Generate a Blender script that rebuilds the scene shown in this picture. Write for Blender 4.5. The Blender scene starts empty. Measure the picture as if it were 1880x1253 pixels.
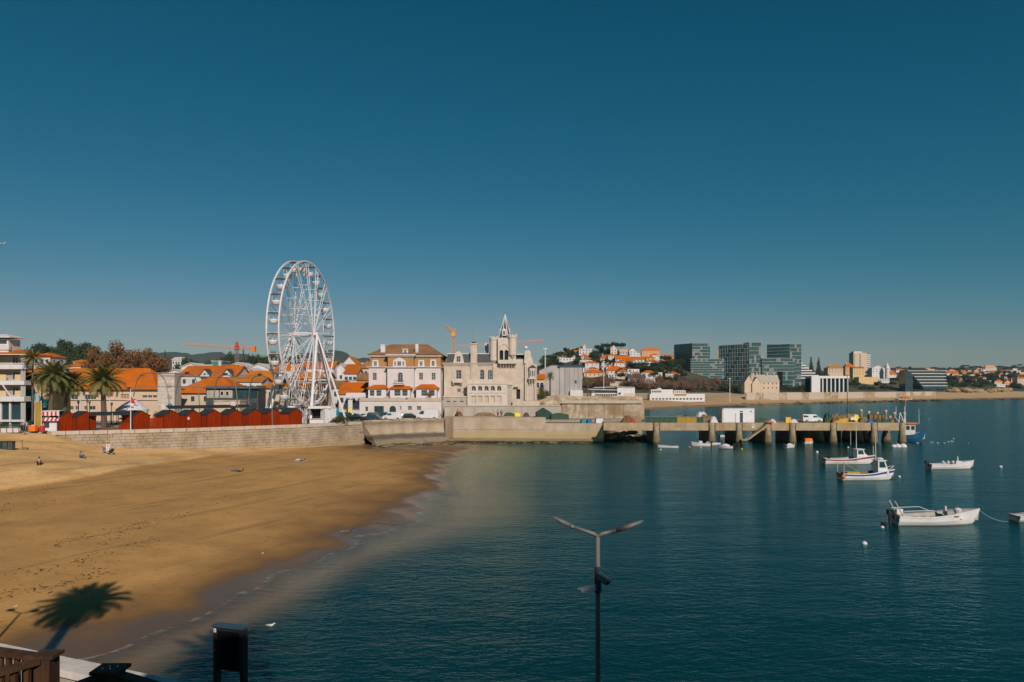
import bpy, math, random
import numpy as np
from mathutils import Vector, Matrix

# ------------------------------------------------------------------ camera, sky, sun, exposure
SC = bpy.context.scene
COL = SC.collection
F, CX, HY, H = 1253.0, 940.0, 715.0, 12.0          # photo pixels: focal length, centre, horizon row; eye height in metres
cam = bpy.data.cameras.new('camera'); camo = bpy.data.objects.new('camera', cam); COL.objects.link(camo)
cam.sensor_width = 36.0; cam.lens = 36.0 * F / 1880.0; cam.shift_y = 88.5 / 1880.0
cam.clip_start = 0.1; cam.clip_end = 40000
camo.location = (0, 0, H); camo.rotation_euler = (math.radians(90), 0, 0)
SC.camera = camo
SUN_EL, SUN_AZ = math.radians(32.0), math.radians(160.25)      # azimuth clockwise from +Y
world = bpy.data.worlds.new('World'); SC.world = world; world.use_nodes = True
wn, wl = world.node_tree.nodes, world.node_tree.links
sky = wn.new('ShaderNodeTexSky'); sky.sky_type = 'NISHITA'; sky.sun_disc = False
sky.sun_elevation = SUN_EL; sky.sun_rotation = SUN_AZ
sky.air_density = 1.0; sky.dust_density = 0.3; sky.ozone_density = 3.0; sky.altitude = 10
sep = wn.new('ShaderNodeSeparateColor'); comb = wn.new('ShaderNodeCombineColor'); wl.new(sky.outputs[0], sep.inputs[0])
def wmath(op, a, b):
    q = wn.new('ShaderNodeMath'); q.operation = op
    for i, v in enumerate((a, b)):
        if isinstance(v, float): q.inputs[i].default_value = v
        else: wl.new(v, q.inputs[i])
    return q.outputs[0]
red = wmath('MINIMUM', wmath('MULTIPLY', wmath('POWER', wmath('MAXIMUM', wmath('SUBTRACT', sep.outputs[0], 0.55), 0.0), 2.0), 0.163), wmath('MULTIPLY', sep.outputs[0], 0.72))   # the photograph's teal grade: little red in the deep sky
wl.new(red, comb.inputs[0]); wl.new(wmath('MULTIPLY', sep.outputs[1], 0.76), comb.inputs[1]); wl.new(wmath('MULTIPLY', sep.outputs[2], 0.79), comb.inputs[2])
wl.new(comb.outputs[0], wn['Background'].inputs[0])
wn['Background'].inputs[1].default_value = 0.05
sun = bpy.data.lights.new('sun', 'SUN'); sun.energy = 4.3; sun.angle = math.radians(0.5); sun.color = (1.0, 0.895, 0.80)
suno = bpy.data.objects.new('sun', sun); COL.objects.link(suno)
TO_SUN = Vector((math.sin(SUN_AZ) * math.cos(SUN_EL), math.cos(SUN_AZ) * math.cos(SUN_EL), math.sin(SUN_EL)))
suno.rotation_euler = TO_SUN.to_track_quat('Z', 'Y').to_euler(); suno.location = (20, -50, 60)
vs = SC.view_settings; vs.view_transform = 'Standard'; vs.look = 'None'; vs.gamma = 1; vs.use_curve_mapping = False
vs.exposure = 0.0
SC.render.engine = 'CYCLES'
SC.cycles.use_denoising = True
SC.cycles.max_bounces = 6; SC.cycles.transparent_max_bounces = 8
SC.cycles.diffuse_bounces = 2; SC.cycles.glossy_bounces = 3; SC.cycles.volume_bounces = 0
SC.cycles.sample_clamp_indirect = 4

rnd = random.Random(11)
PI = math.pi
def at(px, py, Y): return Vector(((px - CX) * Y / F, Y, H - (py - HY) * Y / F))
def gr(px, py, z=0.0):
    Y = (H - z) * F / (py - HY); return at(px, py, Y)
def XP(px, Y): return (px - CX) * Y / F
def ZP(py, Y): return H - (py - HY) * Y / F
def V(*a): return Vector(a)

# ------------------------------------------------------------------ mesh helper
class MB:
    def __init__(s): s.v = []; s.f = []; s.m = []; s.mi = 0
    def add(s, vs, fs):
        o = len(s.v); s.v += [tuple(p) for p in vs]
        for f in fs: s.f.append(tuple(i + o for i in f)); s.m.append(s.mi)
        return s
    def box(s, a, b, M=None):
        x0, y0, z0 = a; x1, y1, z1 = b
        p = [V(x, y, z) for z in (z0, z1) for x, y in ((x0, y0), (x1, y0), (x1, y1), (x0, y1))]
        if M is not None: p = [M @ q for q in p]
        return s.add(p, [(3, 2, 1, 0), (4, 5, 6, 7), (0, 1, 5, 4), (1, 2, 6, 5), (2, 3, 7, 6), (3, 0, 4, 7)])
    def beam(s, a, b, w, h=None):
        a, b = V(*a), V(*b); d = (b - a); L = d.length
        if L < 1e-6: return s
        M = Matrix.Translation(a) @ d.to_track_quat('Z', 'Y').to_matrix().to_4x4(); h = h or w
        return s.box((-w / 2, -h / 2, 0), (w / 2, h / 2, L), M)
    def prism(s, pts, vec):
        n = len(pts); a = [V(*p) for p in pts]; v = V(*vec); b = [p + v for p in a]
        return s.add(a + b, [tuple(range(n))[::-1], tuple(range(n, 2 * n))] + [(i, (i + 1) % n, n + (i + 1) % n, n + i) for i in range(n)])
    def poly(s, pts): return s.add(pts, [tuple(range(len(pts)))])
    def tube(s, path, r, n=8, cap=True):
        P = [V(*p) for p in path]; k = len(P); rr = [r] * k if not hasattr(r, '__len__') else r
        vs_ = []; up = V(0, 0, 1)
        for i in range(k):
            t = (P[min(i + 1, k - 1)] - P[max(i - 1, 0)]).normalized()
            if abs(t.dot(up)) > 0.95: up = V(1, 0, 0) if abs(t.x) < 0.9 else V(0, 1, 0)
            x = t.cross(up).normalized(); y = x.cross(t).normalized(); up = y
            for j in range(n):
                a = 2 * PI * j / n; vs_.append(P[i] + x * (math.cos(a) * rr[i]) + y * (math.sin(a) * rr[i]))
        fs = [(i * n + j, i * n + (j + 1) % n, (i + 1) * n + (j + 1) % n, (i + 1) * n + j) for i in range(k - 1) for j in range(n)]
        if cap: fs += [tuple(range(n))[::-1], tuple((k - 1) * n + j for j in range(n))]
        return s.add(vs_, fs)
    def lathe(s, prof, c=(0, 0, 0), n=12, sx=1.0, sy=1.0):
        k = len(prof); vs_ = [V(c[0] + r * math.cos(2 * PI * j / n) * sx, c[1] + r * math.sin(2 * PI * j / n) * sy, c[2] + z) for r, z in prof for j in range(n)]
        fs = [(i * n + j, i * n + (j + 1) % n, (i + 1) * n + (j + 1) % n, (i + 1) * n + j) for i in range(k - 1) for j in range(n)]
        return s.add(vs_, fs + [tuple(range(n))[::-1], tuple((k - 1) * n + j for j in range(n))])
    def mesh(s, name, mats, smooth=False):
        me = bpy.data.meshes.new(name); me.from_pydata(s.v, [], s.f); me.update()
        for m in (mats if isinstance(mats, (list, tuple)) else [mats]): me.materials.append(m)
        if any(s.m): me.polygons.foreach_set('material_index', s.m)
        if smooth: me.polygons.foreach_set('use_smooth', [True] * len(s.f))
        return me
    def build(s, name, mats, parent=None, smooth=False): return put(s.mesh(name, mats, smooth), name, parent)
def put(me, name, parent=None, loc=None, rz=None, sc=None, M=None):
    o = bpy.data.objects.new(name, me); COL.objects.link(o)
    if parent is not None: o.parent = parent
    if M is not None: o.matrix_local = M
    if loc is not None: o.location = loc
    if rz is not None: o.rotation_euler = (0, 0, rz)
    if sc is not None: o.scale = sc if hasattr(sc, '__len__') else (sc,) * 3
    return o
def tag(o, label=None, cat=None, group=None, kind=None):
    for k, v in (('label', label), ('category', cat), ('group', group), ('kind', kind)):
        if v: o[k] = v
    return o
def empty(name, loc, rz=0.0, label=None, cat=None, group=None, sc=None):
    o = bpy.data.objects.new(name, None); COL.objects.link(o); o.empty_display_size = 0.2
    o.location = loc; o.rotation_euler = (0, 0, rz)
    if sc: o.scale = (sc,) * 3
    return tag(o, label, cat, group)
KIDS = {}
def children(o): return [c for c in bpy.data.objects if c.parent == o]
def dup(o, loc=None, rz=None, label=None, group=None, sc=None, parent=None, kids=None):
    c = o.copy(); COL.objects.link(c)
    if parent is not None: c.parent = parent
    for k in (o.children if kids is None else kids): dup(k, parent=c)
    if loc is not None: c.location = loc
    if rz is not None: c.rotation_euler = (0, 0, rz)
    if sc is not None: c.scale = (sc,) * 3
    if label: c['label'] = label
    if group: c['group'] = group
    return c
def rot(z): return Matrix.Rotation(z, 4, 'Z')

# ------------------------------------------------------------------ materials
def newmat(name):
    m = bpy.data.materials.new(name); m.use_nodes = True
    return m, m.node_tree.nodes, m.node_tree.links, m.node_tree.nodes['Principled BSDF']
def mat(name, c, c2=None, scale=0.6, rough=0.8, bump=0.0, bscale=8.0, metal=0.0, spec=0.3, stretch=(1, 1, 1), lo=0.35, hi=0.65, detail=5, coat=0.0, c3=None, scale3=0.08):
    m, n, l, b = newmat(name)
    b.inputs['Roughness'].default_value = rough; b.inputs['Metallic'].default_value = metal; b.inputs['Specular IOR Level'].default_value = spec
    if coat: b.inputs['Coat Weight'].default_value = coat
    geo = n.new('ShaderNodeNewGeometry'); mp = n.new('ShaderNodeMapping'); mp.inputs['Scale'].default_value = stretch
    l.new(geo.outputs['Position'], mp.inputs[0])
    if c2 is None: c2 = tuple(x * 0.86 for x in c)
    no = n.new('ShaderNodeTexNoise'); no.inputs['Scale'].default_value = scale; no.inputs['Detail'].default_value = detail
    l.new(mp.outputs[0], no.inputs['Vector'])
    r = n.new('ShaderNodeValToRGB'); r.color_ramp.elements[0].position = lo; r.color_ramp.elements[1].position = hi
    r.color_ramp.elements[0].color = (*c, 1); r.color_ramp.elements[1].color = (*c2, 1)
    l.new(no.outputs['Fac'], r.inputs[0]); out = r.outputs[0]
    if c3 is not None:
        n3 = n.new('ShaderNodeTexNoise'); n3.inputs['Scale'].default_value = scale3; n3.inputs['Detail'].default_value = 3
        l.new(geo.outputs['Position'], n3.inputs['Vector'])
        r3 = n.new('ShaderNodeValToRGB'); r3.color_ramp.elements[0].position = 0.42; r3.color_ramp.elements[1].position = 0.6
        l.new(n3.outputs['Fac'], r3.inputs[0])
        mx = n.new('ShaderNodeMix'); mx.data_type = 'RGBA'; l.new(r3.outputs[0], mx.inputs[0]); l.new(out, mx.inputs[6]); mx.inputs[7].default_value = (*c3, 1); out = mx.outputs[2]
    l.new(out, b.inputs['Base Color'])
    if bump:
        nb = n.new('ShaderNodeTexNoise'); nb.inputs['Scale'].default_value = bscale; nb.inputs['Detail'].default_value = 4; l.new(mp.outputs[0], nb.inputs['Vector'])
        bp = n.new('ShaderNodeBump'); bp.inputs['Strength'].default_value = bump; bp.inputs['Distance'].default_value = 0.1
        l.new(nb.outputs['Fac'], bp.inputs['Height']); l.new(bp.outputs[0], b.inputs['Normal'])
    return m
def zband(m, bands, nscale=0.5, namp=0.5):
    """stains that follow the tide line: bands = [(z, colour, weight)], blended over the base colour with a ragged edge"""
    n, l = m.node_tree.nodes, m.node_tree.links; b = n['Principled BSDF']; src = b.inputs['Base Color'].links[0].from_socket
    geo = n.new('ShaderNodeNewGeometry'); sep = n.new('ShaderNodeSeparateXYZ'); l.new(geo.outputs['Position'], sep.inputs[0])
    no = n.new('ShaderNodeTexNoise'); no.inputs['Scale'].default_value = nscale; no.inputs['Detail'].default_value = 6; l.new(geo.outputs['Position'], no.inputs['Vector'])
    ad = n.new('ShaderNodeMath'); ad.operation = 'MULTIPLY_ADD'; ad.inputs[1].default_value = namp * 2; l.new(no.outputs['Fac'], ad.inputs[0])
    su = n.new('ShaderNodeMath'); su.operation = 'SUBTRACT'; l.new(sep.outputs['Z'], ad.inputs[2]); l.new(ad.outputs[0], su.inputs[0]); su.inputs[1].default_value = namp
    for (z, c, w, soft) in bands:
        mr = n.new('ShaderNodeMapRange'); mr.inputs[1].default_value = z - soft; mr.inputs[2].default_value = z + soft; mr.inputs[3].default_value = w; mr.inputs[4].default_value = 0
        l.new(su.outputs[0], mr.inputs[0])
        mx = n.new('ShaderNodeMix'); mx.data_type = 'RGBA'; l.new(mr.outputs[0], mx.inputs[0]); l.new(src, mx.inputs[6]); mx.inputs[7].default_value = (*c, 1); src = mx.outputs[2]
    l.new(src, b.inputs['Base Color']); return m
def streaks(m, c, amount=0.6, scale=(0.9, 0.9, 0.06)):
    n, l = m.node_tree.nodes, m.node_tree.links; b = n['Principled BSDF']; src = b.inputs['Base Color'].links[0].from_socket
    geo = n.new('ShaderNodeNewGeometry'); mp = n.new('ShaderNodeMapping'); mp.inputs['Scale'].default_value = scale; l.new(geo.outputs['Position'], mp.inputs[0])
    no = n.new('ShaderNodeTexNoise'); no.inputs['Scale'].default_value = 1.0; no.inputs['Detail'].default_value = 5; l.new(mp.outputs[0], no.inputs['Vector'])
    r = n.new('ShaderNodeValToRGB'); r.color_ramp.elements[0].position = 0.5; r.color_ramp.elements[1].position = 0.68; r.color_ramp.elements[1].color = (amount,) * 3 + (1,)
    l.new(no.outputs['Fac'], r.inputs[0])
    mx = n.new('ShaderNodeMix'); mx.data_type = 'RGBA'; l.new(r.outputs[0], mx.inputs[0]); l.new(src, mx.inputs[6]); mx.inputs[7].default_value = (*c, 1)
    l.new(mx.outputs[2], b.inputs['Base Color']); return m
def glassmat(name, c, rough=0.08, spec=0.6):
    return mat(name, c, tuple(x * 1.6 for x in c), 0.25, rough, spec=spec)

M = {}
M['white'] = mat('white_paint', (0.60, 0.57, 0.57), (0.53, 0.50, 0.50), 0.8, 0.6)
M['white2'] = mat('white_plaster', (0.56, 0.525, 0.515), (0.46, 0.43, 0.42), 0.5, 0.85)
M['wsteel'] = mat('white_steel', (0.64, 0.62, 0.63), (0.57, 0.55, 0.56), 1.5, 0.4, spec=0.5)
M['cream'] = mat('cream_plaster', (0.55, 0.425, 0.305), (0.48, 0.37, 0.265), 0.4, 0.9)
M['peach'] = mat('peach_plaster', (0.58, 0.43, 0.315), (0.52, 0.38, 0.275), 0.3, 0.9)
M['pink'] = mat('pinkish_plaster', (0.58, 0.52, 0.50), (0.52, 0.46, 0.44), 0.35, 0.9)
M['yellow'] = mat('yellow_plaster', (0.66, 0.34, 0.05), (0.58, 0.30, 0.04), 0.4, 0.9)
M['paleyellow'] = mat('pale_yellow_plaster', (0.62, 0.44, 0.21), (0.55, 0.39, 0.19), 0.4, 0.9)
M['orangewall'] = mat('terracotta_plaster', (0.62, 0.30, 0.14), (0.55, 0.27, 0.13), 0.4, 0.9)
def tilemat(name, c, c2, c3):
    m = mat(name, c, c2, 1.6, 0.9, c3=c3, scale3=0.25, spec=0.05)
    n, l = m.node_tree.nodes, m.node_tree.links; b = n['Principled BSDF']
    geo = n.new('ShaderNodeNewGeometry'); w = n.new('ShaderNodeTexWave'); w.wave_type = 'BANDS'; w.bands_direction = 'X'; w.inputs['Scale'].default_value = 1.1; w.inputs['Distortion'].default_value = 0.6
    l.new(geo.outputs['Position'], w.inputs['Vector'])
    bp = n.new('ShaderNodeBump'); bp.inputs['Strength'].default_value = 0.5; bp.inputs['Distance'].default_value = 0.08; l.new(w.outputs['Fac'], bp.inputs['Height']); l.new(bp.outputs[0], b.inputs['Normal'])
    return m
M['tile'] = tilemat('orange_roof_tiles', (0.56, 0.135, 0.010), (0.48, 0.115, 0.010), (0.40, 0.11, 0.018))
M['tile2'] = tilemat('ochre_roof_tiles', (0.55, 0.18, 0.018), (0.47, 0.155, 0.018), (0.38, 0.135, 0.025))
M['tilebrown'] = tilemat('weathered_brown_roof_tiles', (0.33, 0.17, 0.075), (0.26, 0.135, 0.06), (0.22, 0.12, 0.06))
M['tileclad'] = tilemat('brown_wall_tiles', (0.46, 0.235, 0.085), (0.38, 0.19, 0.07), (0.35, 0.19, 0.08))
M['slate'] = mat('grey_slate', (0.045, 0.047, 0.052), (0.075, 0.075, 0.08), 2.0, 0.7)
M['stone'] = streaks(mat('pale_limestone', (0.52, 0.425, 0.35), (0.44, 0.36, 0.29), 0.7, 0.9, bump=0.3, bscale=3), (0.36, 0.29, 0.22), 0.45)
M['stone2'] = mat('carved_limestone', (0.55, 0.475, 0.405), (0.47, 0.40, 0.34), 1.2, 0.9, bump=0.3, bscale=4)
M['concrete'] = streaks(mat('grey_concrete', (0.42, 0.37, 0.31), (0.33, 0.29, 0.24), 0.6, 0.9, bump=0.2), (0.25, 0.20, 0.14), 0.5)
M['asphalt'] = mat('promenade_paving', (0.30, 0.26, 0.21), (0.24, 0.21, 0.17), 0.4, 0.9)
M['glass'] = glassmat('window_glass', (0.035, 0.045, 0.05))
M['glassg'] = glassmat('green_facade_glass', (0.018, 0.058, 0.06), 0.12, 0.6)
M['glassd'] = glassmat('dark_facade_glass', (0.012, 0.035, 0.04), 0.15, 0.6)
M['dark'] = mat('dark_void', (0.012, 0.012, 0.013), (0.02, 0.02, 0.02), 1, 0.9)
M['black'] = mat('black_paint', (0.016, 0.017, 0.019), (0.025, 0.025, 0.027), 1.5, 0.45)
M['roofblack'] = mat('black_bitumen_felt', (0.017, 0.020, 0.022), (0.026, 0.030, 0.032), 1.2, 0.85)
def woodmat(name, c, c2):
    return mat(name, c, c2, 1.2, 0.75, stretch=(4, 4, 0.35), bump=0.25, bscale=6)
M['hutred'] = mat('red_stained_boards', (0.28, 0.030, 0.003), (0.19, 0.020, 0.002), 1.2, 0.9, stretch=(4, 4, 0.35), bump=0.25, bscale=6, spec=0.05)
M['wood'] = woodmat('brown_timber', (0.17, 0.075, 0.03), (0.10, 0.045, 0.02))
M['darkgreen'] = mat('dark_green_paint', (0.012, 0.045, 0.035), None, 1, 0.6)
M['teal'] = mat('teal_paint', (0.02, 0.22, 0.24), (0.015, 0.17, 0.20), 0.3, 0.8)
M['blue'] = mat('blue_paint', (0.012, 0.13, 0.30), (0.01, 0.10, 0.24), 0.8, 0.5)
M['tealsheet'] = mat('turquoise_cover', (0.01, 0.22, 0.33), None, 0.8, 0.6)
M['red'] = mat('red_paint', (0.50, 0.025, 0.02), (0.42, 0.02, 0.02), 1, 0.6)
M['orange'] = mat('orange_paint', (0.75, 0.17, 0.015), (0.62, 0.14, 0.015), 1, 0.6)
M['craneyellow'] = mat('yellow_crane_paint', (0.66, 0.30, 0.04), None, 1, 0.6)
M['cranepink'] = mat('faded_red_crane_paint', (0.52, 0.28, 0.20), None, 1, 0.6)
M['yellowp'] = mat('yellow_paint', (0.72, 0.42, 0.05), (0.60, 0.34, 0.04), 1, 0.6)
M['brightyellow'] = mat('bright_yellow_plastic', (0.80, 0.58, 0.03), None, 1, 0.5)
M['olive'] = mat('olive_board', (0.33, 0.21, 0.03), (0.26, 0.17, 0.03), 0.7, 0.7)
M['greysheet'] = streaks(mat('grey_scaffold_sheet', (0.40, 0.37, 0.36), (0.33, 0.31, 0.30), 0.25, 0.9), (0.24, 0.22, 0.21), 0.5, (0.5, 0.5, 0.03))
M['greysteel'] = mat('grey_steel', (0.22, 0.21, 0.20), (0.17, 0.165, 0.16), 1.5, 0.5, metal=0.3, spec=0.5)
M['polegrey'] = mat('grey_powder_coat', (0.13, 0.122, 0.12), (0.10, 0.095, 0.092), 2.0, 0.5, spec=0.4)
M['skin'] = mat('skin', (0.50, 0.28, 0.18), (0.45, 0.25, 0.16), 3, 0.7)
M['hair'] = mat('dark_hair', (0.02, 0.014, 0.01), None, 5, 0.6)
for k_, c_ in dict(cgrey=(0.16, 0.17, 0.18), cblack=(0.02, 0.02, 0.024), cwhite=(0.72, 0.70, 0.67), cblue=(0.06, 0.11, 0.22), ctan=(0.42, 0.24, 0.13), cdenim=(0.10, 0.15, 0.25), cred=(0.5, 0.06, 0.04), cpale=(0.45, 0.48, 0.58), ccyan=(0.15, 0.35, 0.45)).items():
    M[k_] = mat('cloth_' + k_[1:], c_, None, 4, 0.9)
M['tyre'] = mat('tyre_rubber', (0.018, 0.018, 0.018), None, 4, 0.9)
M['carblack'] = mat('black_car_paint', (0.012, 0.015, 0.018), None, 1, 0.25, spec=0.6, coat=0.6)
M['carblue'] = mat('dark_blue_car_paint', (0.03, 0.06, 0.09), None, 1, 0.25, spec=0.6, coat=0.6)
M['carwhite'] = mat('white_car_paint', (0.60, 0.58, 0.58), None, 1, 0.3, spec=0.5, coat=0.5)
M['boatwhite'] = streaks(mat('white_gelcoat', (0.64, 0.61, 0.61), (0.57, 0.54, 0.53), 1.2, 0.4, spec=0.5), (0.52, 0.47, 0.40), 0.35, (1.2, 1.2, 0.3))
zband(M['boatwhite'], [(0.09, (0.06, 0.05, 0.045), 0.9, 0.03), (0.30, (0.50, 0.44, 0.36), 0.35, 0.15)], 1.5, 0.03)
M['boatgrey'] = mat('grey_deck_paint', (0.36, 0.34, 0.31), (0.28, 0.26, 0.23), 2, 0.7)
M['boatblue'] = mat('blue_hull_paint', (0.006, 0.075, 0.15), (0.006, 0.06, 0.12), 0.8, 0.5)
M['stripeblue'] = mat('blue_stripe_paint', (0.02, 0.06, 0.25), None, 2, 0.5)
M['boatred'] = mat('antifouling_red', (0.28, 0.03, 0.025), None, 2, 0.6)
M['net'] = mat('green_fishing_net', (0.028, 0.062, 0.045), (0.06, 0.085, 0.05), 2.0, 0.95)
M['netbrown'] = mat('brown_fishing_gear', (0.22, 0.15, 0.08), (0.12, 0.09, 0.05), 2.0, 0.95)
M['netyellow'] = mat('yellow_fishing_gear', (0.50, 0.30, 0.05), (0.36, 0.22, 0.05), 2.0, 0.95)
M['rust'] = mat('rusty_steel', (0.20, 0.09, 0.04), (0.12, 0.06, 0.03), 3, 0.9)
# foliage
def leafmat(name, c, c2, c3):
    return mat(name, c, c2, 0.9, 0.75, c3=c3, scale3=0.25, spec=0.2)
M['leaf'] = leafmat('evergreen_leaves', (0.040, 0.060, 0.022), (0.022, 0.040, 0.016), (0.06, 0.075, 0.028))
M['leaf2'] = leafmat('pine_needles', (0.030, 0.052, 0.026), (0.018, 0.036, 0.020), (0.045, 0.062, 0.03))
M['leafo'] = leafmat('olive_bush_leaves', (0.075, 0.085, 0.03), (0.045, 0.06, 0.022), (0.10, 0.10, 0.035))
M['leafbrown'] = leafmat('withered_plane_leaves', (0.21, 0.095, 0.038), (0.13, 0.058, 0.026), (0.17, 0.085, 0.035))
M['leafpale'] = leafmat('bare_winter_twigs', (0.24, 0.135, 0.08), (0.17, 0.095, 0.06), (0.20, 0.10, 0.065))
M['palm'] = leafmat('palm_fronds', (0.115, 0.125, 0.035), (0.07, 0.085, 0.026), (0.17, 0.15, 0.045))
M['bark'] = mat('bark', (0.12, 0.085, 0.06), (0.08, 0.055, 0.04), 4, 0.95, bump=0.5)
M['palmbark'] = mat('palm_bark', (0.15, 0.10, 0.065), (0.09, 0.06, 0.04), 5, 0.95, bump=0.5, stretch=(1, 1, 3))
# ------------------------------------------------------------------ beach
def tps(P, Z, reg=0.5):
    P = np.array(P, float); Z = np.array(Z, float); n = len(P)
    d = np.linalg.norm(P[:, None] - P[None], axis=2); K = np.where(d > 0, d * d * np.log(d + 1e-9), 0)
    A = np.zeros((n + 3, n + 3)); A[:n, :n] = K + reg * np.eye(n); A[:n, n] = 1; A[:n, n + 1:] = P; A[n, :n] = 1; A[n + 1:, :n] = P.T
    w = np.linalg.solve(A, np.concatenate([Z, np.zeros(3)]))
    def f(X, Y):
        o = np.zeros_like(X)
        for i in range(n):
            r2 = (X - P[i, 0]) ** 2 + (Y - P[i, 1]) ** 2; o += w[i] * 0.5 * r2 * np.log(r2 + 1e-9)
        return o + w[n] + w[n + 1] * X + w[n + 2] * Y
    return f
SHORE = [(885, 820), (860, 832), (832, 853), (812, 880), (800, 905), (770, 940), (710, 975), (640, 1003), (560, 1038), (480, 1077), (400, 1112), (300, 1152), (190, 1193), (60, 1240)]
ctl = [(px, py, 0.0) for px, py in SHORE] + [
    (0, 897, 1.45), (180, 874, 1.35), (350, 846, 1.0), (72, 852, 2.6), (148, 842, 2.3), (0, 850, 2.9), (0, 800, 4.75), (60, 796, 4.75), (12, 826, 3.6),
    (95, 799, 4.5), (140, 812, 3.2), (195, 832, 1.8), (270, 831, 1.5), (350, 829, 1.2), (430, 827, 0.85), (560, 826, 0.5), (670, 823, 0.12), (760, 820, 0.05),
    (437, 866, 0.85), (549, 848, 0.6), (0, 1000, 0.95), (150, 1000, 0.8), (0, 1130, 0.45), (300, 950, 0.65), (500, 950, 0.4), (620, 900, 0.35), (300, 1050, 0.5)]
cp = [(gr(a, b, z).x, gr(a, b, z).y) for a, b, z in ctl]; cz = [c[2] for c in ctl]
WETIN = [(790, 892), (745, 915), (700, 937), (650, 962), (600, 986), (520, 1022), (430, 1060), (330, 1092), (250, 1113), (120, 1152), (0, 1190)]
for a, b in WETIN:
    q_ = gr(a, b, 0.13); cp.append((q_.x, q_.y)); cz.append(0.13)
for (x, y, z) in [(0, 60, -0.8), (2, 90, -0.9), (4, 120, -0.9), (5, 145, -0.9), (-6, 45, -1.6), (-8, 30, -2.2), (10, 40, -2.4), (25, 60, -2.2), (30, 100, -2.4), (30, 140, -2.4), (-5, 15, -1.0), (-110, 100, 4.7), (-90, 60, 2.6), (-70, 30, 1.6), (-30, 18, 0.5)]:
    cp.append((x, y)); cz.append(z)
beach_h0 = tps(cp, cz)
SCARP = [gr(-200, 925, 1.6), gr(0, 897, 1.45), gr(110, 883, 1.4), gr(180, 873, 1.3), gr(260, 858, 1.2), gr(350, 843, 1.05), gr(400, 834, 0.95)]
def scarp_side(X, Y):      # metres inland of the small berm edge
    xs = np.array([p.x for p in SCARP]); ys = np.array([p.y for p in SCARP])
    return Y - np.interp(X, xs, ys)
def beach_h(X, Y):
    h = beach_h0(X, Y)
    s = scarp_side(X, Y) + 0.5 * np.sin(X * 0.9) + 0.35 * np.sin(X * 2.3 + 1) + 0.2 * np.sin(X * 5.1)
    end = np.clip((-43 - X) / 8, 0, 1)
    h = h + 0.26 * end * (1 / (1 + np.exp(-s * 2.2)) - 0.5) * np.exp(-np.clip(np.abs(s) - 2, 0, 99) / 14)
    q = X * 0.55 + Y * 0.84; h = h + 0.045 * np.exp(-(h / 0.28) ** 2) * (np.sin(q * 0.42 + 0.6 * np.sin(q * 0.17)) + 0.6 * np.sin(q * 1.13 + 1.3 + X * 0.3))
    # wave-cut ripples and foot tracks
    t = X * 0.94 - Y * 0.33 + 1.2 * np.sin(Y * 0.17) + 0.8 * np.sin(Y * 0.33 + X * 0.1)
    m = np.clip((h - 0.35) / 0.4, 0, 1)
    for fr, a in ((0.37, 0.025), (0.61, 0.02), (1.1, 0.012)):
        h = h + m * a * np.clip(np.sin(t * fr + 2.0 * np.sin(X * 0.13 * fr + Y * 0.05)), 0.55, 1)
    return np.minimum(h, 4.85)
def bz(x, y): return float(beach_h(np.array([float(x)]), np.array([float(y)]))[0])
def grid_mesh(name, xs, ys, zf, m, smooth=True):
    Xg, Yg = np.meshgrid(xs, ys); Zg = zf(Xg, Yg); nx, ny = len(xs), len(ys)
    vs_ = np.stack([Xg, Yg, Zg], -1).reshape(-1, 3)
    i = np.arange((ny - 1) * (nx - 1)); r, c = i // (nx - 1), i % (nx - 1); a = r * nx + c
    fs = np.stack([a, a + 1, a + nx + 1, a + nx], 1)
    me = bpy.data.meshes.new(name); me.from_pydata(vs_.tolist(), [], fs.tolist()); me.update()
    me.materials.append(m)
    if smooth: me.polygons.foreach_set('use_smooth', [True] * len(fs))
    return me, Xg, Yg, Zg
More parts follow.
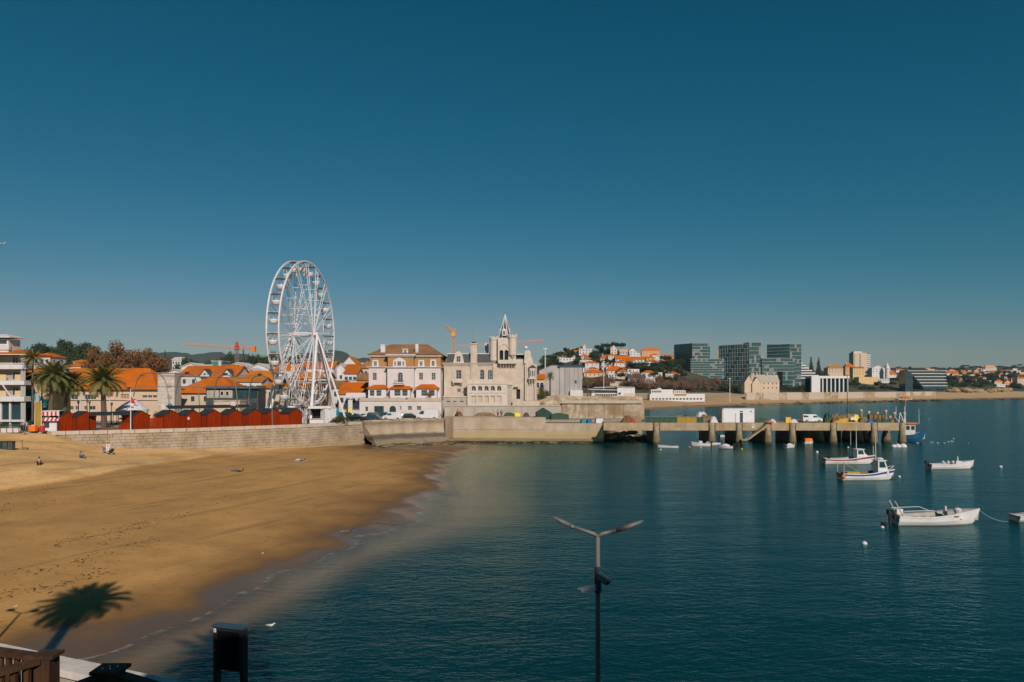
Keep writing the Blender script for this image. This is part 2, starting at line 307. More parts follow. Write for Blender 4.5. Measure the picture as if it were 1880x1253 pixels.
def sandmat():
    m, n, l, b = newmat('beach_sand')
    geo = n.new('ShaderNodeNewGeometry'); sep = n.new('ShaderNodeSeparateXYZ'); l.new(geo.outputs['Position'], sep.inputs[0])
    def noise(s, d=5, st=None):
        no = n.new('ShaderNodeTexNoise'); no.inputs['Scale'].default_value = s; no.inputs['Detail'].default_value = d
        if st:
            mp = n.new('ShaderNodeMapping'); mp.vector_type = 'TEXTURE'; mp.inputs['Scale'].default_value = st; mp.inputs['Rotation'].default_value = (0, 0, 1.2); l.new(geo.outputs['Position'], mp.inputs[0]); l.new(mp.outputs[0], no.inputs['Vector'])
        else: l.new(geo.outputs['Position'], no.inputs['Vector'])
        return no.outputs['Fac']
    def rng(src, a, b_, c=0.0, d=1.0):
        r = n.new('ShaderNodeMapRange'); r.interpolation_type = 'SMOOTHSTEP'; l.new(src, r.inputs[0])
        for i, v in enumerate((a, b_, c, d)): r.inputs[1 + i].default_value = v
        return r.outputs[0]
    def madd(src, k, add):
        q = n.new('ShaderNodeMath'); q.operation = 'MULTIPLY_ADD'; l.new(src, q.inputs[0]); q.inputs[1].default_value = k
        if isinstance(add, float): q.inputs[2].default_value = add
        else: l.new(add, q.inputs[2])
        return q.outputs[0]
    def mix(fac, a, c):
        x = n.new('ShaderNodeMix'); x.data_type = 'RGBA'; l.new(fac, x.inputs[0])
        for k, s in ((6, a), (7, c)):
            if isinstance(s, tuple): x.inputs[k].default_value = (*s, 1)
            else: l.new(s, x.inputs[k])
        return x.outputs[2]
    at_ = n.new('ShaderNodeAttribute'); at_.attribute_name = 'dry'
    zz = madd(noise(0.22, 5), 0.30, sep.outputs['Z'])
    base = mix(rng(noise(0.5, 6), 0.35, 0.7), (0.48, 0.264, 0.09), (0.42, 0.226, 0.074))
    dry = mix(rng(noise(1.2, 6), 0.3, 0.7), (0.75, 0.455, 0.195), (0.65, 0.39, 0.163))
    c = mix(at_.outputs['Fac'], base, dry)
    # raked wrack lines and scuffed marks
    mo = rng(noise(0.16, 6), 0.4, 0.68); c = mix(madd(mo, 0.45, 0.0), c, (0.30, 0.165, 0.06)); tr = rng(noise(0.5, 8, (9.0, 0.65, 1)), 0.56, 0.64); c = mix(madd(tr, 0.38, 0.0), c, (0.19, 0.105, 0.045))
    tr2 = rng(noise(2.2, 9), 0.58, 0.70); c = mix(madd(tr2, 0.45, 0.0), c, (0.16, 0.09, 0.04))
    wet = rng(zz, 0.62, 0.24); c = mix(wet, c, (0.20, 0.105, 0.038))
    wet2 = rng(zz, 0.36, 0.20); c = mix(wet2, c, (0.125, 0.072, 0.036)); c = mix(rng(sep.outputs['Z'], -0.02, -0.3), c, (0.30, 0.195, 0.12))
    l.new(c, b.inputs['Base Color'])
    ro = n.new('ShaderNodeMix'); ro.data_type = 'FLOAT'; l.new(wet2, ro.inputs[0]); ro.inputs[2].default_value = 0.9; ro.inputs[3].default_value = 0.24; l.new(ro.outputs[0], b.inputs['Roughness'])
    sp = n.new('ShaderNodeMix'); sp.data_type = 'FLOAT'; l.new(wet2, sp.inputs[0]); sp.inputs[2].default_value = 0.15; sp.inputs[3].default_value = 0.4; l.new(sp.outputs[0], b.inputs['Specular IOR Level'])
    bp = n.new('ShaderNodeBump'); bp.inputs['Distance'].default_value = 0.06
    bs = n.new('ShaderNodeMix'); bs.data_type = 'FLOAT'; l.new(wet2, bs.inputs[0]); bs.inputs[2].default_value = 0.9; bs.inputs[3].default_value = 0.04; l.new(bs.outputs[0], bp.inputs['Strength'])
    l.new(noise(3.2, 7), bp.inputs['Height']); l.new(bp.outputs[0], b.inputs['Normal'])
    return m
M['sand'] = sandmat()
me, Xg, Yg, Zg = grid_mesh('beach', np.arange(-130, 48.1, 0.5), np.arange(12, 166.1, 0.5), beach_h, M['sand'])
s_ = scarp_side(Xg, Yg) + 0.5 * np.sin(Xg * 0.9) + 0.35 * np.sin(Xg * 2.3 + 1) + 0.5 * np.sin(Xg * 0.33)
dry = 1 / (1 + np.exp(-s_ * 1.6)); dry *= np.clip((-40 - Xg) / 6, 0, 1)
a_ = me.attributes.new('dry', 'FLOAT', 'POINT'); a_.data.foreach_set('value', dry.reshape(-1).astype(np.float32))
tag(put(me, 'beach'), kind='structure')
wr = random.Random(9); b = MB(); M['weed'] = mat('dried_seaweed', (0.13, 0.08, 0.035), (0.07, 0.045, 0.02), 3, 0.95)
for line in ([(0, 937), (130, 920), (260, 905), (420, 888)], [(170, 1002), (290, 955), (360, 930), (430, 903)], [(0, 1062), (120, 1036), (220, 1006), (300, 985)], [(0, 1085), (90, 1070), (200, 1040)], [(0, 910), (150, 895), (300, 880)], [(100, 1000), (200, 975), (280, 950)]):
    for i in range(130):
        px = wr.uniform(line[0][0], line[-1][0]); py = np.interp(px, [p[0] for p in line], [p[1] for p in line]) + wr.gauss(0, 4.0); q = gr(px, py, 0.9); z = bz(q.x, q.y) + 0.012; a = wr.uniform(0, 3.1); s_ = wr.uniform(0.03, 0.12) * (1 + (wr.random() < 0.1)); u, v = V(math.cos(a), math.sin(a), 0) * s_, V(-math.sin(a), math.cos(a), 0) * s_ * 0.4; c = V(q.x, q.y, z)
        b.add([c - u, c - v + V(0, 0, 0.03), c + u, c + v + V(0, 0, 0.02)], [(0, 1, 2, 3)])
tag(b.build('seaweed_scraps', M['weed']), 'dark scraps of dried seaweed in lines across the sand', 'seaweed', kind='stuff')

# ------------------------------------------------------------------ sea
def watermat():
    m = bpy.data.materials.new('sea_water'); m.use_nodes = True; n, l = m.node_tree.nodes, m.node_tree.links; n.clear()
    out = n.new('ShaderNodeOutputMaterial'); geo = n.new('ShaderNodeNewGeometry')
    def noise(scale, st, d, rz=0.0):
        mp = n.new('ShaderNodeMapping'); mp.inputs['Scale'].default_value = st; mp.inputs['Rotation'].default_value = (0, 0, rz); l.new(geo.outputs['Position'], mp.inputs[0])
        no = n.new('ShaderNodeTexNoise'); no.inputs['Scale'].default_value = scale; no.inputs['Detail'].default_value = d; no.inputs['Roughness'].default_value = 0.55; l.new(mp.outputs[0], no.inputs['Vector']); return no.outputs['Fac']
    ca = n.new('ShaderNodeCameraData')
    nrm = None
    for sc_, st, d, rz, dist, stg in ((0.16, (0.7, 1.6, 1), 2, 0.25, 0.4, 0.4), (1.5, (0.72, 1.4, 1), 4, -0.25, 0.11, 0.75), (4.2, (0.8, 1.4, 1), 2, 0.35, 0.03, 0.7)):
        bp = n.new('ShaderNodeBump'); bp.inputs['Strength'].default_value = stg; bp.inputs['Distance'].default_value = dist
        l.new(noise(sc_, st, d, rz), bp.inputs['Height'])
        if nrm: l.new(nrm, bp.inputs['Normal'])
        nrm = bp.outputs[0]
    at_ = n.new('ShaderNodeAttribute'); at_.attribute_name = 'depth'
    body = n.new('ShaderNodeBsdfDiffuse'); l.new(nrm, body.inputs['Normal'])
    big = noise(0.02, (0.5, 1.5, 1), 3)
    r = n.new('ShaderNodeValToRGB'); r.color_ramp.elements[0].position = 0.35; r.color_ramp.elements[1].position = 0.65
    r.color_ramp.elements[0].color = (0.0005, 0.024, 0.026, 1); r.color_ramp.elements[1].color = (0.0008, 0.031, 0.034, 1); l.new(big, r.inputs[0]); l.new(r.outputs[0], body.inputs['Color'])
    tr = n.new('ShaderNodeBsdfTransparent'); tr.inputs[0].default_value = (0.94, 0.90, 0.78, 1)
    mr = n.new('ShaderNodeMapRange'); mr.interpolation_type = 'SMOOTHSTEP'; mr.inputs[1].default_value = -0.05; mr.inputs[2].default_value = 1.35; mr.inputs[3].default_value = 0.0; l.new(at_.outputs['Fac'], mr.inputs[0])
    inner = n.new('ShaderNodeMixShader'); l.new(mr.outputs[0], inner.inputs[0]); l.new(tr.outputs[0], inner.inputs[1]); l.new(body.outputs[0], inner.inputs[2])
    gl = n.new('ShaderNodeBsdfGlossy'); gl.inputs['Roughness'].default_value = 0.12; gl.inputs['Color'].default_value = (0.58, 0.88, 0.92, 1); l.new(nrm, gl.inputs['Normal'])
    dt = n.new('ShaderNodeVectorMath'); dt.operation = 'DOT_PRODUCT'; l.new(geo.outputs['Incoming'], dt.inputs[0]); mv = n.new('ShaderNodeMix'); mv.data_type = 'VECTOR'; mv.inputs[0].default_value = 0.95; l.new(geo.outputs['Normal'], mv.inputs[4]); l.new(nrm, mv.inputs[5]); l.new(mv.outputs[1], dt.inputs[1])
    def mth(op, a, v):
        q = n.new('ShaderNodeMath'); q.operation = op; l.new(a, q.inputs[0])
        for i, x in enumerate(v): q.inputs[i + 1].default_value = x
        return q.outputs[0]
    ab = mth('ABSOLUTE', dt.outputs['Value'], ()); ab = mth('SQRT', mth('MULTIPLY_ADD', mth('POWER', ab, (2.0,)), (1.0, 0.012)), ()); iv = mth('MULTIPLY_ADD', ab, (-1.0, 1.0)); p5 = mth('POWER', iv, (5.0,)); frs = mth('MULTIPLY_ADD', p5, (0.96, 0.02))     # Schlick reflectance of water, levelled off at grazing angles as on a rippled sea
    mx = n.new('ShaderNodeMixShader'); l.new(frs, mx.inputs[0]); l.new(inner.outputs[0], mx.inputs[1]); l.new(gl.outputs[0], mx.inputs[2])
    fo = n.new('ShaderNodeMapRange'); fo.inputs[1].default_value = 0.0; fo.inputs[2].default_value = 0.055; fo.inputs[3].default_value = 1; fo.inputs[4].default_value = 0; l.new(at_.outputs['Fac'], fo.inputs[0])
    fn = n.new('ShaderNodeMapRange'); fn.inputs[1].default_value = 0.47; fn.inputs[2].default_value = 0.6; fn.inputs[4].default_value = 0.32; l.new(noise(1.3, (1, 1, 1), 8), fn.inputs[0]); fm = n.new('ShaderNodeMath'); fm.operation = 'MULTIPLY'; l.new(fo.outputs[0], fm.inputs[0]); l.new(fn.outputs[0], fm.inputs[1])
    fd = n.new('ShaderNodeBsdfDiffuse'); fd.inputs[0].default_value = (0.55, 0.5, 0.42, 1); fx = n.new('ShaderNodeMixShader'); l.new(fm.outputs[0], fx.inputs[0]); l.new(mx.outputs[0], fx.inputs[1]); l.new(fd.outputs[0], fx.inputs[2]); l.new(fx.outputs[0], out.inputs[0])
    return m
M['water'] = watermat()
xs = np.concatenate([[-5000, -2500, -600, -200], np.arange(-60, 48.1, 0.75), [60, 100, 200, 500, 1200, 3000, 5000]])
ys = np.concatenate([[-30, 5], np.arange(12, 166.1, 0.75), [180, 220, 300, 500, 900, 1600, 3000, 6000]])
me, Xg, Yg, Zg = grid_mesh('sea', xs, ys, lambda X, Y: 0 * X, M['water'])
dep = np.where((Xg > -70) & (Xg < 49) & (Yg > 11) & (Yg < 167), np.clip(-beach_h(Xg, Yg), -0.2, 3), 3.0)
a_ = me.attributes.new('depth', 'FLOAT', 'POINT'); a_.data.foreach_set('value', dep.reshape(-1).astype(np.float32))
tag(put(me, 'sea_water'), kind='structure')

# ------------------------------------------------------------------ land behind the bay
COAST = np.array([(-3000, 118), (-140, 118), (-74, 118), (-33, 152), (-15, 161), (20, 160), (30, 170), (34, 190), (42, 250), (54, 330), (76, 396), (135, 470), (190, 518), (267, 578), (456, 752), (705, 940), (1200, 1150), (2500, 1500), (6000, 2200), (9000, 2500)], float)
def inland(X, Y):
    best = np.full(X.shape, 1e9); sgn = np.ones(X.shape)
    for a, b in zip(COAST[:-1], COAST[1:]):
        d = b - a; t = np.clip(((X - a[0]) * d[0] + (Y - a[1]) * d[1]) / (d @ d), 0, 1)
        dx, dy = X - (a[0] + t * d[0]), Y - (a[1] + t * d[1]); q = np.hypot(dx, dy); cr = d[0] * dy - d[1] * dx
        u = q < best; best = np.where(u, q, best); sgn = np.where(u, np.where(cr > 0, 1, -1), sgn)
    return best * sgn
def G(X, Y, cx, cy, sx, sy, a): return a * np.exp(-((X - cx) / sx) ** 2 - ((Y - cy) / sy) ** 2)
def land_h(X, Y):
    d = inland(X, Y)
    d2 = d + 2.5 * np.sin(X * 0.07) + 1.5 * np.sin(X * 0.19 + Y * 0.11)
    far = np.clip((Y - 330) / 60, 0, 1)
    beachy = np.clip(np.interp(d, [-60, 0, 12, 34, 37, 60], [-4, 0, 1.6, 3.4, 3.8, 4.2]), -4, 9) + np.clip(np.interp(d2, [30, 36], [0, 3.6]), 0, 9) * np.clip((X - 150) / 60, 0, 1)
    near = np.clip(np.interp(d, [-30, -2, 3], [-4, -2, 4.8]), -4, 4.8)
    h = near * (1 - far) + beachy * far
    k = np.clip((d - 45) / 130, 0, 1); k = k * k * (3 - 2 * k)
    up = G(X, Y, 120, 870, np.where(X > 120, 85.0, 120.0), 200, 48) + G(X, Y, -345, 560, 75, 110, 29) + G(X, Y, -170, 520, 90, 110, 12) + G(X, Y, 1500, 2300, 1100, 700, 70) + G(X, Y, 800, 1500, 380, 300, 22) + G(X, Y, 470, 1000, 220, 160, 16)
    up = up + 6 * np.clip((Y - 250) / 500, 0, 1) + 3 * np.sin(X * 0.013 + Y * 0.008) * np.clip((Y - 400) / 300, 0, 1)
    return np.where(d > 0, h + k * up, h)
def lz(x, y): return float(land_h(np.array([float(x)]), np.array([float(y)]))[0])
def landmat():
    m = mat('scrubby_ground', (0.055, 0.058, 0.027), (0.09, 0.078, 0.04), 0.06, 0.95, c3=(0.035, 0.042, 0.02), scale3=0.02)
    n, l = m.node_tree.nodes, m.node_tree.links; b = n['Principled BSDF']; src = b.inputs['Base Color'].links[0].from_socket
    geo = n.new('ShaderNodeNewGeometry'); sep = n.new('ShaderNodeSeparateXYZ'); l.new(geo.outputs['Position'], sep.inputs[0]); sn = n.new('ShaderNodeSeparateXYZ'); l.new(geo.outputs['Normal'], sn.inputs[0])
    no = n.new('ShaderNodeTexNoise'); no.inputs['Scale'].default_value = 0.06; no.inputs['Detail'].default_value = 6; l.new(geo.outputs['Position'], no.inputs['Vector'])
    ad = n.new('ShaderNodeMath'); ad.operation = 'MULTIPLY_ADD'; l.new(no.outputs['Fac'], ad.inputs[0]); ad.inputs[1].default_value = 1.5; l.new(sep.outputs['Z'], ad.inputs[2])
    def band(z0, z1, c, src):
        mr = n.new('ShaderNodeMapRange'); mr.inputs[1].default_value = z0; mr.inputs[2].default_value = z1; mr.inputs[3].default_value = 1; mr.inputs[4].default_value = 0; l.new(ad.outputs[0], mr.inputs[0])
        mx = n.new('ShaderNodeMix'); mx.data_type = 'RGBA'; l.new(mr.outputs[0], mx.inputs[0]); l.new(src, mx.inputs[6]); mx.inputs[7].default_value = (*c, 1); return mx.outputs[2]
    src = band(9.2, 9.8, (0.40, 0.28, 0.17), src); src = band(5.0, 5.6, (0.42, 0.27, 0.13), src)
    src = band(1.4, 1.9, (0.22, 0.14, 0.07), src)
    l.new(src, b.inputs['Base Color']); return m
M['land'] = landmat()
xs = np.concatenate([np.arange(-2600, -500, 100), np.arange(-500, -120, 20), np.arange(-120, 130, 8), np.arange(130, 700, 10), np.arange(700, 2000, 40), np.arange(2000, 4001, 250)])
ys = np.concatenate([np.arange(150, 200, 5), np.arange(200, 460, 10), np.arange(460, 800, 8), np.arange(800, 1300, 20), np.arange(1300, 2801, 100)])
me, *_ = grid_mesh('terrain', xs, ys, land_h, M['land'])
tag(put(me, 'terrain'), kind='structure')
def ridge(name, pts, Y, base, m, depth, seed):
    r = random.Random(seed); vs_ = []; n = 160; x0, x1 = pts[0][0], pts[-1][0]; rows = 10
    ph = [r.uniform(0, 6) for _ in range(8)]
    for j in range(rows):
        v = j / (rows - 1); s = math.sin(PI * min(1, v * 1.25) / 2) if v < 0.8 else 1 - (v - 0.8) * 2
        for i in range(n):
            px = x0 + (x1 - x0) * i / (n - 1); py = np.interp(px, [p[0] for p in pts], [p[1] for p in pts])
            z = ZP(py, Y) + 14 * math.sin(px * 0.11 + ph[0]) * (Y / 5000) + 9 * math.sin(px * 0.31 + ph[1] + v * 3) * (Y / 5000)
            vs_.append((XP(px, Y), Y + (v - 0.8) * depth, base + (z - base) * max(0, s)))
    fs = [(j * n + i, j * n + i + 1, (j + 1) * n + i + 1, (j + 1) * n + i) for j in range(rows - 1) for i in range(n - 1)]
    b = MB(); b.add(vs_, fs); return tag(b.build(name, m, smooth=True), kind='structure')
M['hill'] = mat('distant_wooded_hill', (0.035, 0.045, 0.03), (0.06, 0.06, 0.04), 0.004, 0.95)
ridge('hills', [(-300, 700), (-100, 690), (100, 680), (250, 664), (285, 655), (318, 646), (350, 653), (390, 655), (420, 649), (455, 655), (520, 660), (590, 652), (612, 643), (640, 652), (680, 662), (760, 668), (860, 675), (1000, 690), (1150, 705)], 3600, -5, M['hill'], 1200, 3)
ridge('hills', [(1380, 712), (1480, 696), (1560, 684), (1620, 687), (1700, 683), (1780, 678), (1860, 680), (1950, 682), (2100, 690), (2300, 705)], 3400, -5, M['hill'], 1000, 5)
# ------------------------------------------------------------------ promenade, sea walls, quay
def poly_slab(name, pts, z, m, thick=0.0):
    b = MB()
    if thick: b.prism([(x, y, z - thick) for x, y in pts], (0, 0, thick))
    else: b.poly([(x, y, z) for x, y in pts])
    return b.build(name, m)
WALL = [(-75.8, 112.4), (-68.6, 115.4), (-57.3, 121.8), (-40.9, 135.0), (-32.0, 147.0)]
CURVE = [(-32.0, 147.0), (-27.0, 151.6), (-21.0, 155.8), (-15.2, 158.2)]
tag(poly_slab('promenade', [(-260, 106), (-88, 107.5)] + [(x - 0.3, y + 0.5) for x, y in WALL] + [(x - 0.3, y + 0.6) for x, y in CURVE[1:]] + [(20.4, 156), (31, 168), (36, 190), (36, 330), (-260, 330)], 5.0, M['asphalt'], 0.6), kind='structure')
def cum(path):
    L = [0.0]
    for a, b in zip(path[:-1], path[1:]): L.append(L[-1] + math.dist(a, b))
    return L
def along(path, s):
    L = cum(path); s = min(max(s, 0), L[-1] - 1e-6)
    for i in range(len(path) - 1):
        if s <= L[i + 1]:
            t = (s - L[i]) / (L[i + 1] - L[i]); a, b = path[i], path[i + 1]; d = V(b[0] - a[0], b[1] - a[1], 0).normalized()
            return V(a[0] + (b[0] - a[0]) * t, a[1] + (b[1] - a[1]) * t, 0), d, V(d.y, -d.x, 0)     # point, direction, seaward normal
def sweep(path, prof, n, z=None, smooth=False):
    L = cum(path)[-1]; vs_ = []; k = len(prof)
    for i in range(n + 1):
        p, d, nn = along(path, L * i / n)
        for o, zz in prof: vs_.append(p + nn * o + V(0, 0, zz))
    fs = [(i * k + j, (i + 1) * k + j, (i + 1) * k + j + 1, i * k + j + 1) for i in range(n) for j in range(k - 1)]
    return vs_, fs
M['masonry'] = zband(streaks(mat('sea_wall_masonry', (0.325, 0.25, 0.175), (0.24, 0.185, 0.125), 1.3, 0.95, bump=0.6, bscale=5, c3=(0.38, 0.305, 0.23), scale3=0.35), (0.27, 0.20, 0.13), 0.6, (0.45, 0.45, 0.08)), [(1.5, (0.36, 0.26, 0.13), 0.6, 0.5)], 0.8, 0.5)
M['mortar'] = mat('wall_mortar', (0.25, 0.195, 0.135), (0.20, 0.155, 0.11), 1.5, 0.95)
M['coping'] = mat('coping_stone', (0.47, 0.39, 0.31), (0.39, 0.32, 0.25), 1.0, 0.9, bump=0.4)
M['curvewall'] = zband(streaks(mat('cast_sea_wall_concrete', (0.38, 0.30, 0.215), (0.31, 0.24, 0.17), 0.8, 0.95, bump=0.3), (0.26, 0.19, 0.12), 0.6, (0.5, 0.5, 0.06)),
                       [(2.1, (0.05, 0.045, 0.035), 0.85, 0.25), (1.1, (0.26, 0.20, 0.13), 0.9, 0.2)], 0.5, 0.35)
M['quay'] = zband(streaks(mat('quay_concrete', (0.44, 0.345, 0.26), (0.34, 0.265, 0.19), 0.5, 0.95, bump=0.3), (0.30, 0.22, 0.13), 0.7, (0.35, 0.35, 0.05)),
                  [(2.5, (0.36, 0.27, 0.13), 0.75, 0.25), (0.95, (0.16, 0.12, 0.07), 0.7, 0.2), (0.35, (0.015, 0.014, 0.012), 0.92, 0.15)], 0.5, 0.3)
w = empty('sea_wall', (0, 0, 0), 0, 'long pale masonry sea wall below the red beach huts', 'wall')
vs_, fs = sweep(WALL, [(-0.6, 4.95), (-0.05, 4.95), (-0.05, 4.4), (0.28, -0.6)], 60); b = MB(); b.add(vs_, fs); b.build('wall_core', M['mortar'], w)
Lw = cum(WALL)[-1]; s = 0; stones = []; r = random.Random(5)
def stone_mesh(name, L, h, dz, m):
    b = MB(); e = 0.03
    p = [(-L / 2, 0.3, 0), (L / 2, 0.3, 0), (L / 2, 0.3, h), (-L / 2, 0.3, h), (-L / 2, -0.06, 0), (L / 2, -0.06, 0), (L / 2, -0.06, h), (-L / 2, -0.06, h), (-L / 2 + e, -0.10, e), (L / 2 - e, -0.10, e), (L / 2 - e, -0.10, h - e), (-L / 2 + e, -0.10, h - e)]
    b.add(p, [(4, 5, 9, 8), (5, 6, 10, 9), (6, 7, 11, 10), (7, 4, 8, 11), (8, 9, 10, 11), (0, 1, 5, 4), (1, 2, 6, 5), (2, 3, 7, 6), (3, 0, 4, 7)])
    return b.mesh(name, m)
sm = [stone_mesh('stone', l, 0.49, 0, M['masonry']) for l in (1.0, 1.3, 1.6, 2.0)]; sl = (1.0, 1.3, 1.6, 2.0)
rest = MB(); items = []
for c in range(9):
    z0 = 4.4 - (c + 1) * 0.505; s = -r.uniform(0, 1)
    while s < Lw:
        i = r.randrange(4); mid = s + sl[i] / 2
        if 0.6 < mid < Lw - 0.5:
            p, d, nn = along(WALL, mid); p = p + nn * (0.06 * (4.4 - z0) + r.uniform(-0.04, 0.05))
            if bz(p.x + nn.x, p.y + nn.y) < z0 + 0.55: items.append((p, d, nn, z0, i))
        s += sl[i] + 0.025
items.sort(key=lambda t: t[0].y)
for k, (p, d, nn, z0, i) in enumerate(items):
    Mx = Matrix.Translation((p.x, p.y, z0)) @ rot(math.atan2(d.y, d.x))
    if k < 290: put(sm[i], 'stone', w, M=Mx)
    else: rest.add([Mx @ v.co for v in sm[i].vertices], [tuple(f.vertices) for f in sm[i].polygons])
if rest.v: tag(rest.build('stonework', M['masonry'], w), kind='stuff')
cpm = stone_mesh('coping_stone', 1.96, 0.56, 0, M['coping']); s = 1.0
while s < Lw:
    p, d, nn = along(WALL, s); put(cpm, 'coping_stone', w, M=Matrix.Translation((p.x + nn.x * 0.14, p.y + nn.y * 0.14, 4.42)) @ rot(math.atan2(d.y, d.x)) @ Matrix.Diagonal((1, 1.4, 1.18 + 0.02 * r.random(), 1))); s += 2.0
for px in (160, 248, 308, 364, 515, 556, 580, 620, 652):       # drain stains in the masonry stand out as shallow pilasters
    pass
cw = empty('curved_sea_wall', (0, 0, 0), 0, 'curved concrete wave wall with dark tide band below the parked cars', 'wall')
prof = [(-0.7, 5.25), (0.55, 5.25), (0.6, 4.85), (0.15, 4.55), (0.0, 3.8), (0.1, 3.0), (0.45, 2.2), (1.0, 1.6), (1.7, 1.2), (4.5, 0.25), (6.5, -0.6)]
vs_, fs = sweep(CURVE, prof, 30); b = MB(); b.add(vs_, fs); b.build('wall_face', M['curvewall'], cw, True)
b = MB(); b.add([along(CURVE, 0)[0] + along(CURVE, 0)[2] * o + V(0, 0, z) for o, z in prof], [tuple(range(len(prof)))[::-1]]); b.build('end_face', M['curvewall'], cw)
Lc = cum(CURVE)[-1]
for g in (0.5, 6.5, 12.3, 17.8):     # parapet with groups of triangular drains
    for k in range(5 if g > 1 else 3):
        p, d, nn = along(CURVE, g + k * 0.55); q = p + nn * 0.62
        b = MB(); b.prism([q - d * 0.16 + V(0, 0, 5.16), q + d * 0.16 + V(0, 0, 5.16), q + V(0, 0, 4.92)], nn * 0.03); b.build('drain', M['dark'], cw)
q = empty('quay', (0, 0, 0), 0, 'weathered concrete quay wall in front of the turreted stone palace', 'quay')
b = MB(); b.prism([(-15.4, 157.0, 0), (-13.4, 155.2, 0), (7.6, 154.2, 0), (7.6, 170, 0), (-15.4, 170, 0)], (0, 0, 5.6)); b.build('upper_block', M['quay'], q)
b = MB(); b.prism([(7.62, 154.25, -2), (20.6, 153.4, -2), (20.6, 170, -2), (7.62, 170, -2)], (0, 0, 6.28)); b.build('lower_block', M['quay'], q)
b = MB(); b.prism([(-15.4, 157.0, -2), (-13.4, 155.2, -2), (7.6, 154.2, -2), (7.6, 156, -2), (-15.4, 158, -2)], (0, 0, 2)); b.build('footing', M['quay'], q)
b = MB(); b.prism([(-14.5, 153.6, -1), (7.6, 153.2, -1), (20.4, 152.9, -1), (20.4, 154.5, -1), (-14.5, 156.5, -1)], (0, 0, 1.75)); b.build('ledge', M['quay'], q)
b = MB(); b.prism([(-13.5, 155.1, 2.85), (7.6, 154.1, 2.85), (7.6, 154.4, 2.85), (-13.5, 155.4, 2.85)], (0, 0, 0.16)); b.prism([(7.62, 154.15, 1.5), (20.5, 153.3, 1.5), (20.5, 153.6, 1.5), (7.62, 154.45, 1.5)], (0, 0, 0.14)); b.build('ledge', M['quay'], q)
# reef of rocks and weed at the foot of the curved wall
b = MB(); r = random.Random(8)
def rock(b, c, s, r, flat=0.5):
    vs_ = []
    for i, (rr, z) in enumerate(((0.75, -0.4), (1.0, 0.05), (0.72, 0.55), (0.2, 0.8))):
        for j in range(7):
            a = 2 * PI * j / 7; k = rr * r.uniform(0.75, 1.2); vs_.append((c[0] + s * k * math.cos(a), c[1] + s * k * math.sin(a), c[2] + s * flat * (z + r.uniform(-0.12, 0.12))))
    fs = [(i * 7 + j, i * 7 + (j + 1) % 7, (i + 1) * 7 + (j + 1) % 7, (i + 1) * 7 + j) for i in range(3) for j in range(7)] + [tuple(21 + j for j in range(7))]
    b.add(vs_, fs)
for i in range(150):
    t = r.random(); p, d, nn = along(CURVE, t * Lc); o = r.uniform(2.5, 9.5)
    c = p + nn * o; rock(b, (c.x, c.y, bz(c.x, c.y) + r.uniform(-0.15, 0.15)), r.uniform(0.3, 1.0), r, 0.4)
for i in range(60):
    x = r.uniform(-15, 20); rock(b, (x, r.uniform(150.5, 153.3), r.uniform(-0.3, 0.1)), r.uniform(0.3, 0.9), r, 0.4)
M['reef'] = mat('weedy_rock', (0.10, 0.075, 0.04), (0.05, 0.042, 0.025), 1.5, 0.9, bump=0.6, c3=(0.20, 0.15, 0.08), scale3=0.4)
tag(b.build('rock_reef', M['reef']), 'dark weedy rocks along the foot of the curved sea wall', 'rocks', kind='stuff')
b = MB()
for i in range(70):
    x = r.uniform(20.5, 33); rock(b, (x, r.uniform(158, 166), r.uniform(-0.4, 1.8) * (1 if x < 29 else 0.4)), r.uniform(0.6, 1.6), r, 0.6)
tag(b.build('rock_reef', M['reef']), 'dark rocks in the shadow under the landward end of the pier', 'rocks', kind='stuff')

# ------------------------------------------------------------------ pier
PY = 148.0; kP = F / PY
M['piercon'] = streaks(mat('pier_concrete', (0.37, 0.285, 0.185), (0.28, 0.21, 0.13), 0.7, 0.95, bump=0.3), (0.30, 0.14, 0.05), 0.6, (0.6, 0.6, 0.1))
M['pile'] = zband(mat('pile_concrete', (0.33, 0.255, 0.16), (0.22, 0.17, 0.10), 1.2, 0.95, bump=0.8, bscale=3), [(2.1, (0.15, 0.11, 0.055), 0.85, 0.5), (0.6, (0.03, 0.028, 0.02), 0.9, 0.3)], 0.9, 0.5)
pier = empty('pier', (20.6, PY, 0), 0, 'long concrete fishing pier on thick piles', 'pier')
X0 = 20.6
def PX(px): return XP(px, PY) - X0
b = MB(); b.box((0, 0.35, 3.9), (PX(1515), 8.5, 4.6)); b.build('deck', M['piercon'], pier)
b = MB(); b.box((PX(1515) + 0.01, 0.35, 3.9), (PX(1663), 20, 4.6)); b.build('deck_head', M['piercon'], pier)
bents = [1205, 1307, 1357, 1410, 1455, 1530, 1605, 1657]
edges = [1108] + bents
for a, c in zip(edges[:-1], edges[1:]):
    b = MB(); b.box((PX(a) + (0.75 if a > 1108 else 0.02), 0, 3.05), (PX(c) - 0.75, 0.34, 4.72)); b.build('fascia_panel', M['piercon'], pier)
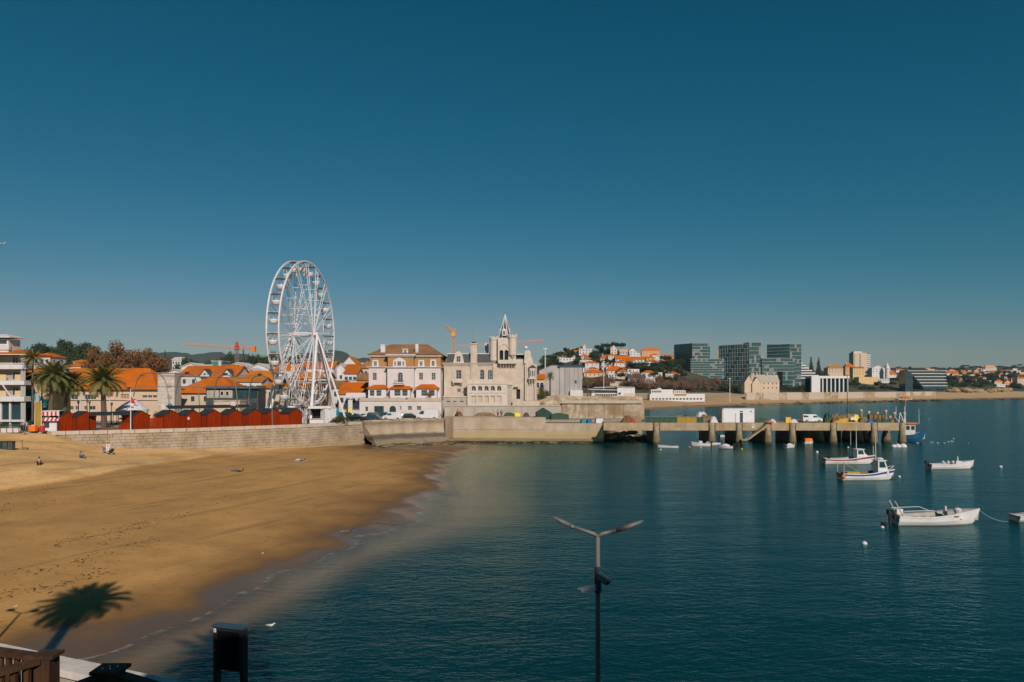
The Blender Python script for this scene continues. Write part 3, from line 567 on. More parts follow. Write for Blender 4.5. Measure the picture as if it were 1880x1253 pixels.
for px in bents:
    x = PX(px); d = 8.3 if px < 1500 else 19.5
    b = MB(); b.lathe([(0.62, 3.0), (0.64, 2.6), (0.78, 1.6), (0.86, 0.4), (0.86, -2)][::-1] + [(0.62, 4.74)], (x, 0.15, 0), 12); b.build('pile', M['pile'], pier, True)
    if px < 1500:
        b = MB(); b.box((x - 0.55, 0.7, -2), (x + 0.55, d, 3.88)); b.build('bent_wall', M['pile'], pier)
    else:
        for yy in (6.5, 12.5, 18.5):
            b = MB(); b.lathe([(0.95, -2), (1.0, 0.4), (0.85, 1.6), (0.62, 2.6), (0.62, 3.89)], (x, yy, 0), 10); b.build('pile', M['pile'], pier, True)
        b = MB(); b.box((x - 0.4, 0.8, 3.0), (x + 0.4, d, 3.88)); b.build('crossbeam', M['pile'], pier)
for px in (1568, 1632):
    for yy in (10, 16):
        b = MB(); b.lathe([(0.85, -2), (0.9, 0.5), (0.6, 1.8), (0.5, 3.89)], (PX(px), yy, 0), 10); b.build('pile', M['pile'], pier, True)
b = MB(); b.box((PX(1520), 13.2, -1), (PX(1598), 13.6, 3.6)); b.build('screen_wall', M['pile'], pier)
for px in (1562, 1614):
    b = MB(); b.beam((PX(px), 0.1, -0.5), (PX(px), 0.1, 3.0), 0.14); b.build('fender_post', M['blue'] if px == 1614 else M['greysteel'], pier)
st = empty('landing_stair', (XP(1405, PY), PY - 0.3, 0), 0, 'slanting concrete stair from the pier deck down to the water', 'stairs')
dx = XP(1405, PY) - XP(1370, PY)
for yy in (-1.2, -0.1):
    b = MB(); b.prism([(0.3, yy, 4.7), (0.3, yy, 4.25), (-dx, yy, 1.1), (-dx - 0.4, yy, 1.1), (-dx - 0.4, yy, 1.35), (-dx, yy, 1.5)], (0, 0.14, 0)); b.build('stringer', M['piercon'], st)
for k in range(14):
    t = (k + 0.5) / 14; b = MB(); b.box((-dx * t - 0.17, -1.05, 4.55 - 3.3 * t), (-dx * t + 0.17, -0.11, 4.61 - 3.3 * t)); b.build('step', M['piercon'], st)
b = MB(); b.box((-dx - 1.6, -1.4, 1.0), (-dx - 0.41, -0.05, 1.2)); b.build('landing', M['piercon'], st)
b = MB(); b.tube([(-dx, -1.2, 1.3), (-dx, -1.2, 2.2), (0.2, -1.2, 5.5), (0.2, -1.2, 4.6)], 0.03, 5); b.build('handrail', M['greysteel'], st)
b = MB(); b.beam((-dx - 1.2, -0.8, -1), (-dx - 1.2, -0.8, 1.0), 0.3); b.build('post', M['pile'], st)
# ------------------------------------------------------------------ building helpers
def arc_pts(x, z, w, h, n=8):
    r = w / 2; zc = z + h - r
    return [(x + r - r * math.cos(PI * i / n), zc + r * math.sin(PI * i / n)) for i in range(n + 1)]
def wall_open(b, o, u, w, z0, z1, ops, depth=0.25):
    """wall rectangle from o along u with real window openings and reveals; outside is to the right of u"""
    u = V(*u); n = V(u.y, -u.x, 0); o = V(*o)
    def P(x, z, d=0.0): return o + u * x + V(0, 0, z) - n * d
    xs = sorted({0, w} | {t for p in ops for t in (p[0], p[0] + p[2])}); zs = sorted({z0, z1} | {t for p in ops for t in (p[1], p[1] + p[3])})
    for xa, xb in zip(xs[:-1], xs[1:]):
        for za, zb in zip(zs[:-1], zs[1:]):
            xm, zm = (xa + xb) / 2, (za + zb) / 2
            if any(p[0] < xm < p[0] + p[2] and p[1] < zm < p[1] + p[3] for p in ops): continue
            b.poly([P(xa, za), P(xb, za), P(xb, zb), P(xa, zb)])
    for p in ops:
        x, z, ww, h = p[:4]; ar = len(p) > 4 and p[4]
        if ar:
            A = arc_pts(x, z, ww, h); out = [(x, z)] + A + [(x + ww, z)]; mid = len(A) // 2
            b.poly([P(x, z + h)] + [P(*q) for q in A[:mid + 1]][::1]); b.poly([P(x + ww, z + h)] + [P(*q) for q in A[mid:]][::-1][::-1])
        else: out = [(x, z), (x, z + h), (x + ww, z + h), (x + ww, z)]
        for q0, q1 in zip(out, out[1:] + out[:1]): b.poly([P(*q0), P(*q1), P(*q1, depth), P(*q0, depth)])
WM = {}
def win_mesh(w, h, nx=2, nz=2, arch=False, fm='white', gm='glass', fr=0.07, proud=0.05, two=True):
    key = (round(w, 2), round(h, 2), nx, nz, arch, fm, gm, round(proud, 2))
    if key in WM: return WM[key]
    f, g = MB(), MB(); y0, y1 = -proud, 0.0
    if arch:
        A = arc_pts(-w / 2, 0, w, h); B_ = arc_pts(-w / 2 + fr, fr, w - 2 * fr, h - 2 * fr); out = [(-w / 2, 0)] + A + [(w / 2, 0)]; inn = [(-w / 2 + fr, fr)] + B_ + [(w / 2 - fr, fr)]
        n = len(out)
        for i in range(n):
            j = (i + 1) % n; f.poly([(out[j][0], y0, out[j][1]), (out[i][0], y0, out[i][1]), (inn[i][0], y0, inn[i][1]), (inn[j][0], y0, inn[j][1])])
            f.poly([(inn[i][0], y0, inn[i][1]), (inn[j][0], y0, inn[j][1]), (inn[j][0], y1, inn[j][1]), (inn[i][0], y1, inn[i][1])])
            f.poly([(out[i][0], y0, out[i][1]), (out[j][0], y0, out[j][1]), (out[j][0], y1, out[j][1]), (out[i][0], y1, out[i][1])])
        g.poly([(x, y1 - 0.012, z) for x, z in out])
    else:
        f.box((-w / 2, y0, 0), (-w / 2 + fr, y1, h)); f.box((w / 2 - fr, y0, 0), (w / 2, y1, h)); f.box((-w / 2 + fr, y0, 0), (w / 2 - fr, y1, fr)); f.box((-w / 2 + fr, y0, h - fr), (w / 2 - fr, y1, h))
        g.poly([(-w / 2 + fr, y1 - 0.012, fr), (w / 2 - fr, y1 - 0.012, fr), (w / 2 - fr, y1 - 0.012, h - fr), (-w / 2 + fr, y1 - 0.012, h - fr)])
    t = fr * 0.6
    for i in range(1, nx): x = -w / 2 + w * i / nx; f.box((x - t / 2, y0 + 0.012, fr), (x + t / 2, y1 - 0.006, h - fr - (w * 0.2 if arch else 0)))
    for i in range(1, nz): z = h * i / nz; f.box((-w / 2 + fr, y0 + 0.016, z - t / 2), (w / 2 - fr, y1 - 0.008, z + t / 2))
    if two: WM[key] = (f.mesh('window', M[fm]), g.mesh('pane', M[gm]))
    return WM[key]
def window(parent, pos, rz, w, h, nx=2, nz=2, arch=False, fm='white', gm='glass', proud=0.05, name='window', sub=True):
    f, g = win_mesh(w, h, nx, nz, arch, fm, gm, proud=proud); o = put(f, name, parent, pos, rz)
    put(g, 'pane', o if sub else parent); return o
SW = {}
def small_window(parent, pos, rz, w, h, gm='glass', fm='white'):
    key = (round(w, 1), round(h, 1), gm, fm)
    if key not in SW:
        b = MB(); b.box((-w / 2 - 0.12, -0.06, -0.12), (w / 2 + 0.12, 0.05, h + 0.12)); b.mi = 1; b.poly([(-w / 2, -0.075, 0), (w / 2, -0.075, 0), (w / 2, -0.075, h), (-w / 2, -0.075, h)]); SW[key] = b.mesh('window', [M[fm], M[gm]])
    return put(SW[key], 'window', parent, pos, rz)
def hip_roof(b, x0, x1, y0, y1, z, zr, ov=0.4, inset=None, th=0.18):
    x0 -= ov; x1 += ov; y0 -= ov; y1 += ov; d = min((x1 - x0), (y1 - y0)) / 2 if inset is None else inset; ym = (y0 + y1) / 2; xm = (x0 + x1) / 2
    if (x1 - x0) >= (y1 - y0): A, B_ = (x0 + d, ym), (x1 - d, ym)
    else: A, B_ = (xm, y0 + d), (xm, y1 - d)
    c = [(x0, y0), (x1, y0), (x1, y1), (x0, y1)]
    vs_ = [(*q, z - th) for q in c] + [(*q, z) for q in c] + [(*A, zr), (*B_, zr)]
    if (x1 - x0) >= (y1 - y0): fs = [(4, 5, 9, 8), (5, 6, 9), (6, 7, 8, 9), (7, 4, 8)]
    else: fs = [(4, 5, 8), (5, 6, 9, 8), (6, 7, 9), (7, 4, 8, 9)]
    b.add(vs_, fs + [(3, 2, 1, 0)] + [(i, (i + 1) % 4, 4 + (i + 1) % 4, 4 + i) for i in range(4)])
def gable_roof(b, x0, x1, y0, y1, z, zr, ov=0.4, axis='x', th=0.2):
    if axis == 'x':
        ym = (y0 + y1) / 2; s = (zr - z) / (ym - y0); pr = [(y0 - ov, z - ov * s), (ym, zr), (y1 + ov, z - ov * s), (y1 + ov, z - ov * s + th), (ym, zr + th), (y0 - ov, z - ov * s + th)]
        b.prism([(x0 - ov, y, zz) for y, zz in pr][::-1], (x1 - x0 + 2 * ov, 0, 0))
    else:
        xm = (x0 + x1) / 2; s = (zr - z) / (xm - x0); pr = [(x0 - ov, z - ov * s), (xm, zr), (x1 + ov, z - ov * s), (x1 + ov, z - ov * s + th), (xm, zr + th), (x0 - ov, z - ov * s + th)]
        b.prism([(x, y0 - ov, zz) for x, zz in pr], (0, y1 - y0 + 2 * ov, 0))
def house(label, px0, px1, eave, ridge_, Y, depth=9, wall='white2', roof='tile', kind='hip', cols=3, rows=2, base=None, group=None, cat='house', name='house', wz=1.3, ww=0.9, gm='glass', chim=0, ov=0.4, rz=0.0, side=True, win=True):
    Xc = XP((px0 + px1) / 2, Y); w = (px1 - px0) * Y / F; zb = (lz(Xc, Y) if base is None else base) - 0.3
    ze = ZP(eave, Y) - zb; zr = ZP(ridge_, Y) - zb; o = empty(name, (Xc, Y, zb), rz, label, cat, group)
    b = MB(); h = w / 2
    if kind == 'gx': b.prism([(-h, 0, 0), (-h, 0, ze), (-h, depth / 2, zr), (-h, depth, ze), (-h, depth, 0)][::-1], (w, 0, 0))
    elif kind == 'gy': b.prism([(-h, 0, 0), (h, 0, 0), (h, 0, ze), (0, 0, zr), (-h, 0, ze)], (0, depth, 0))
    else: b.box((-h, 0, 0), (h, depth, ze))
    b.build('wall', M[wall], o)
    b = MB()
    if kind == 'hip': hip_roof(b, -h, h, 0, depth, ze, zr, ov)
    elif kind == 'gx': gable_roof(b, -h, h, 0, depth, ze, zr, ov, 'x')
    elif kind == 'gy': gable_roof(b, -h, h, 0, depth, ze, zr, ov, 'y')
    else: b.box((-h - 0.1, -0.1, ze), (h + 0.1, depth + 0.1, ze + 0.35))
    rf = b.build('roof', M[roof], o)
    for k in range(chim):
        c = MB(); x = -h * 0.6 + k * (w * 0.6 / max(1, chim - 1) if chim > 1 else 0); c.box((x, depth * 0.35, ze), (x + 0.8, depth * 0.35 + 0.8, zr + 1.1)); c.box((x - 0.08, depth * 0.35 - 0.08, zr + 1.1), (x + 0.88, depth * 0.35 + 0.88, zr + 1.3)); c.build('chimney', M['white2'], o)
    if win and cols and rows:
        fl = min(3.2, (ze - 0.6) / rows)
        for j in range(rows):
            z = ze - fl * (j + 1) + (fl - wz) * 0.45
            if z < 0.5: continue
            for i in range(cols): small_window(o, (-h + w * (i + 0.5) / cols, 0, z), 0, ww, wz, gm)
            if side:
                nc = max(1, int(depth / 4)); sx = 1 if Xc < 0 else -1
                for i in range(nc): small_window(o, (sx * h, depth * (i + 0.5) / nc, z), sx * PI / 2, ww, wz, gm)
    return o
# ------------------------------------------------------------------ turreted stone palace
Y0 = 170.0; PB = 5.0; pal = empty('stone_palace', (XP(815, Y0), Y0, PB), 0, 'pale stone palace with slate spire tower and arched loggia above the quay', 'palace')
def QX(p, y=0.0): return XP(p, Y0 + y) - XP(815, Y0)
def QZ(p, y=0.0): return ZP(p, Y0 + y) - PB
def qop(x0, x1, y0, y1, yy=0.0, ox=0.0, arch=False): return (QX(x0, yy) - ox, QZ(y1, yy), QX(x1, yy) - QX(x0, yy), QZ(y0, yy) - QZ(y1, yy), arch)
WD = 14.0
b = MB(); ops = [qop(837, 847, 680, 696), qop(839, 846, 714, 721), qop(881, 889, 679, 697, 0, 0, True), qop(896, 904, 679, 697, 0, 0, True)]
wall_open(b, (0, 0, 0), (1, 0, 0), QX(905), 0, QZ(669), ops); wall_open(b, (0, WD, 0), (0, -1, 0), WD, 0, QZ(669), [])
b.build('wall', M['stone'], pal)
for p in ops[:3]: window(pal, (p[0] + p[2] / 2, 0.22, p[1]), 0, p[2], p[3], 2, 3, p[4])
p = ops[3]; window(pal, (p[0] + p[2] / 2 + 0.15, 0.24, p[1]), 0, p[2] * 0.6, p[3] * 0.9, 1, 3, True)
b = MB(); b.box((-0.35, -0.35, QZ(669)), (QX(905), 0.1, QZ(667.5))); b.box((-0.5, -0.5, QZ(667.5)), (QX(905), 0.2, QZ(666.6)))
b.build('cornice', M['stone2'], pal)
for k in range(26):
    x = -0.1 + k * (QX(905) - 0.2) / 26; c = MB(); c.box((x, -0.3, QZ(671.5)), (x + 0.22, -0.001, QZ(669))); c.build('corbel', M['stone2'], pal)
def mansard(x0, x1, z0, z1, y0=0.1, inset=1.2):
    b = MB(); b.add([(x0, y0, z0), (x1, y0, z0), (x1, WD, z0), (x0, WD, z0), (x0 + inset * 0.3, y0 + inset, z1), (x1 - inset * 0.3, y0 + inset, z1), (x1 - inset * 0.3, WD - inset, z1), (x0 + inset * 0.3, WD - inset, z1)], [(0, 1, 5, 4), (1, 2, 6, 5), (2, 3, 7, 6), (3, 0, 4, 7), (4, 5, 6, 7)]); return b.build('roof', M['slate'], pal)
mansard(QX(819), QX(905), QZ(666.6), QZ(649.5))
b = MB(); b.box((QX(820), 1.1, QZ(650.2)), (QX(904), 1.5, QZ(648.2))); b.build('ridge_cresting', M['stone2'], pal)
b = MB(); z0, z1 = QZ(667), QZ(650)      # gabled stone dormer
b.prism([(QX(832), -0.15, z0), (QX(852), -0.15, z0), (QX(850), -0.15, QZ(657)), (QX(848), -0.15, z1), (QX(845), -0.15, QZ(646.5)), (QX(842), -0.15, QZ(645)), (QX(839), -0.15, QZ(646.5)), (QX(836), -0.15, z1), (QX(834), -0.15, QZ(657))], (0, 2.0, 0)); d_ = b.build('dormer', M['stone2'], pal)
window(d_, (QX(842), -0.16, QZ(665)), 0, 1.1, 1.5, 2, 2)
b = MB(); b.box((QX(864), -0.25, QZ(700)), (QX(876), 1.4, QZ(633))); b.box((QX(863), -0.4, QZ(633)), (QX(877), 1.55, QZ(630.5))); c_ = b.build('chimney', M['stone'], pal)
b = MB(); b.box((QX(866), 0.1, QZ(630.5)), (QX(874), 1.1, QZ(628))); b.build('chimney_cap', M['black'], c_)
b = MB(); b.box((QX(889), 4, QZ(650)), (QX(896), 5, QZ(628))); b.build('chimney', M['white2'], pal)
b = MB(); b.tube([(QX(868), 0.6, QZ(630)), (QX(868), 0.6, QZ(604))], 0.03, 5); b.build('antenna', M['greysteel'], pal)
# balcony under the left window
b = MB(); b.box((QX(831), -1.1, QZ(703)), (QX(849.5), -0.001, QZ(701))); b.box((QX(831), -1.1, QZ(701)), (QX(849.5), -0.95, QZ(695.5))); bal = b.build('balcony', M['stone2'], pal)
for x in (833, 847): c = MB(); c.prism([(QX(x) - 0.2, -0.001, QZ(703)), (QX(x) - 0.2, -1.0, QZ(703)), (QX(x) - 0.2, -0.6, QZ(707)), (QX(x) - 0.2, -0.001, QZ(707.5))], (0.4, 0, 0)); c.build('bracket', M['stone2'], bal)
# loggia terrace
ly = -3.2; b = MB(); lx0 = QX(858, ly); ar = [qop(x, x + 8, 709, 718, ly, lx0, True) for x in (865.5, 877.2, 889, 900.6, 912.2)]; pn = [qop(x, x + 8, 727, 740, ly, lx0) for x in (865.5, 877.2, 889, 900.6, 912.2)]
wall_open(b, (lx0, ly, 0), (1, 0, 0), QX(931, ly) - lx0, QZ(747, ly), QZ(704, ly), ar + pn, 0.45); wall_open(b, (QX(931, ly), ly, 0), (0, 1, 0), 3.2, QZ(747, ly), QZ(704, ly), [])
wall_open(b, (lx0, 0, 0), (0, -1, 0), 3.2, QZ(747, ly), QZ(704, ly), []); b.poly([(lx0, ly, QZ(704, ly)), (QX(931, ly), ly, QZ(704, ly)), (QX(931, ly), 0, QZ(704, ly)), (lx0, 0, QZ(704, ly))]); lg = b.build('loggia', M['stone2'], pal)
for p in ar: window(lg, (lx0 + p[0] + p[2] / 2, ly + 0.42, p[1]), 0, p[2], p[3], 2, 1, True)
for p in pn: c = MB(); c.box((lx0 + p[0], ly + 0.3, p[1]), (lx0 + p[0] + p[2], ly + 0.44, p[1] + p[3])); c.build('panel', M['stone'], lg)
b = MB(); b.box((lx0 - 0.12, ly - 0.14, QZ(705.5, ly)), (QX(931, ly) + 0.12, ly + 0.25, QZ(703.2, ly))); b.box((lx0, ly, QZ(703.2, ly)), (QX(905, ly), ly + 0.2, QZ(697, ly))); b.box((lx0 - 0.1, ly - 0.1, QZ(722, ly)), (QX(931, ly) + 0.1, ly - 0.002, QZ(720, ly))); b.build('parapet', M['stone2'], lg)
# low terrace left of the loggia
b = MB(); b.box((QX(814, -2.6), -2.6, 0), (QX(857, -2.6), -0.002, QZ(728, -2.6))); tr_ = b.build('terrace', M['concrete'], pal)
b = MB(); b.box((QX(813.5, -2.6), -2.75, QZ(729.5, -2.6)), (QX(857, -2.6), -2.4, QZ(727.5, -2.6))); b.build('terrace_coping', M['stone2'], tr_)
for x in (822, 834, 846): c = MB(); c.box((QX(x), -2.63, QZ(738, -2.6)), (QX(x + 6), -2.601, QZ(736.5, -2.6))); c.build('vent', M['dark'], tr_)
# middle and right wing
b = MB(); ops = [qop(948, 955, 715, 733, 0, QX(905), False)]
wall_open(b, (QX(905), -0.4, 0), (1, 0, 0), QX(963) - QX(905), 0, QZ(668), ops, 0.6)
b.build('wall', M['stone'], pal)
p = ops[0]; c = MB(); c.box((QX(905) + p[0], 0.1, p[1]), (QX(905) + p[0] + p[2], 0.19, p[1] + p[3])); c.build('door', M['dark'], pal)
b = MB(); b.prism([(QX(943), -0.4, QZ(711)), (QX(952), -0.4, QZ(711)), (QX(951), -0.4, QZ(707)), (QX(947), -0.4, QZ(704.5))], (0, -0.9, 0)); b.build('door_hood', M['stone2'], pal)
b = MB()   # right wing turns away
rx0, rx1 = QX(963), QX(986)
b.prism([(rx0, -0.4, 0), (rx0 + 0.3, -1.0, 0), (rx1 - 1.0, -1.0, 0), (rx1, 0.6, 0), (rx1 + 0.4, WD, 0), (rx0, WD, 0)], (0, 0, QZ(668))); b.build('wing', M['stone'], pal)
for x in (963.5, 967, 972, 977, 981): c = MB(); c.box((QX(x), -1.14, QZ(735)), (QX(x + 1.6), -1.001, QZ(670))); c.build('buttress', M['stone2'], pal)
b = MB(); gp = [(962, 668), (979, 668), (977, 660), (974.5, 655), (974.5, 648), (972.5, 644), (965, 644), (963, 648)]
b.prism([(QX(x), -1.0, QZ(y)) for x, y in gp], (0, 1.2, 0)); gb = b.build('stepped_gable', M['stone2'], pal)
b = MB(); b.lathe([(0.1, -0.45), (0.4, -0.3), (0.5, 0), (0.4, 0.3), (0.1, 0.45)], (QX(965.5), 0.4, QZ(638.5)), 12); b.tube([(QX(965.5), 0.4, QZ(644)), (QX(965.5), 0.4, QZ(640))], 0.08, 6); b.build('satellite_dome', M['white'], pal, True)
b = MB(); b.add([(QX(947), 0.1, QZ(660)), (QX(963), 0.1, QZ(660)), (QX(963), 6, QZ(660)), (QX(947), 6, QZ(660)), (QX(948), 1.5, QZ(651.5)), (QX(963), 1.5, QZ(651.5)), (QX(963), 5, QZ(651.5)), (QX(948), 5, QZ(651.5))], [(0, 1, 5, 4), (1, 2, 6, 5), (3, 0, 4, 7), (4, 5, 6, 7)]); b.build('roof', M['slate'], pal)
b = MB(); b.box((QX(947), -0.2, QZ(668)), (QX(963), 6, QZ(660.1))); b.box((QX(946), -0.5, QZ(652)), (QX(964), 2.0, QZ(650))); b.build('attic', M['stone2'], pal)
# oriel on brackets
b = MB(); ox0, ox1 = QX(970), QX(984); b.prism([(ox0, -1.0, QZ(694)), (ox0 + 0.3, -2.0, QZ(694)), (ox1 - 0.3, -2.0, QZ(694)), (ox1, -1.0, QZ(694))], (0, 0, QZ(676) - QZ(694))); b.prism([(ox0 - 0.2, -1.0, QZ(696.5)), (ox0, -2.25, QZ(696.5)), (ox1, -2.25, QZ(696.5)), (ox1 + 0.2, -1.0, QZ(696.5))], (0, 0, 0.34)); ol = b.build('oriel', M['stone2'], pal)
for k in range(3): window(ol, (ox0 + 0.55 + k * 0.42, -2.0, QZ(692)), 0, 0.36, 1.6, 1, 1, True, gm='dark')
b = MB(); b.add([(ox0 - 0.1, -0.9, QZ(676)), (ox0 + 0.2, -2.2, QZ(676)), (ox1 - 0.2, -2.2, QZ(676)), (ox1 + 0.1, -0.9, QZ(676)), ((ox0 + ox1) / 2, -0.9, QZ(670))], [(0, 1, 4), (1, 2, 4), (2, 3, 4), (0, 3, 2, 1)]); b.build('oriel_roof', M['slate'], ol)
for x in (970.5, 975, 979.5): c = MB(); c.prism([(QX(x), -1.0, QZ(697)), (QX(x), -2.15, QZ(697)), (QX(x), -1.7, QZ(702)), (QX(x), -1.3, QZ(706)), (QX(x), -1.0, QZ(710))], (0.32, 0, 0)); c.build('bracket', M['stone2'], ol)
# porch columns and white door right of the loggia
for x in (931.5, 934.2, 936.9, 939.6): c = MB(); c.lathe([(0.16, 0), (0.12, 0.2), (0.12, QZ(707) - QZ(746) - 0.2), (0.18, QZ(707) - QZ(746))], (QX(x), -1.3, QZ(746)), 8); c.build('column', M['stone2'], pal)
b = MB(); b.box((QX(930.5), -1.6, QZ(707)), (QX(941), -0.401, QZ(704))); b.build('porch_roof', M['stone2'], pal)
b = MB(); b.box((QX(931), -0.5, QZ(746)), (QX(938), -0.402, QZ(729))); b.build('door', M['white'], pal)
b = MB(); b.box((QX(941), -2.4, 0), (QX(990), -1.15, QZ(736))); b.build('terrace', M['stone'], pal)
b = MB(); b.prism([(QX(944), -2.6, QZ(744)), (QX(953), -2.6, QZ(735)), (QX(953), -2.6, QZ(744))], (0, 0.5, 0)); b.build('stair_wall', M['stone2'], pal)
# tower
ty = 0.0; tx0, tx1 = QX(914), QX(947)
b = MB(); ops = [qop(917, 924, 643, 661, -0.6, tx0, True), qop(926.2, 933.2, 643, 661, -0.6, tx0, True)]
wall_open(b, (tx0, -0.6, 0), (1, 0, 0), tx1 - tx0, QZ(668), QZ(621), ops, 0.5); wall_open(b, (tx1, -0.6, 0), (0, 1, 0), 5.0, QZ(668), QZ(621), []); wall_open(b, (tx0, 4.4, 0), (0, -1, 0), 5.0, QZ(668), QZ(621), [])
b.poly([(tx0, -0.6, QZ(621)), (tx1, -0.6, QZ(621)), (tx1, 4.4, QZ(621)), (tx0, 4.4, QZ(621))]); tw = b.build('tower', M['stone2'], pal)
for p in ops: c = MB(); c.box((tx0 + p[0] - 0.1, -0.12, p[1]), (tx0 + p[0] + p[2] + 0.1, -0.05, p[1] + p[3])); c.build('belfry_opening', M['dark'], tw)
b = MB(); b.lathe([(0.10, 0), (0.10, 1.9)], (QX(925.1), -0.5, QZ(661)), 8); b.build('mullion', M['stone2'], tw)
for (px, rr, yt, yb, yy) in ((906, 0.95, 620, 662, 0.8), (941, 1.0, 617, 652, -0.5)):
    c = MB(); z0, z1 = QZ(yb), QZ(yt); c.lathe([(0.1, z0 - 1.2), (rr * 0.6, z0 - 0.5), (rr, z0), (rr, z1 - 0.7), (rr * 1.15, z1 - 0.55), (rr * 1.15, z1)], (QX(px), yy, 0), 14); tr_ = c.build('turret', M['stone2'], tw, False)
    for k in range(8): a = 2 * PI * k / 8; d = MB(); d.box((-0.16, -0.16, 0), (0.16, 0.16, 0.32)); put(d.mesh('merlon', M['stone2']), 'merlon', tr_, (QX(px) + math.cos(a) * rr, yy + math.sin(a) * rr, z1), a)
b = MB(); b.lathe([(0.55, QZ(668)), (0.55, QZ(632)), (0.75, QZ(630)), (0.75, QZ(627))], (QX(911), 2.2, 0), 10); b.build('turret', M['stone2'], tw)
gz = QZ(627)    # carved gable over the belfry
b = MB(); A = [(QX(916), QZ(642))] + [(QX(925 - 9 * math.cos(PI * i / 10)), QZ(637) + 1.05 * math.sin(PI * i / 10)) for i in range(11)] + [(QX(934), QZ(642))]; I = [(QX(925 - 7.6 * math.cos(PI * i / 10)), QZ(641) + 1.05 * math.sin(PI * i / 10)) for i in range(11)]
for i in range(10): b.prism([(A[i + 1][0], -0.75, A[i + 1][1]), (A[i + 2][0], -0.75, A[i + 2][1]), (I[i + 1][0], -0.75, I[i + 1][1]), (I[i][0], -0.75, I[i][1])][::-1], (0, 0.149, 0))
b.build('arch_moulding', M['stone2'], tw)
b = MB(); b.box((QX(916), -1.8, QZ(668.5)), (QX(948), -0.601, QZ(667))); b.box((QX(916), -1.8, QZ(667)), (QX(948), -1.62, QZ(662))); b.box((QX(947.2), -1.6, QZ(667)), (QX(948), -0.61, QZ(662))); mb = b.build('balcony', M['stone2'], tw)
for x in (918, 923, 928, 933, 938, 943): c = MB(); c.prism([(QX(x), -0.601, QZ(668.6)), (QX(x), -1.7, QZ(668.6)), (QX(x), -1.1, QZ(672)), (QX(x), -0.601, QZ(676))], (0.36, 0, 0)); c.build('bracket', M['stone2'], mb)
sx0, sx1, sb, ap = QX(915.3), QX(938.3), QZ(621), QZ(577); scx, scy = QX(927), 1.2
b = MB(); hw = (sx1 - sx0) / 2
base = [(scx + hw * x, scy + hw * y) for x, y in ((-1, -0.55), (-0.45, -1), (0.45, -1), (1, -0.55), (1, 0.55), (0.45, 1), (-0.45, 1), (-1, 0.55))]
b.add([(x, y, sb) for x, y in base] + [(scx, scy, ap)], [(i, (i + 1) % 8, 8) for i in range(8)]); sp = b.build('spire', M['slate'], tw)
for x, y in base:
    c = MB(); c.beam((x, y, sb), (scx, scy, ap + 0.1), 0.16); c.build('rib', M['white'], sp)
c = MB(); c.tube([(scx, scy, ap - 0.2), (scx, scy, ap + 2.6)], 0.035, 5); c.lathe([(0.03, -0.2), (0.16, 0), (0.03, 0.2)], (scx, scy, ap + 0.35), 8); c.build('finial', M['greysteel'], sp)
b = MB(); b.prism([(QX(921.5), -0.7, QZ(617)), (QX(929.8), -0.7, QZ(617)), (QX(929.8), -0.7, QZ(607)), (QX(925.6), -0.7, QZ(603.5)), (QX(921.5), -0.7, QZ(607))], (0, 1.6, 0)); dm = b.build('dormer', M['white'], sp); window(dm, (QX(925.6), -0.71, QZ(615.5)), 0, 0.75, 1.05, 2, 2)
for sx in (-1, 1): c = MB(); c.box((scx + sx * hw * 0.72 - 0.2, scy - 0.6, QZ(612)), (scx + sx * hw * 0.72 + 0.2, scy + 0.2, QZ(606))); c.add([(scx + sx * hw * 0.72 - 0.3, scy - 0.7, QZ(606)), (scx + sx * hw * 0.72 + 0.3, scy - 0.7, QZ(606)), (scx + sx * hw * 0.72 + 0.3, scy + 0.2, QZ(606)), (scx + sx * hw * 0.72 - 0.3, scy + 0.2, QZ(606)), (scx + sx * hw * 0.72, scy - 0.25, QZ(603))], [(0, 1, 4), (1, 2, 4), (2, 3, 4), (3, 0, 4)]); c.build('side_dormer', M['white2'], sp)
# stone terrace wall and bastion in front and right of the palace
bw = empty('bastion_wall', (0, 0, 0), 0, 'stained stone bastion wall right of the palace, above the landward end of the pier', 'wall')
M['bastion'] = streaks(mat('bastion_masonry', (0.47, 0.39, 0.29), (0.33, 0.26, 0.18), 1.0, 0.95, bump=0.7, bscale=2.2, c3=(0.25, 0.17, 0.10), scale3=0.3), (0.20, 0.13, 0.08), 0.7, (0.7, 0.7, 0.1))
b = MB(); b.prism([(XP(1032, 165), 165, -1), (XP(1178, 165), 165, -1), (XP(1178, 165) + 1.5, 183, -1), (XP(1032, 165), 183, -1)], (0, 0, ZP(741, 165) + 1)); b.build('wall_face', M['bastion'], bw)
b = MB(); b.box((XP(1031, 164.7), 164.6, ZP(741, 165)), (XP(1179, 164.7), 165.5, ZP(735.5, 165))); b.build('parapet', M['coping'], bw)
for k in range(8): x = XP(1040 + k * 17.5, 165); c = MB(); c.box((x, 164.9, 3.5), (x + 0.45, 165.0, ZP(743, 165))); c.build('pilaster', M['bastion'], bw)
tw_ = empty('terrace_wall', (0, 0, 0), 0, 'low plastered wall along the quay at the foot of the palace', 'wall')
b = MB(); b.box((XP(816, 164), 164.0, 5.0), (XP(1031, 164), 164.6, ZP(746.5, 164))); b.build('wall_face', M['concrete'], tw_)
b = MB(); b.box((XP(815, 164), 163.85, ZP(746.5, 164)), (XP(1031, 164), 164.75, ZP(745, 164))); b.build('coping', M['coping'], tw_)
b = MB(); b.box((XP(816, 164), 164.6, 5.0), (XP(1031, 164), 167.3, ZP(747.5, 164))); b.build('fill', M['concrete'], tw_)
rs = empty('rough_stone_slope', (0, 0, 0), 0, 'rough stone retaining bank below the grey sheeted building', 'wall'); r = random.Random(4); b = MB()
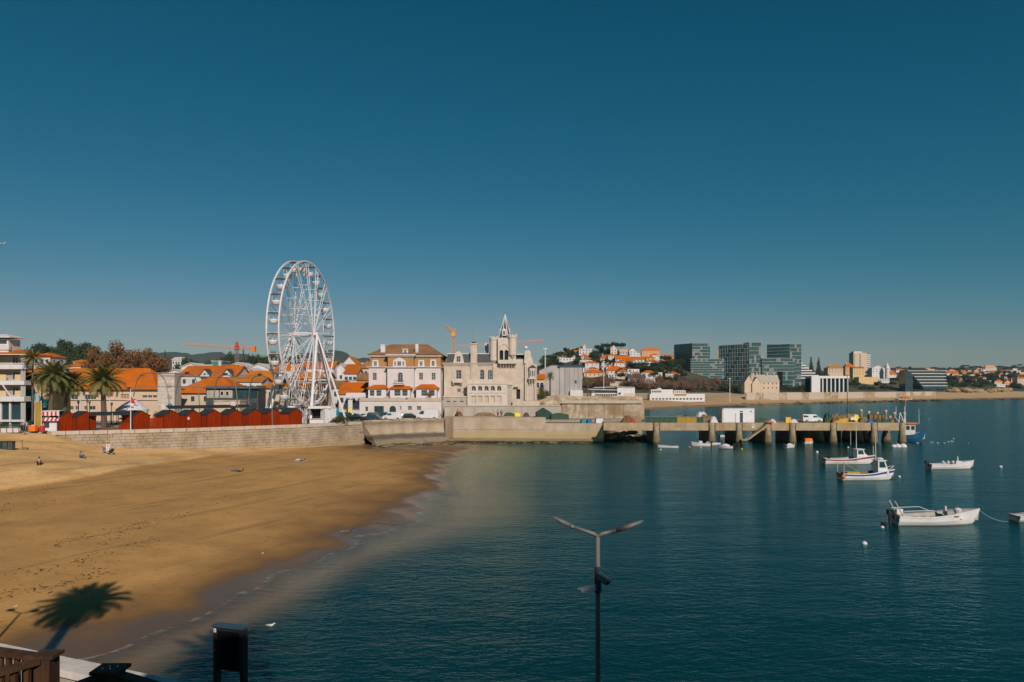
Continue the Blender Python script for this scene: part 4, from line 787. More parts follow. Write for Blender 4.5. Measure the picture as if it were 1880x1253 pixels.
b.prism([(XP(990, 170), 168, 7.5), (XP(1180, 170), 168, 7.5), (XP(1180, 170), 171, 10.2), (XP(1090, 170), 171, 10.4), (XP(1080, 170), 171, 10.2), (XP(1020, 170), 171, 10.6), (XP(990, 170), 171, 9.2)][::1], (0, 0.01, -3)); b.build('bank', M['bastion'], rs)
for i in range(110):
    px = r.uniform(1005, 1085); t = r.random(); put(sm[i % 4], 'stone', rs, M=Matrix.Translation((XP(px, 169.5), 168 + 3 * t, 7.4 + 2.6 * t)) @ rot(r.uniform(-0.3, 0.3)) @ Matrix.Rotation(-0.8, 4, 'X') @ Matrix.Diagonal((r.uniform(0.4, 0.7), 1, r.uniform(0.6, 1.1), 1)))
# ------------------------------------------------------------------ white villa with tile-clad attic
Y1 = 166.0; vil = empty('villa', (XP(677, Y1), Y1, 5.0), 0, 'cream three storey villa with brown tiled attic and two white chimneys', 'villa')
def VX(p, y=0.0): return XP(p, Y1 + y) - XP(677, Y1)
def VZ(p, y=0.0): return ZP(p, Y1 + y) - 5.0
def vop(x0, x1, y0, y1, ox=0.0, yy=0.0, arch=False): return (VX(x0, yy) - ox, VZ(y1, yy), VX(x1, yy) - VX(x0, yy), VZ(y0, yy) - VZ(y1, yy), arch)
VD = 14.0; by = -1.4
o1 = [vop(684, 691.5, 685, 698.5)]; o2 = [vop(730, 739.5, 684, 702, VX(711, by), by, True)]; o3 = [vop(769, 776.5, 685, 698), vop(792, 799.5, 685, 698)]
b = MB(); wall_open(b, (0, 0, 0), (1, 0, 0), VX(809), 0, VZ(675), o1 + o3); wall_open(b, (VX(809), 0, 0), (0, 1, 0), VD, 0, VZ(675), [(3, VZ(698), 1.1, 1.8), (8, VZ(698), 1.1, 1.8)]); wall_open(b, (0, VD, 0), (0, -1, 0), VD, 0, VZ(675), []); b.build('wall', M['pink'], vil)
b = MB(); bx0, bx1 = VX(711, by), VX(760, by); wall_open(b, (bx0, by, 0), (1, 0, 0), bx1 - bx0, 0, VZ(675, by), o2); wall_open(b, (bx1, by, 0), (0, 1, 0), -by, 0, VZ(675), []); wall_open(b, (bx0, 0, 0), (0, -1, 0), -by, 0, VZ(675), []); b.build('bay', M['pink'], vil)
for p in o1 + o3: window(vil, (p[0] + p[2] / 2, 0.2, p[1]), 0, p[2], p[3], 2, 4)
p = o2[0]; window(vil, (bx0 + p[0] + p[2] / 2, by + 0.2, p[1]), 0, p[2], p[3], 2, 4, True)
for y in (3.55, 8.55): window(vil, (VX(809) - 0.2, y, VZ(698)), PI / 2, 1.1, 1.8, 2, 3)
b = MB()
for z, e in ((VZ(675.6), 0.25), (VZ(674.6), 0.4)): b.box((-e, -e, z), (VX(809) + e, VD + e, z + 0.13))
b.box((bx0 - 0.4, by - 0.4, VZ(675.6)), (bx1 + 0.4, -0.42, VZ(673.9))); b.build('cornice', M['white2'], vil)
b = MB(); b.box((0.35, 0.3, VZ(674) + 0.05), (VX(808.5), VD - 0.3, VZ(655.5))); b.build('attic', M['tileclad'], vil)
b = MB(); b.box((bx0 + 0.1, by + 0.1, VZ(674) + 0.05), (bx1 - 0.1, 0.299, VZ(655.5))); b.build('attic', M['tileclad'], vil)
b = MB(); b.box((-0.1, -0.1, VZ(655.5)), (VX(809.5), VD, VZ(653.6))); b.box((bx0 - 0.2, by - 0.25, VZ(655.5)), (bx1 + 0.2, -0.11, VZ(653.6))); b.box((-0.3, -0.3, VZ(653.6)), (VX(811), VD + 0.2, VZ(651.4))); b.box((bx0 - 0.4, by - 0.45, VZ(653.6)), (bx1 + 0.4, -0.31, VZ(651.4))); b.build('cornice', M['white2'], vil)
b = MB(); hip_roof(b, 0, VX(810), 0, VD, VZ(651.3), VZ(636) + 0.9, 0.3, inset=4.4); b.build('roof', M['tilebrown'], vil)
b = MB(); b.box((VX(697), 1.2, VZ(655)), (VX(705.3), 2.3, VZ(633.5))); b.box((VX(696.5), 1.1, VZ(633.5)), (VX(705.8), 2.4, VZ(632))); b.build('chimney', M['white'], vil)
b = MB(); b.lathe([(0.48, VZ(655)), (0.48, VZ(634)), (0.42, VZ(632)), (0.1, VZ(631))], (VX(763.6), 1.4, 0), 14); b.build('chimney', M['white'], vil, True)
for px in (747, 782): b = MB(); b.box((VX(px), 6.2, VZ(640)), (VX(px) + 0.5, 6.7, VZ(633.5))); b.build('roof_vent', M['white'], vil)
b = MB(); b.prism([(VX(738), 0.9, VZ(651)), (VX(748), 0.9, VZ(651)), (VX(748), 0.9, VZ(641.5)), (VX(738), 0.9, VZ(641.5))], (0, 2.2, 0)); b.box((VX(737.4), 0.7, VZ(641.5)), (VX(748.6), 3.2, VZ(640.4))); dm = b.build('dormer', M['white'], vil); window(dm, (VX(743), 0.88, VZ(649.5)), 0, 0.8, 0.95, 2, 2)
def attic_window(x0, x1, yt, yb, yy, n=1):
    b = MB(); w = VX(x1) - VX(x0); b.prism([(VX(x0) - 0.25, yy, VZ(yb)), (VX(x1) + 0.25, yy, VZ(yb)), (VX(x1) + 0.1, yy, VZ(yt)), (VX(x0) - 0.1, yy, VZ(yt))], (0, 0.32, 0)); f = b.build('window_surround', M['white'], vil)
    for k in range(n): window(f, (VX(x0) + w * (k + 0.5) / n, yy - 0.002, VZ(yb) + 0.22), 0, w / n * 0.72, VZ(yt) - VZ(yb) - 0.45, 2, 3)
attic_window(685, 693.5, 661.5, 674, 0.0); attic_window(769, 777.5, 661.5, 674, 0.0); attic_window(791, 799.5, 660.5, 674, 0.0)
b = MB(); yy = by - 0.2; b.prism([(VX(723), yy, VZ(674)), (VX(747), yy, VZ(674)), (VX(746), yy, VZ(663)), (VX(741), yy, VZ(660)), (VX(735), yy, VZ(657)), (VX(729), yy, VZ(660)), (VX(724), yy, VZ(663))], (0, 0.35, 0)); f = b.build('window_surround', M['white'], vil)
for x, w in ((727.5, 0.5), (735, 1.0), (742.5, 0.5)): window(f, (VX(x), yy - 0.002, VZ(672.5)), 0, w, 1.15, 2, 3)
b = MB(); b.box((VX(724.5, by), by - 1.2, VZ(707, by)), (VX(743.5, by), by - 0.002, VZ(705.5, by))); bl = b.build('balcony', M['stone2'], vil)
b = MB()
for k in range(15): x = VX(725, by) + k * (VX(743, by) - VX(725, by)) / 14; b.beam((x, by - 1.15, VZ(705.5, by)), (x, by - 1.15, VZ(698.8, by)), 0.035)
b.beam((VX(724.8, by), by - 1.15, VZ(698.7, by)), (VX(743.2, by), by - 1.15, VZ(698.7, by)), 0.06); b.build('railing', M['black'], bl)
def veranda(x0, x1, rt, rb, wins, yy):
    """glazed ground floor veranda with orange tiled roof"""
    z0, ze, zr = VZ(736, yy), VZ(rb, yy), VZ(rt, yy); xa, xb = VX(x0, yy), VX(x1, yy); b = MB(); ops = [vop(a, c, 716.5, 727.5, xa, yy) for a, c in wins]
    wall_open(b, (xa, yy, 0), (1, 0, 0), xb - xa, z0, ze, ops, 0.15); wall_open(b, (xb, yy, 0), (0, 1, 0), -yy, z0, ze, []); wall_open(b, (xa, 0, 0), (0, -1, 0), -yy, z0, ze, []); v = b.build('veranda', M['white'], vil)
    for p in ops: window(v, (xa + p[0] + p[2] / 2, yy + 0.13, p[1]), 0, p[2], p[3], 1, 2, gm='glass')
    b = MB(); e = 0.4; b.add([(xa - e, yy - e, ze), (xb + e, yy - e, ze), (xb + e, -0.03, ze), (xa - e, -0.03, ze), (xa + 0.9, -0.02, zr), (xb - 0.9, -0.02, zr), (xa - e, yy - e, ze - 0.15), (xb + e, yy - e, ze - 0.15), (xb + e, -0.03, ze - 0.15), (xa - e, -0.03, ze - 0.15)], [(0, 1, 5, 4), (1, 2, 5), (3, 0, 4), (6, 7, 1, 0), (7, 8, 2, 1), (9, 6, 0, 3), (9, 8, 7, 6)]); b.build('veranda_roof', M['tile'], v)
veranda(676, 709, 706.5, 713, [(678.5, 687.5), (690.5, 700.5)], -2.5)
veranda(716, 753, 706.5, 713.5, [(723.5, 735.5), (738, 748.5)], -3.6)
veranda(764, 802, 705.5, 713, [(773, 784.5), (787, 798)], -2.6)
# basement terrace with garage doors
ty = -5.2; b = MB(); gx0 = VX(660, ty); ops = [vop(687, 704.5, 746, 757, gx0, ty), vop(715, 727, 745.5, 757, gx0, ty, True), vop(733.5, 736.8, 746, 753, gx0, ty), vop(748.5, 756, 746, 753.5, gx0, ty), vop(765, 773, 746, 753.5, gx0, ty), vop(671, 675.5, 747, 755, gx0, ty)]
wall_open(b, (gx0, ty, 0), (1, 0, 0), VX(810, ty) - gx0, 0, VZ(736, ty), ops, 0.3); wall_open(b, (VX(810, ty), ty, 0), (0, 1, 0), -ty, 0, VZ(736, ty), []); b.poly([(gx0, ty, VZ(736, ty)), (VX(810, ty), ty, VZ(736, ty)), (VX(810, ty), 0, VZ(736, ty)), (gx0, 0, VZ(736, ty))]); tb = b.build('terrace', M['pink'], vil)
for p in ops[2:5]: window(tb, (gx0 + p[0] + p[2] / 2, ty + 0.25, p[1]), 0, p[2], p[3], 2, 2)
for p in (ops[0], ops[1], ops[5]): c = MB(); c.box((gx0 + p[0], ty + 0.2, p[1]), (gx0 + p[0] + p[2], ty + 0.29, p[1] + p[3])); c.build('garage_door' if p is not ops[5] else 'door', M['darkgreen'] if p is not ops[5] else M['slate'], tb)
b = MB(); b.box((gx0 - 0.1, ty - 0.15, VZ(737, ty)), (VX(810, ty) + 0.1, ty + 0.3, VZ(735.3, ty)))
b.box((gx0, ty + 0.05, VZ(735.3, ty)), (VX(810, ty), ty + 0.2, VZ(731, ty))); b.build('balustrade', M['coping'], tb)
for px in (666, 684, 706, 730, 760, 786, 808): c = MB(); c.box((VX(px, ty) - 0.2, ty - 0.05, VZ(735.2, ty)), (VX(px, ty) + 0.2, ty + 0.3, VZ(729.8, ty))); c.build('pier', M['coping'], tb)
for px in (693, 748): c = MB(); c.box((VX(px) , -0.06, VZ(706)), (VX(px) + 0.01, -0.05, VZ(706)))
for x in (709.6, 761): c = MB(); c.tube([(VX(x), -0.12, VZ(675.6)), (VX(x), -0.12, VZ(707))], 0.06, 6); c.build('downpipe', M['greysteel'], vil)
# ------------------------------------------------------------------ apartment building at the left edge
Y2 = 124.0; ap_ = empty('apartment_building', (XP(-70, Y2), Y2, 5.0), 0, 'white balconied apartment building with orange roof at the left edge', 'building')
def AX(p): return XP(p, Y2) - XP(-70, Y2)
def AZ(p): return ZP(p, Y2) - 5.0
b = MB(); b.prism([(0, 1.6, 0), (AX(35), 1.6, 0), (AX(35) - 8.6, 14, 0), (-8.6, 14, 0)], (0, 0, AZ(653))); b.build('wall', M['concrete'], ap_)
b = MB(); b.prism([(AX(35) + 0.001, 0.4, 0.4), (AX(44), 0.4, 0.4), (AX(44) - 9.4, 14, 0.4), (AX(35) - 9.4, 14, 0.4)], (0, 0, AZ(652) - 0.4)); b.build('side_wall', M['greysheet'], ap_)
for (zt, zb, x1) in ((670, 678, 47), (699, 707, 44.5), (728, 737.5, 44.5)):
    b = MB(); b.box((0, 0, AZ(zb)), (AX(x1), 1.8, AZ(zb) + 0.25)); b.box((0, 0, AZ(zb) + 0.25), (AX(x1), 0.14, AZ(zt))); b.box((AX(x1) - 0.14, 0.141, AZ(zb) + 0.25), (AX(x1), 1.7, AZ(zt))); bl = b.build('balcony', M['white'], ap_)
    b = MB(); b.beam((0, 0.07, AZ(zt) + 0.25), (AX(x1), 0.07, AZ(zt) + 0.25), 0.05)
    for k in range(9): b.beam((AX(-40 + k * 10.5), 0.07, AZ(zt)), (AX(-40 + k * 10.5), 0.07, AZ(zt) + 0.25), 0.04)
    b.build('railing', M['wsteel'], bl)
for zt, zb in ((655, 668), (682, 697), (711, 727)):
    for px in (-30, 14, 17): 
        if px != 17: window(ap_, (AX(px + 3), 1.58, AZ(zb)), 0, 1.2, AZ(zt) - AZ(zb), 2, 1)
    if zt > 660: 
        for px in (2, 30): b = MB(); b.box((AX(px) - 0.65, 0.5, AZ(zb + 3)), (AX(px) + 0.5, 0.6, AZ(zb - 9))); b.build('blind', M['paleyellow'], ap_)
b = MB(); hip_roof(b, -4, AX(47), 0.2, 6, AZ(650.5), AZ(640), 0.5); b.build('roof', M['tile'], ap_)
b = MB(); b.box((-0.5, -0.4, AZ(652)), (AX(50), 6.4, AZ(650.8))); b.build('eave', M['white'], ap_)
b = MB(); b.box((0, 1.0, AZ(650)), (AX(8), 4, AZ(622))); b.box((0, 0.8, AZ(642)), (AX(10), 1.3, AZ(633))); ph = b.build('penthouse', M['white'], ap_); b = MB(); hip_roof(b, 0, AX(12), 0.6, 4, AZ(618), AZ(612), 0.4); b.build('penthouse_roof', M['white'], ph); b = MB(); b.box((AX(-20), 0.98, AZ(631)), (AX(5), 0.999, AZ(624))); b.build('window', M['glass'], ph)
b = MB(); b.box((0, 0.9, 0.2), (AX(40), 1.4, AZ(741))); b.build('shop_window', M['glassd'], ap_)
for px in (-30, -5, 12, 38): c = MB(); c.box((AX(px), 0.6, 0), (AX(px) + 0.3, 0.89, AZ(738))); c.build('pillar', M['white2'], ap_)
b = MB(); b.box((AX(-20), 0.3, AZ(775)), (AX(42), 0.55, AZ(771))); b.build('ledge', M['white2'], ap_)
b = MB(); b.beam((AX(5), -0.1, AZ(706)), (AX(25), -0.1, AZ(735)), 0.16); b.build('awning_arm', M['wsteel'], ap_)
# ------------------------------------------------------------------ yellow building with a teal wave mural
Y3 = 128.0; mu = empty('mural_building', (XP(40, Y3), Y3, 5.0), 0, 'yellow building with a teal wave mural behind the palms', 'building')
def UX(p): return XP(p, Y3) - XP(40, Y3)
def UZ(p): return ZP(p, Y3) - 5.0
b = MB(); b.box((0, 0, 0), (UX(98), 5, UZ(697))); b.build('wall', M['paleyellow'], mu)
b = MB(); b.box((-0.1, -0.1, UZ(697)), (UX(98.5), 5.1, UZ(684))); b.build('roof_storey', M['slate'], mu)
def flat(pts, y, m, name='mural_wave'): b = MB(); b.prism([(UX(x), y, UZ(yy)) for x, yy in pts][::-1], (0, 0.02, 0)); b.build(name, m, mu)
flat([(40, 747), (94, 747), (94, 733), (84, 734), (76, 730), (70, 722), (62, 716), (56, 714), (50, 716), (44, 715), (40, 717)], -0.03, M['teal'])
M['tealdark'] = mat('dark_teal_paint', (0.012, 0.10, 0.15), (0.02, 0.17, 0.19), 0.6, 0.8); M['muralgrey'] = mat('grey_mural_paint', (0.42, 0.38, 0.40), None, 0.5, 0.8); M['muraldark'] = mat('slate_mural_paint', (0.12, 0.12, 0.13), None, 0.5, 0.8)
flat([(42, 747), (60, 747), (66, 738), (58, 730), (50, 736), (44, 732)], -0.055, M['tealdark'])
flat([(62, 716), (68, 712), (74, 716), (79, 724), (86, 731), (94, 733), (94, 729), (87, 727), (82, 721), (77, 713), (70, 708), (63, 710)], -0.05, M['muralgrey'])
flat([(79, 712), (83, 720), (88, 726), (94, 728), (94, 726), (88, 723), (84, 717), (82, 711)], -0.075, M['muraldark'])
flat([(66, 722), (72, 724), (72, 738), (66, 740)], -0.08, M['muralgrey'])
b = MB(); b.box((UX(46), -0.2, 0), (UX(94), -0.001, UZ(748))); b.build('shopfront', M['glassd'], mu)
# ------------------------------------------------------------------ long peach building with orange roof, and its stone stair block
Y4 = 152.0; lg_ = empty('long_peach_building', (XP(96, Y4), Y4, 5.0), 0, 'long peach building with orange hipped roof behind the three palms', 'building')
def BX(p): return XP(p, Y4) - XP(96, Y4)
def BZ(p): return ZP(p, Y4) - 5.0
def bop(x0, x1, y0, y1): return (BX(x0), BZ(y1), BX(x1) - BX(x0), BZ(y0) - BZ(y1))
ops = [bop(x, x + w, 725, 734) for x, w in ((130, 13), (155, 21))] + [bop(221, 237, 724, 733), bop(261, 270, 726, 731), bop(271, 279, 726, 731), bop(280, 288, 726, 731)] + [bop(x, x + w, 746, 753) for x, w in ((128, 7), (138, 7), (154, 6), (163, 12))]
b = MB(); wall_open(b, (0, 0, 0), (1, 0, 0), BX(290), 0, BZ(716), ops, 0.2); b.build('wall', M['peach'], lg_)
for i, p in enumerate(ops): window(lg_, (p[0] + p[2] / 2, 0.18, p[1]), 0, p[2], p[3], max(2, int(p[2] / 0.6)) if i < 3 else 2, 1 if i != 2 else 3, gm='glass' if i != 2 else 'tileclad')
b = MB(); b.box((-0.3, -0.5, BZ(717)), (BX(290) + 0.1, 12, BZ(714.5))); b.box((-0.2, -0.25, BZ(735.2)), (BX(290), -0.002, BZ(734.4))); b.build('cornice', M['concrete'], lg_)
b = MB(); hip_roof(b, -4, BX(290), -0.4, 12, BZ(714.3), BZ(684) + 1.1, 0.3, inset=5.2); b.build('roof', M['tile'], lg_)
for px in (147, 188, 201): c = MB(); c.box((BX(px), -0.15, 0.2), (BX(px + 2.5), -0.001, BZ(717))); c.build('pilaster', M['white2'], lg_)
Y5 = 149.5; sb_ = empty('stone_stair_block', (XP(289.5, Y5), Y5, 5.0), 0, 'pale stone faced block at the right end of the long peach building', 'building')
kx = Y5 / F
b = MB(); b.box((0, 0, 0), (31 * kx, 3.0, ZP(686, Y5) - 5)); b.build('wall', M['stone'], sb_)
for i in range(4):
    for j in range(7):
        c = MB(); c.box((0.04 + i * 0.92, -0.05, 3.3 + j * 0.82), (0.04 + i * 0.92 + 0.88, -0.001, 3.3 + j * 0.82 + 0.78)); c.build('cladding_slab', M['stone2'], sb_)
for z in (707, 728): c = MB(); c.lathe([(0.5, 0), (0.55, 0.1), (0.3, 0.14)], (0, 0, 0), 14); o_ = c.build('lamp_rosette', M['concrete'], sb_); o_.location = (22 * kx, -0.06, ZP(z, Y5) - 5); o_.rotation_euler = (PI / 2, 0, 0)
b = MB(); b.box((-0.1, -0.15, ZP(686, Y5) - 5), (31 * kx + 0.1, 3.1, ZP(684.5, Y5) - 5)); b.build('coping', M['concrete'], sb_)
# ------------------------------------------------------------------ old town roofs between the long building and the villa
TG = 'tiled town roofs behind the huts'
house('orange roofed pale house right of the stone stair block, behind the second hoop', 319, 436, 721, 690, 168, 13, 'cream', 'tile', 'hip', 5, 2, 5, cat='building', name='town_house', ov=0.6)
o = house('grey panelled building with dark window bands behind the light hoops', 378, 474, 712, 711, 163, 5, 'slate', 'slate', 'flat', 0, 0, 5, cat='building', name='grey_building')
for k, (a, c) in enumerate(((380, 402), (404, 427), (430, 448), (450, 472))):
    b = MB(); b.box((XP(a, 163) - XP(426, 163), -0.12, ZP(731, 163) - 4.7), (XP(c, 163) - XP(426, 163), 0.0, ZP(716, 163) - 4.7)); b.build('panel', M['concrete' if k in (0, 1) else 'glassd'], o)
for px in (408, 418): small_window(o, (XP(px, 163) - XP(426, 163), -0.13, ZP(726, 163) - 4.7), 0, 0.6, 0.9, 'dark')
b = MB(); b.box((XP(376, 163) - XP(426, 163), -0.7, ZP(714, 163) - 4.7), (XP(476, 163) - XP(426, 163), 0.2, ZP(712, 163) - 4.7)); b.build('eave', M['slate'], o)
house('low cream market hall with a shop sign band behind the huts', 392, 440, 738, 737, 158, 4, 'cream', 'concrete', 'flat', 0, 0, 5, cat='building', name='market_hall')
house('cream house with shallow orange hip roof left of the ferris wheel', 467, 585, 712, 694, 170, 12, 'cream', 'tile2', 'hip', 6, 2, 5, name='town_house', ov=0.5)
house('small lean-to house with orange roof against the cream house', 438, 470, 735, 721, 166, 6, 'cream', 'tile', 'gx', 2, 1, 5, name='town_house')
house('white house with two dark gabled dormers in an orange roof', 330, 432, 690, 672, 200, 12, 'white2', 'tile', 'gx', 6, 2, 5, name='town_house')
for px in (376, 417):
    Yd = 199.0; o = empty('gabled_dormer', (XP(px, Yd), Yd, ZP(689, Yd)), 0, f'white gabled dormer with dark barge boards, {"left" if px < 400 else "right"} one of the pair', 'dormer', 'gabled dormers on the town roof')
    b = MB(); b.prism([(-1.3, 0, -0.5), (1.3, 0, -0.5), (1.3, 0, 0), (0, 0, 1.5), (-1.3, 0, 0)], (0, 3, 0)); b.build('wall', M['white'], o)
    b = MB(); gable_roof(b, -1.3, 1.3, 0, 3, 0.1, 1.6, 0.25, 'y', 0.25); b.build('roof', M['slate'], o); small_window(o, (0, 0, 0), 0, 0.5, 0.6)
house('white town house with ochre ridge roof left of the wheel', 440, 506, 698, 681, 205, 12, 'white2', 'tile2', 'gx', 6, 2, 5, name='town_house')
house('long white house with shuttered windows below an ochre roof', 396, 480, 701, 693, 190, 8, 'white', 'tile2', 'gx', 7, 2, 5, name='town_house')
house('orange gabled roof above the dormered house', 385, 425, 678, 670, 230, 10, 'cream', 'tile', 'gx', 3, 2, 5, name='town_house', chim=1)
house('white concrete block with antenna masts above the town roofs', 369, 391, 671, 670, 240, 8, 'white2', 'concrete', 'flat', 2, 3, 5, name='apartment_block', cat='building')
house('green glass topped building behind the antenna block', 388, 407, 664, 663, 260, 8, 'teal', 'concrete', 'flat', 0, 0, 5, name='office_block', cat='building')
for i, (a, c, e, rg, lab) in enumerate(((332, 368, 674, 667, 'white house with low curved gable left of the antenna block'), (420, 452, 673, 666, 'white gabled house just left of the crane mast'), (456, 494, 677, 668, 'white arched gable house with dark windows left of the wheel'), (306, 336, 684, 679, 'white house with low roof above the stone stair block'), (440, 470, 683, 676, 'white gabled house with yellow awning under the crane'))):
    house(lab, a, c, e, rg, 250 - 6 * i, 10, 'white', 'white2', 'gy', 3, 2, 5, name='town_house')
house('white house on the wooded slope left of the crane', 316, 336, 661, 656, 420, 9, 'white', 'white2', 'gx', 4, 2, name='town_house')
house('small white house seen through the brown plane trees', 222, 232, 680, 668, 300, 7, 'white', 'white2', 'flat', 2, 2, name='town_house', cat='house')
house('orange roofed house left of the brown plane trees', 122, 148, 672, 665, 260, 8, 'peach', 'tile', 'hip', 3, 2, name='town_house')
house('peach tower house left of the brown plane trees', 134, 152, 664, 660, 280, 8, 'peach', 'tile2', 'hip', 2, 3, name='town_house')
house('white house with orange roof behind the tallest thin palm', 62, 92, 655, 647, 260, 9, 'white2', 'tile', 'hip', 3, 2, name='town_house')
house('white house behind the leftmost palms', 52, 82, 684, 676, 200, 9, 'white2', 'tile', 'gx', 3, 2, 5, name='town_house')
# right of the wheel
house('orange roofed shop with white awning right of the wheel', 622, 677, 723, 703, 175, 12, 'white2', 'tile', 'gx', 5, 1, 5, name='shop_building', cat='building')
o = empty('striped_awning', (XP(655, 172), 172, ZP(722, 172)), 0, 'white fringed shop awning below the orange roof right of the wheel', 'awning')
b = MB(); b.prism([(-2.6, 0, 0), (2.6, 0, 0), (2.6, -1.6, -1.0), (-2.6, -1.6, -1.0)], (0, 0, 0.06)); b.build('canopy', M['white'], o)
for k in range(13): b = MB(); b.box((-2.6 + k * 0.4, -1.63, -1.35), (-2.6 + k * 0.4 + 0.28, -1.6, -1.0)); b.build('fringe', M['white2'], o)
o = empty('shop_sign', (XP(643, 171), 171, 5), 0, 'yellow and white shop sign panel left of the villa', 'sign')
b = MB(); b.box((-0.55, 0, 0), (0.55, 0.12, ZP(733, 171) - 5)); b.build('panel', M['white'], o)
for k in range(4): b = MB(); b.box((-0.5, -0.02, 0.5 + k * 0.55), (0.5, -0.001, 0.5 + k * 0.55 + 0.38)); b.build('stripe', M['brightyellow'], o)
for k, (a, c, e, rg, Yk, wl_, rf, kd, lab) in enumerate((
    (626, 658, 672, 655, 260, 'white', 'tile2', 'gy', 'large white gable with ochre roof right of the wheel'),
    (634, 660, 676, 669, 235, 'white', 'tile', 'gx', 'white house with bright orange roof below the large gable'),
    (612, 640, 684, 668, 245, 'white', 'white2', 'gy', 'white plain gable just right of the wheel rim'),
    (617, 634, 700, 690, 200, 'white2', 'white2', 'flat', 'white balconied block right of the wheel legs'),
    (632, 655, 686, 677, 215, 'pink', 'tile', 'gx', 'pinkish house with orange roof beside the balconied block'),
    (640, 662, 700, 684, 205, 'white', 'concrete', 'flat', 'pale blue-white house with dark doorway left of the villa'),
    (655, 680, 698, 686, 195, 'cream', 'tilebrown', 'gx', 'brown roofed house tucked behind the villa corner'),
    (660, 684, 676, 662, 225, 'cream', 'tilebrown', 'hip', 'house with weathered brown roof left of the villa attic'),
    (655, 668, 668, 655, 280, 'white', 'white2', 'flat', 'white chimney-like tower house behind the large gable'),
    (505, 545, 680, 668, 215, 'white2', 'tile', 'gx', 'white town house with orange roof seen through the left wheel spokes'),
    (552, 612, 676, 664, 240, 'white', 'tile', 'gx', 'white town house with orange roof seen through the right wheel spokes'),
    (545, 600, 694, 684, 200, 'white2', 'tile2', 'gx', 'white town house with ochre roof seen through the lower wheel spokes'),
    (575, 625, 712, 700, 182, 'white2', 'tilebrown', 'gx', 'low white building with brown roof behind the wheel base'))):
    house(lab, a, c, e, rg, Yk, 9, wl_, rf, kd, 3, 2, 5, name='town_house')
# ------------------------------------------------------------------ beach huts
WD_ = V(WALL[3][0] - WALL[2][0], WALL[3][1] - WALL[2][1], 0).normalized(); WN = V(WD_.y, -WD_.x, 0); HUT_RZ = math.atan2(WD_.y, WD_.x)
def hut(px, label, w=3.05, depth=2.6, he=2.35, hr=3.2, back=1.75, dz=0.0):
    # find the point on the wall line seen at px
    best = min((abs((along(WALL, s)[0].x) * F / along(WALL, s)[0].y + CX - px), s) for s in [i * 0.2 for i in range(int(Lw * 5))])[1]
    p, d, nn = along(WALL, best); rz = 1.03; q = p - nn * back
    o = empty('beach_hut', (q.x, q.y, 5.0 + dz), rz, label, 'hut', 'red beach huts on the sea wall'); h = w / 2
    nb = 16; bw_ = w / nb
    f = MB()
    for i in range(nb):
        x0 = -h + i * bw_ + 0.008; x1 = -h + (i + 1) * bw_ - 0.008; zt = lambda x: he + (hr - he) * (1 - abs(x) / h)
        f.prism([(x0, -0.03, 0.02), (x1, -0.03, 0.02), (x1, -0.03, zt(x1) - 0.02), (x0, -0.03, zt(x0) - 0.02)], (0, 0.05, 0))
    f.build('gable_boards', M['hutred'], o)
    nd = 14
    for sx in (-1, 1):
        f = MB()
        for i in range(nd): y0 = depth * i / nd + 0.008; y1 = depth * (i + 1) / nd - 0.008; f.box((sx * h - 0.02, y0, 0.02), (sx * h + 0.02, y1, he - 0.02))
        f.build('side_boards', M['hutred'], o)
    f = MB(); f.prism([(-h + 0.03, 0.025, 0), (h - 0.03, 0.025, 0), (h - 0.03, 0.025, he - 0.03), (0, 0.025, hr - 0.03), (-h + 0.03, 0.025, he - 0.03)], (0, depth - 0.05, 0)); f.build('frame', M['dark'], o)
    f = MB(); gable_roof(f, -h, h, 0, depth, he, hr, 0.14, 'y', 0.10); f.build('roof', M['roofblack'], o)
    for sx in (-1, 1): f = MB(); f.box((sx * h - 0.05, -0.06, 0), (sx * h + 0.05, 0.0, he)); f.build('corner_post', M['black'], o)
    return o
hutpx = [(121, 'leftmost red beach hut with black roof, beside the striped kiosk'), (155, 'second red beach hut from the left with an awning on its right'), (259, 'red beach hut just right of the white flagpole'), (316, 'red beach hut with a tall plain side fence, second right of the flagpole'), (359, 'red beach hut with a small white star on its gable'), (398, 'red beach hut just right of the hut with the star'),
         (437, 'red beach hut fourth from the right end of the row'), (473, 'red beach hut third from the right end of the row'), (509, 'red beach hut second from the right end of the row'), (550, 'rightmost red beach hut, beside the wheel ticket booth')]
HUTS = []
for i, (px, lab) in enumerate(hutpx): HUTS.append(hut(px, lab, dz=0.0, depth=2.6 if i != 2 else 3.2))
# star on the fifth hut
b = MB(); b.prism([(0.24 * (1 if k % 2 == 0 else 0.42) * math.sin(PI * k / 5) * 1.5, -0.06, 0.24 * (1 if k % 2 == 0 else 0.42) * math.cos(PI * k / 5) * 1.5) for k in range(10)], (0, 0.025, 0)); s5 = b.build('star', M['white'], HUTS[4]); s5.location = (-0.95, 0, 1.75)
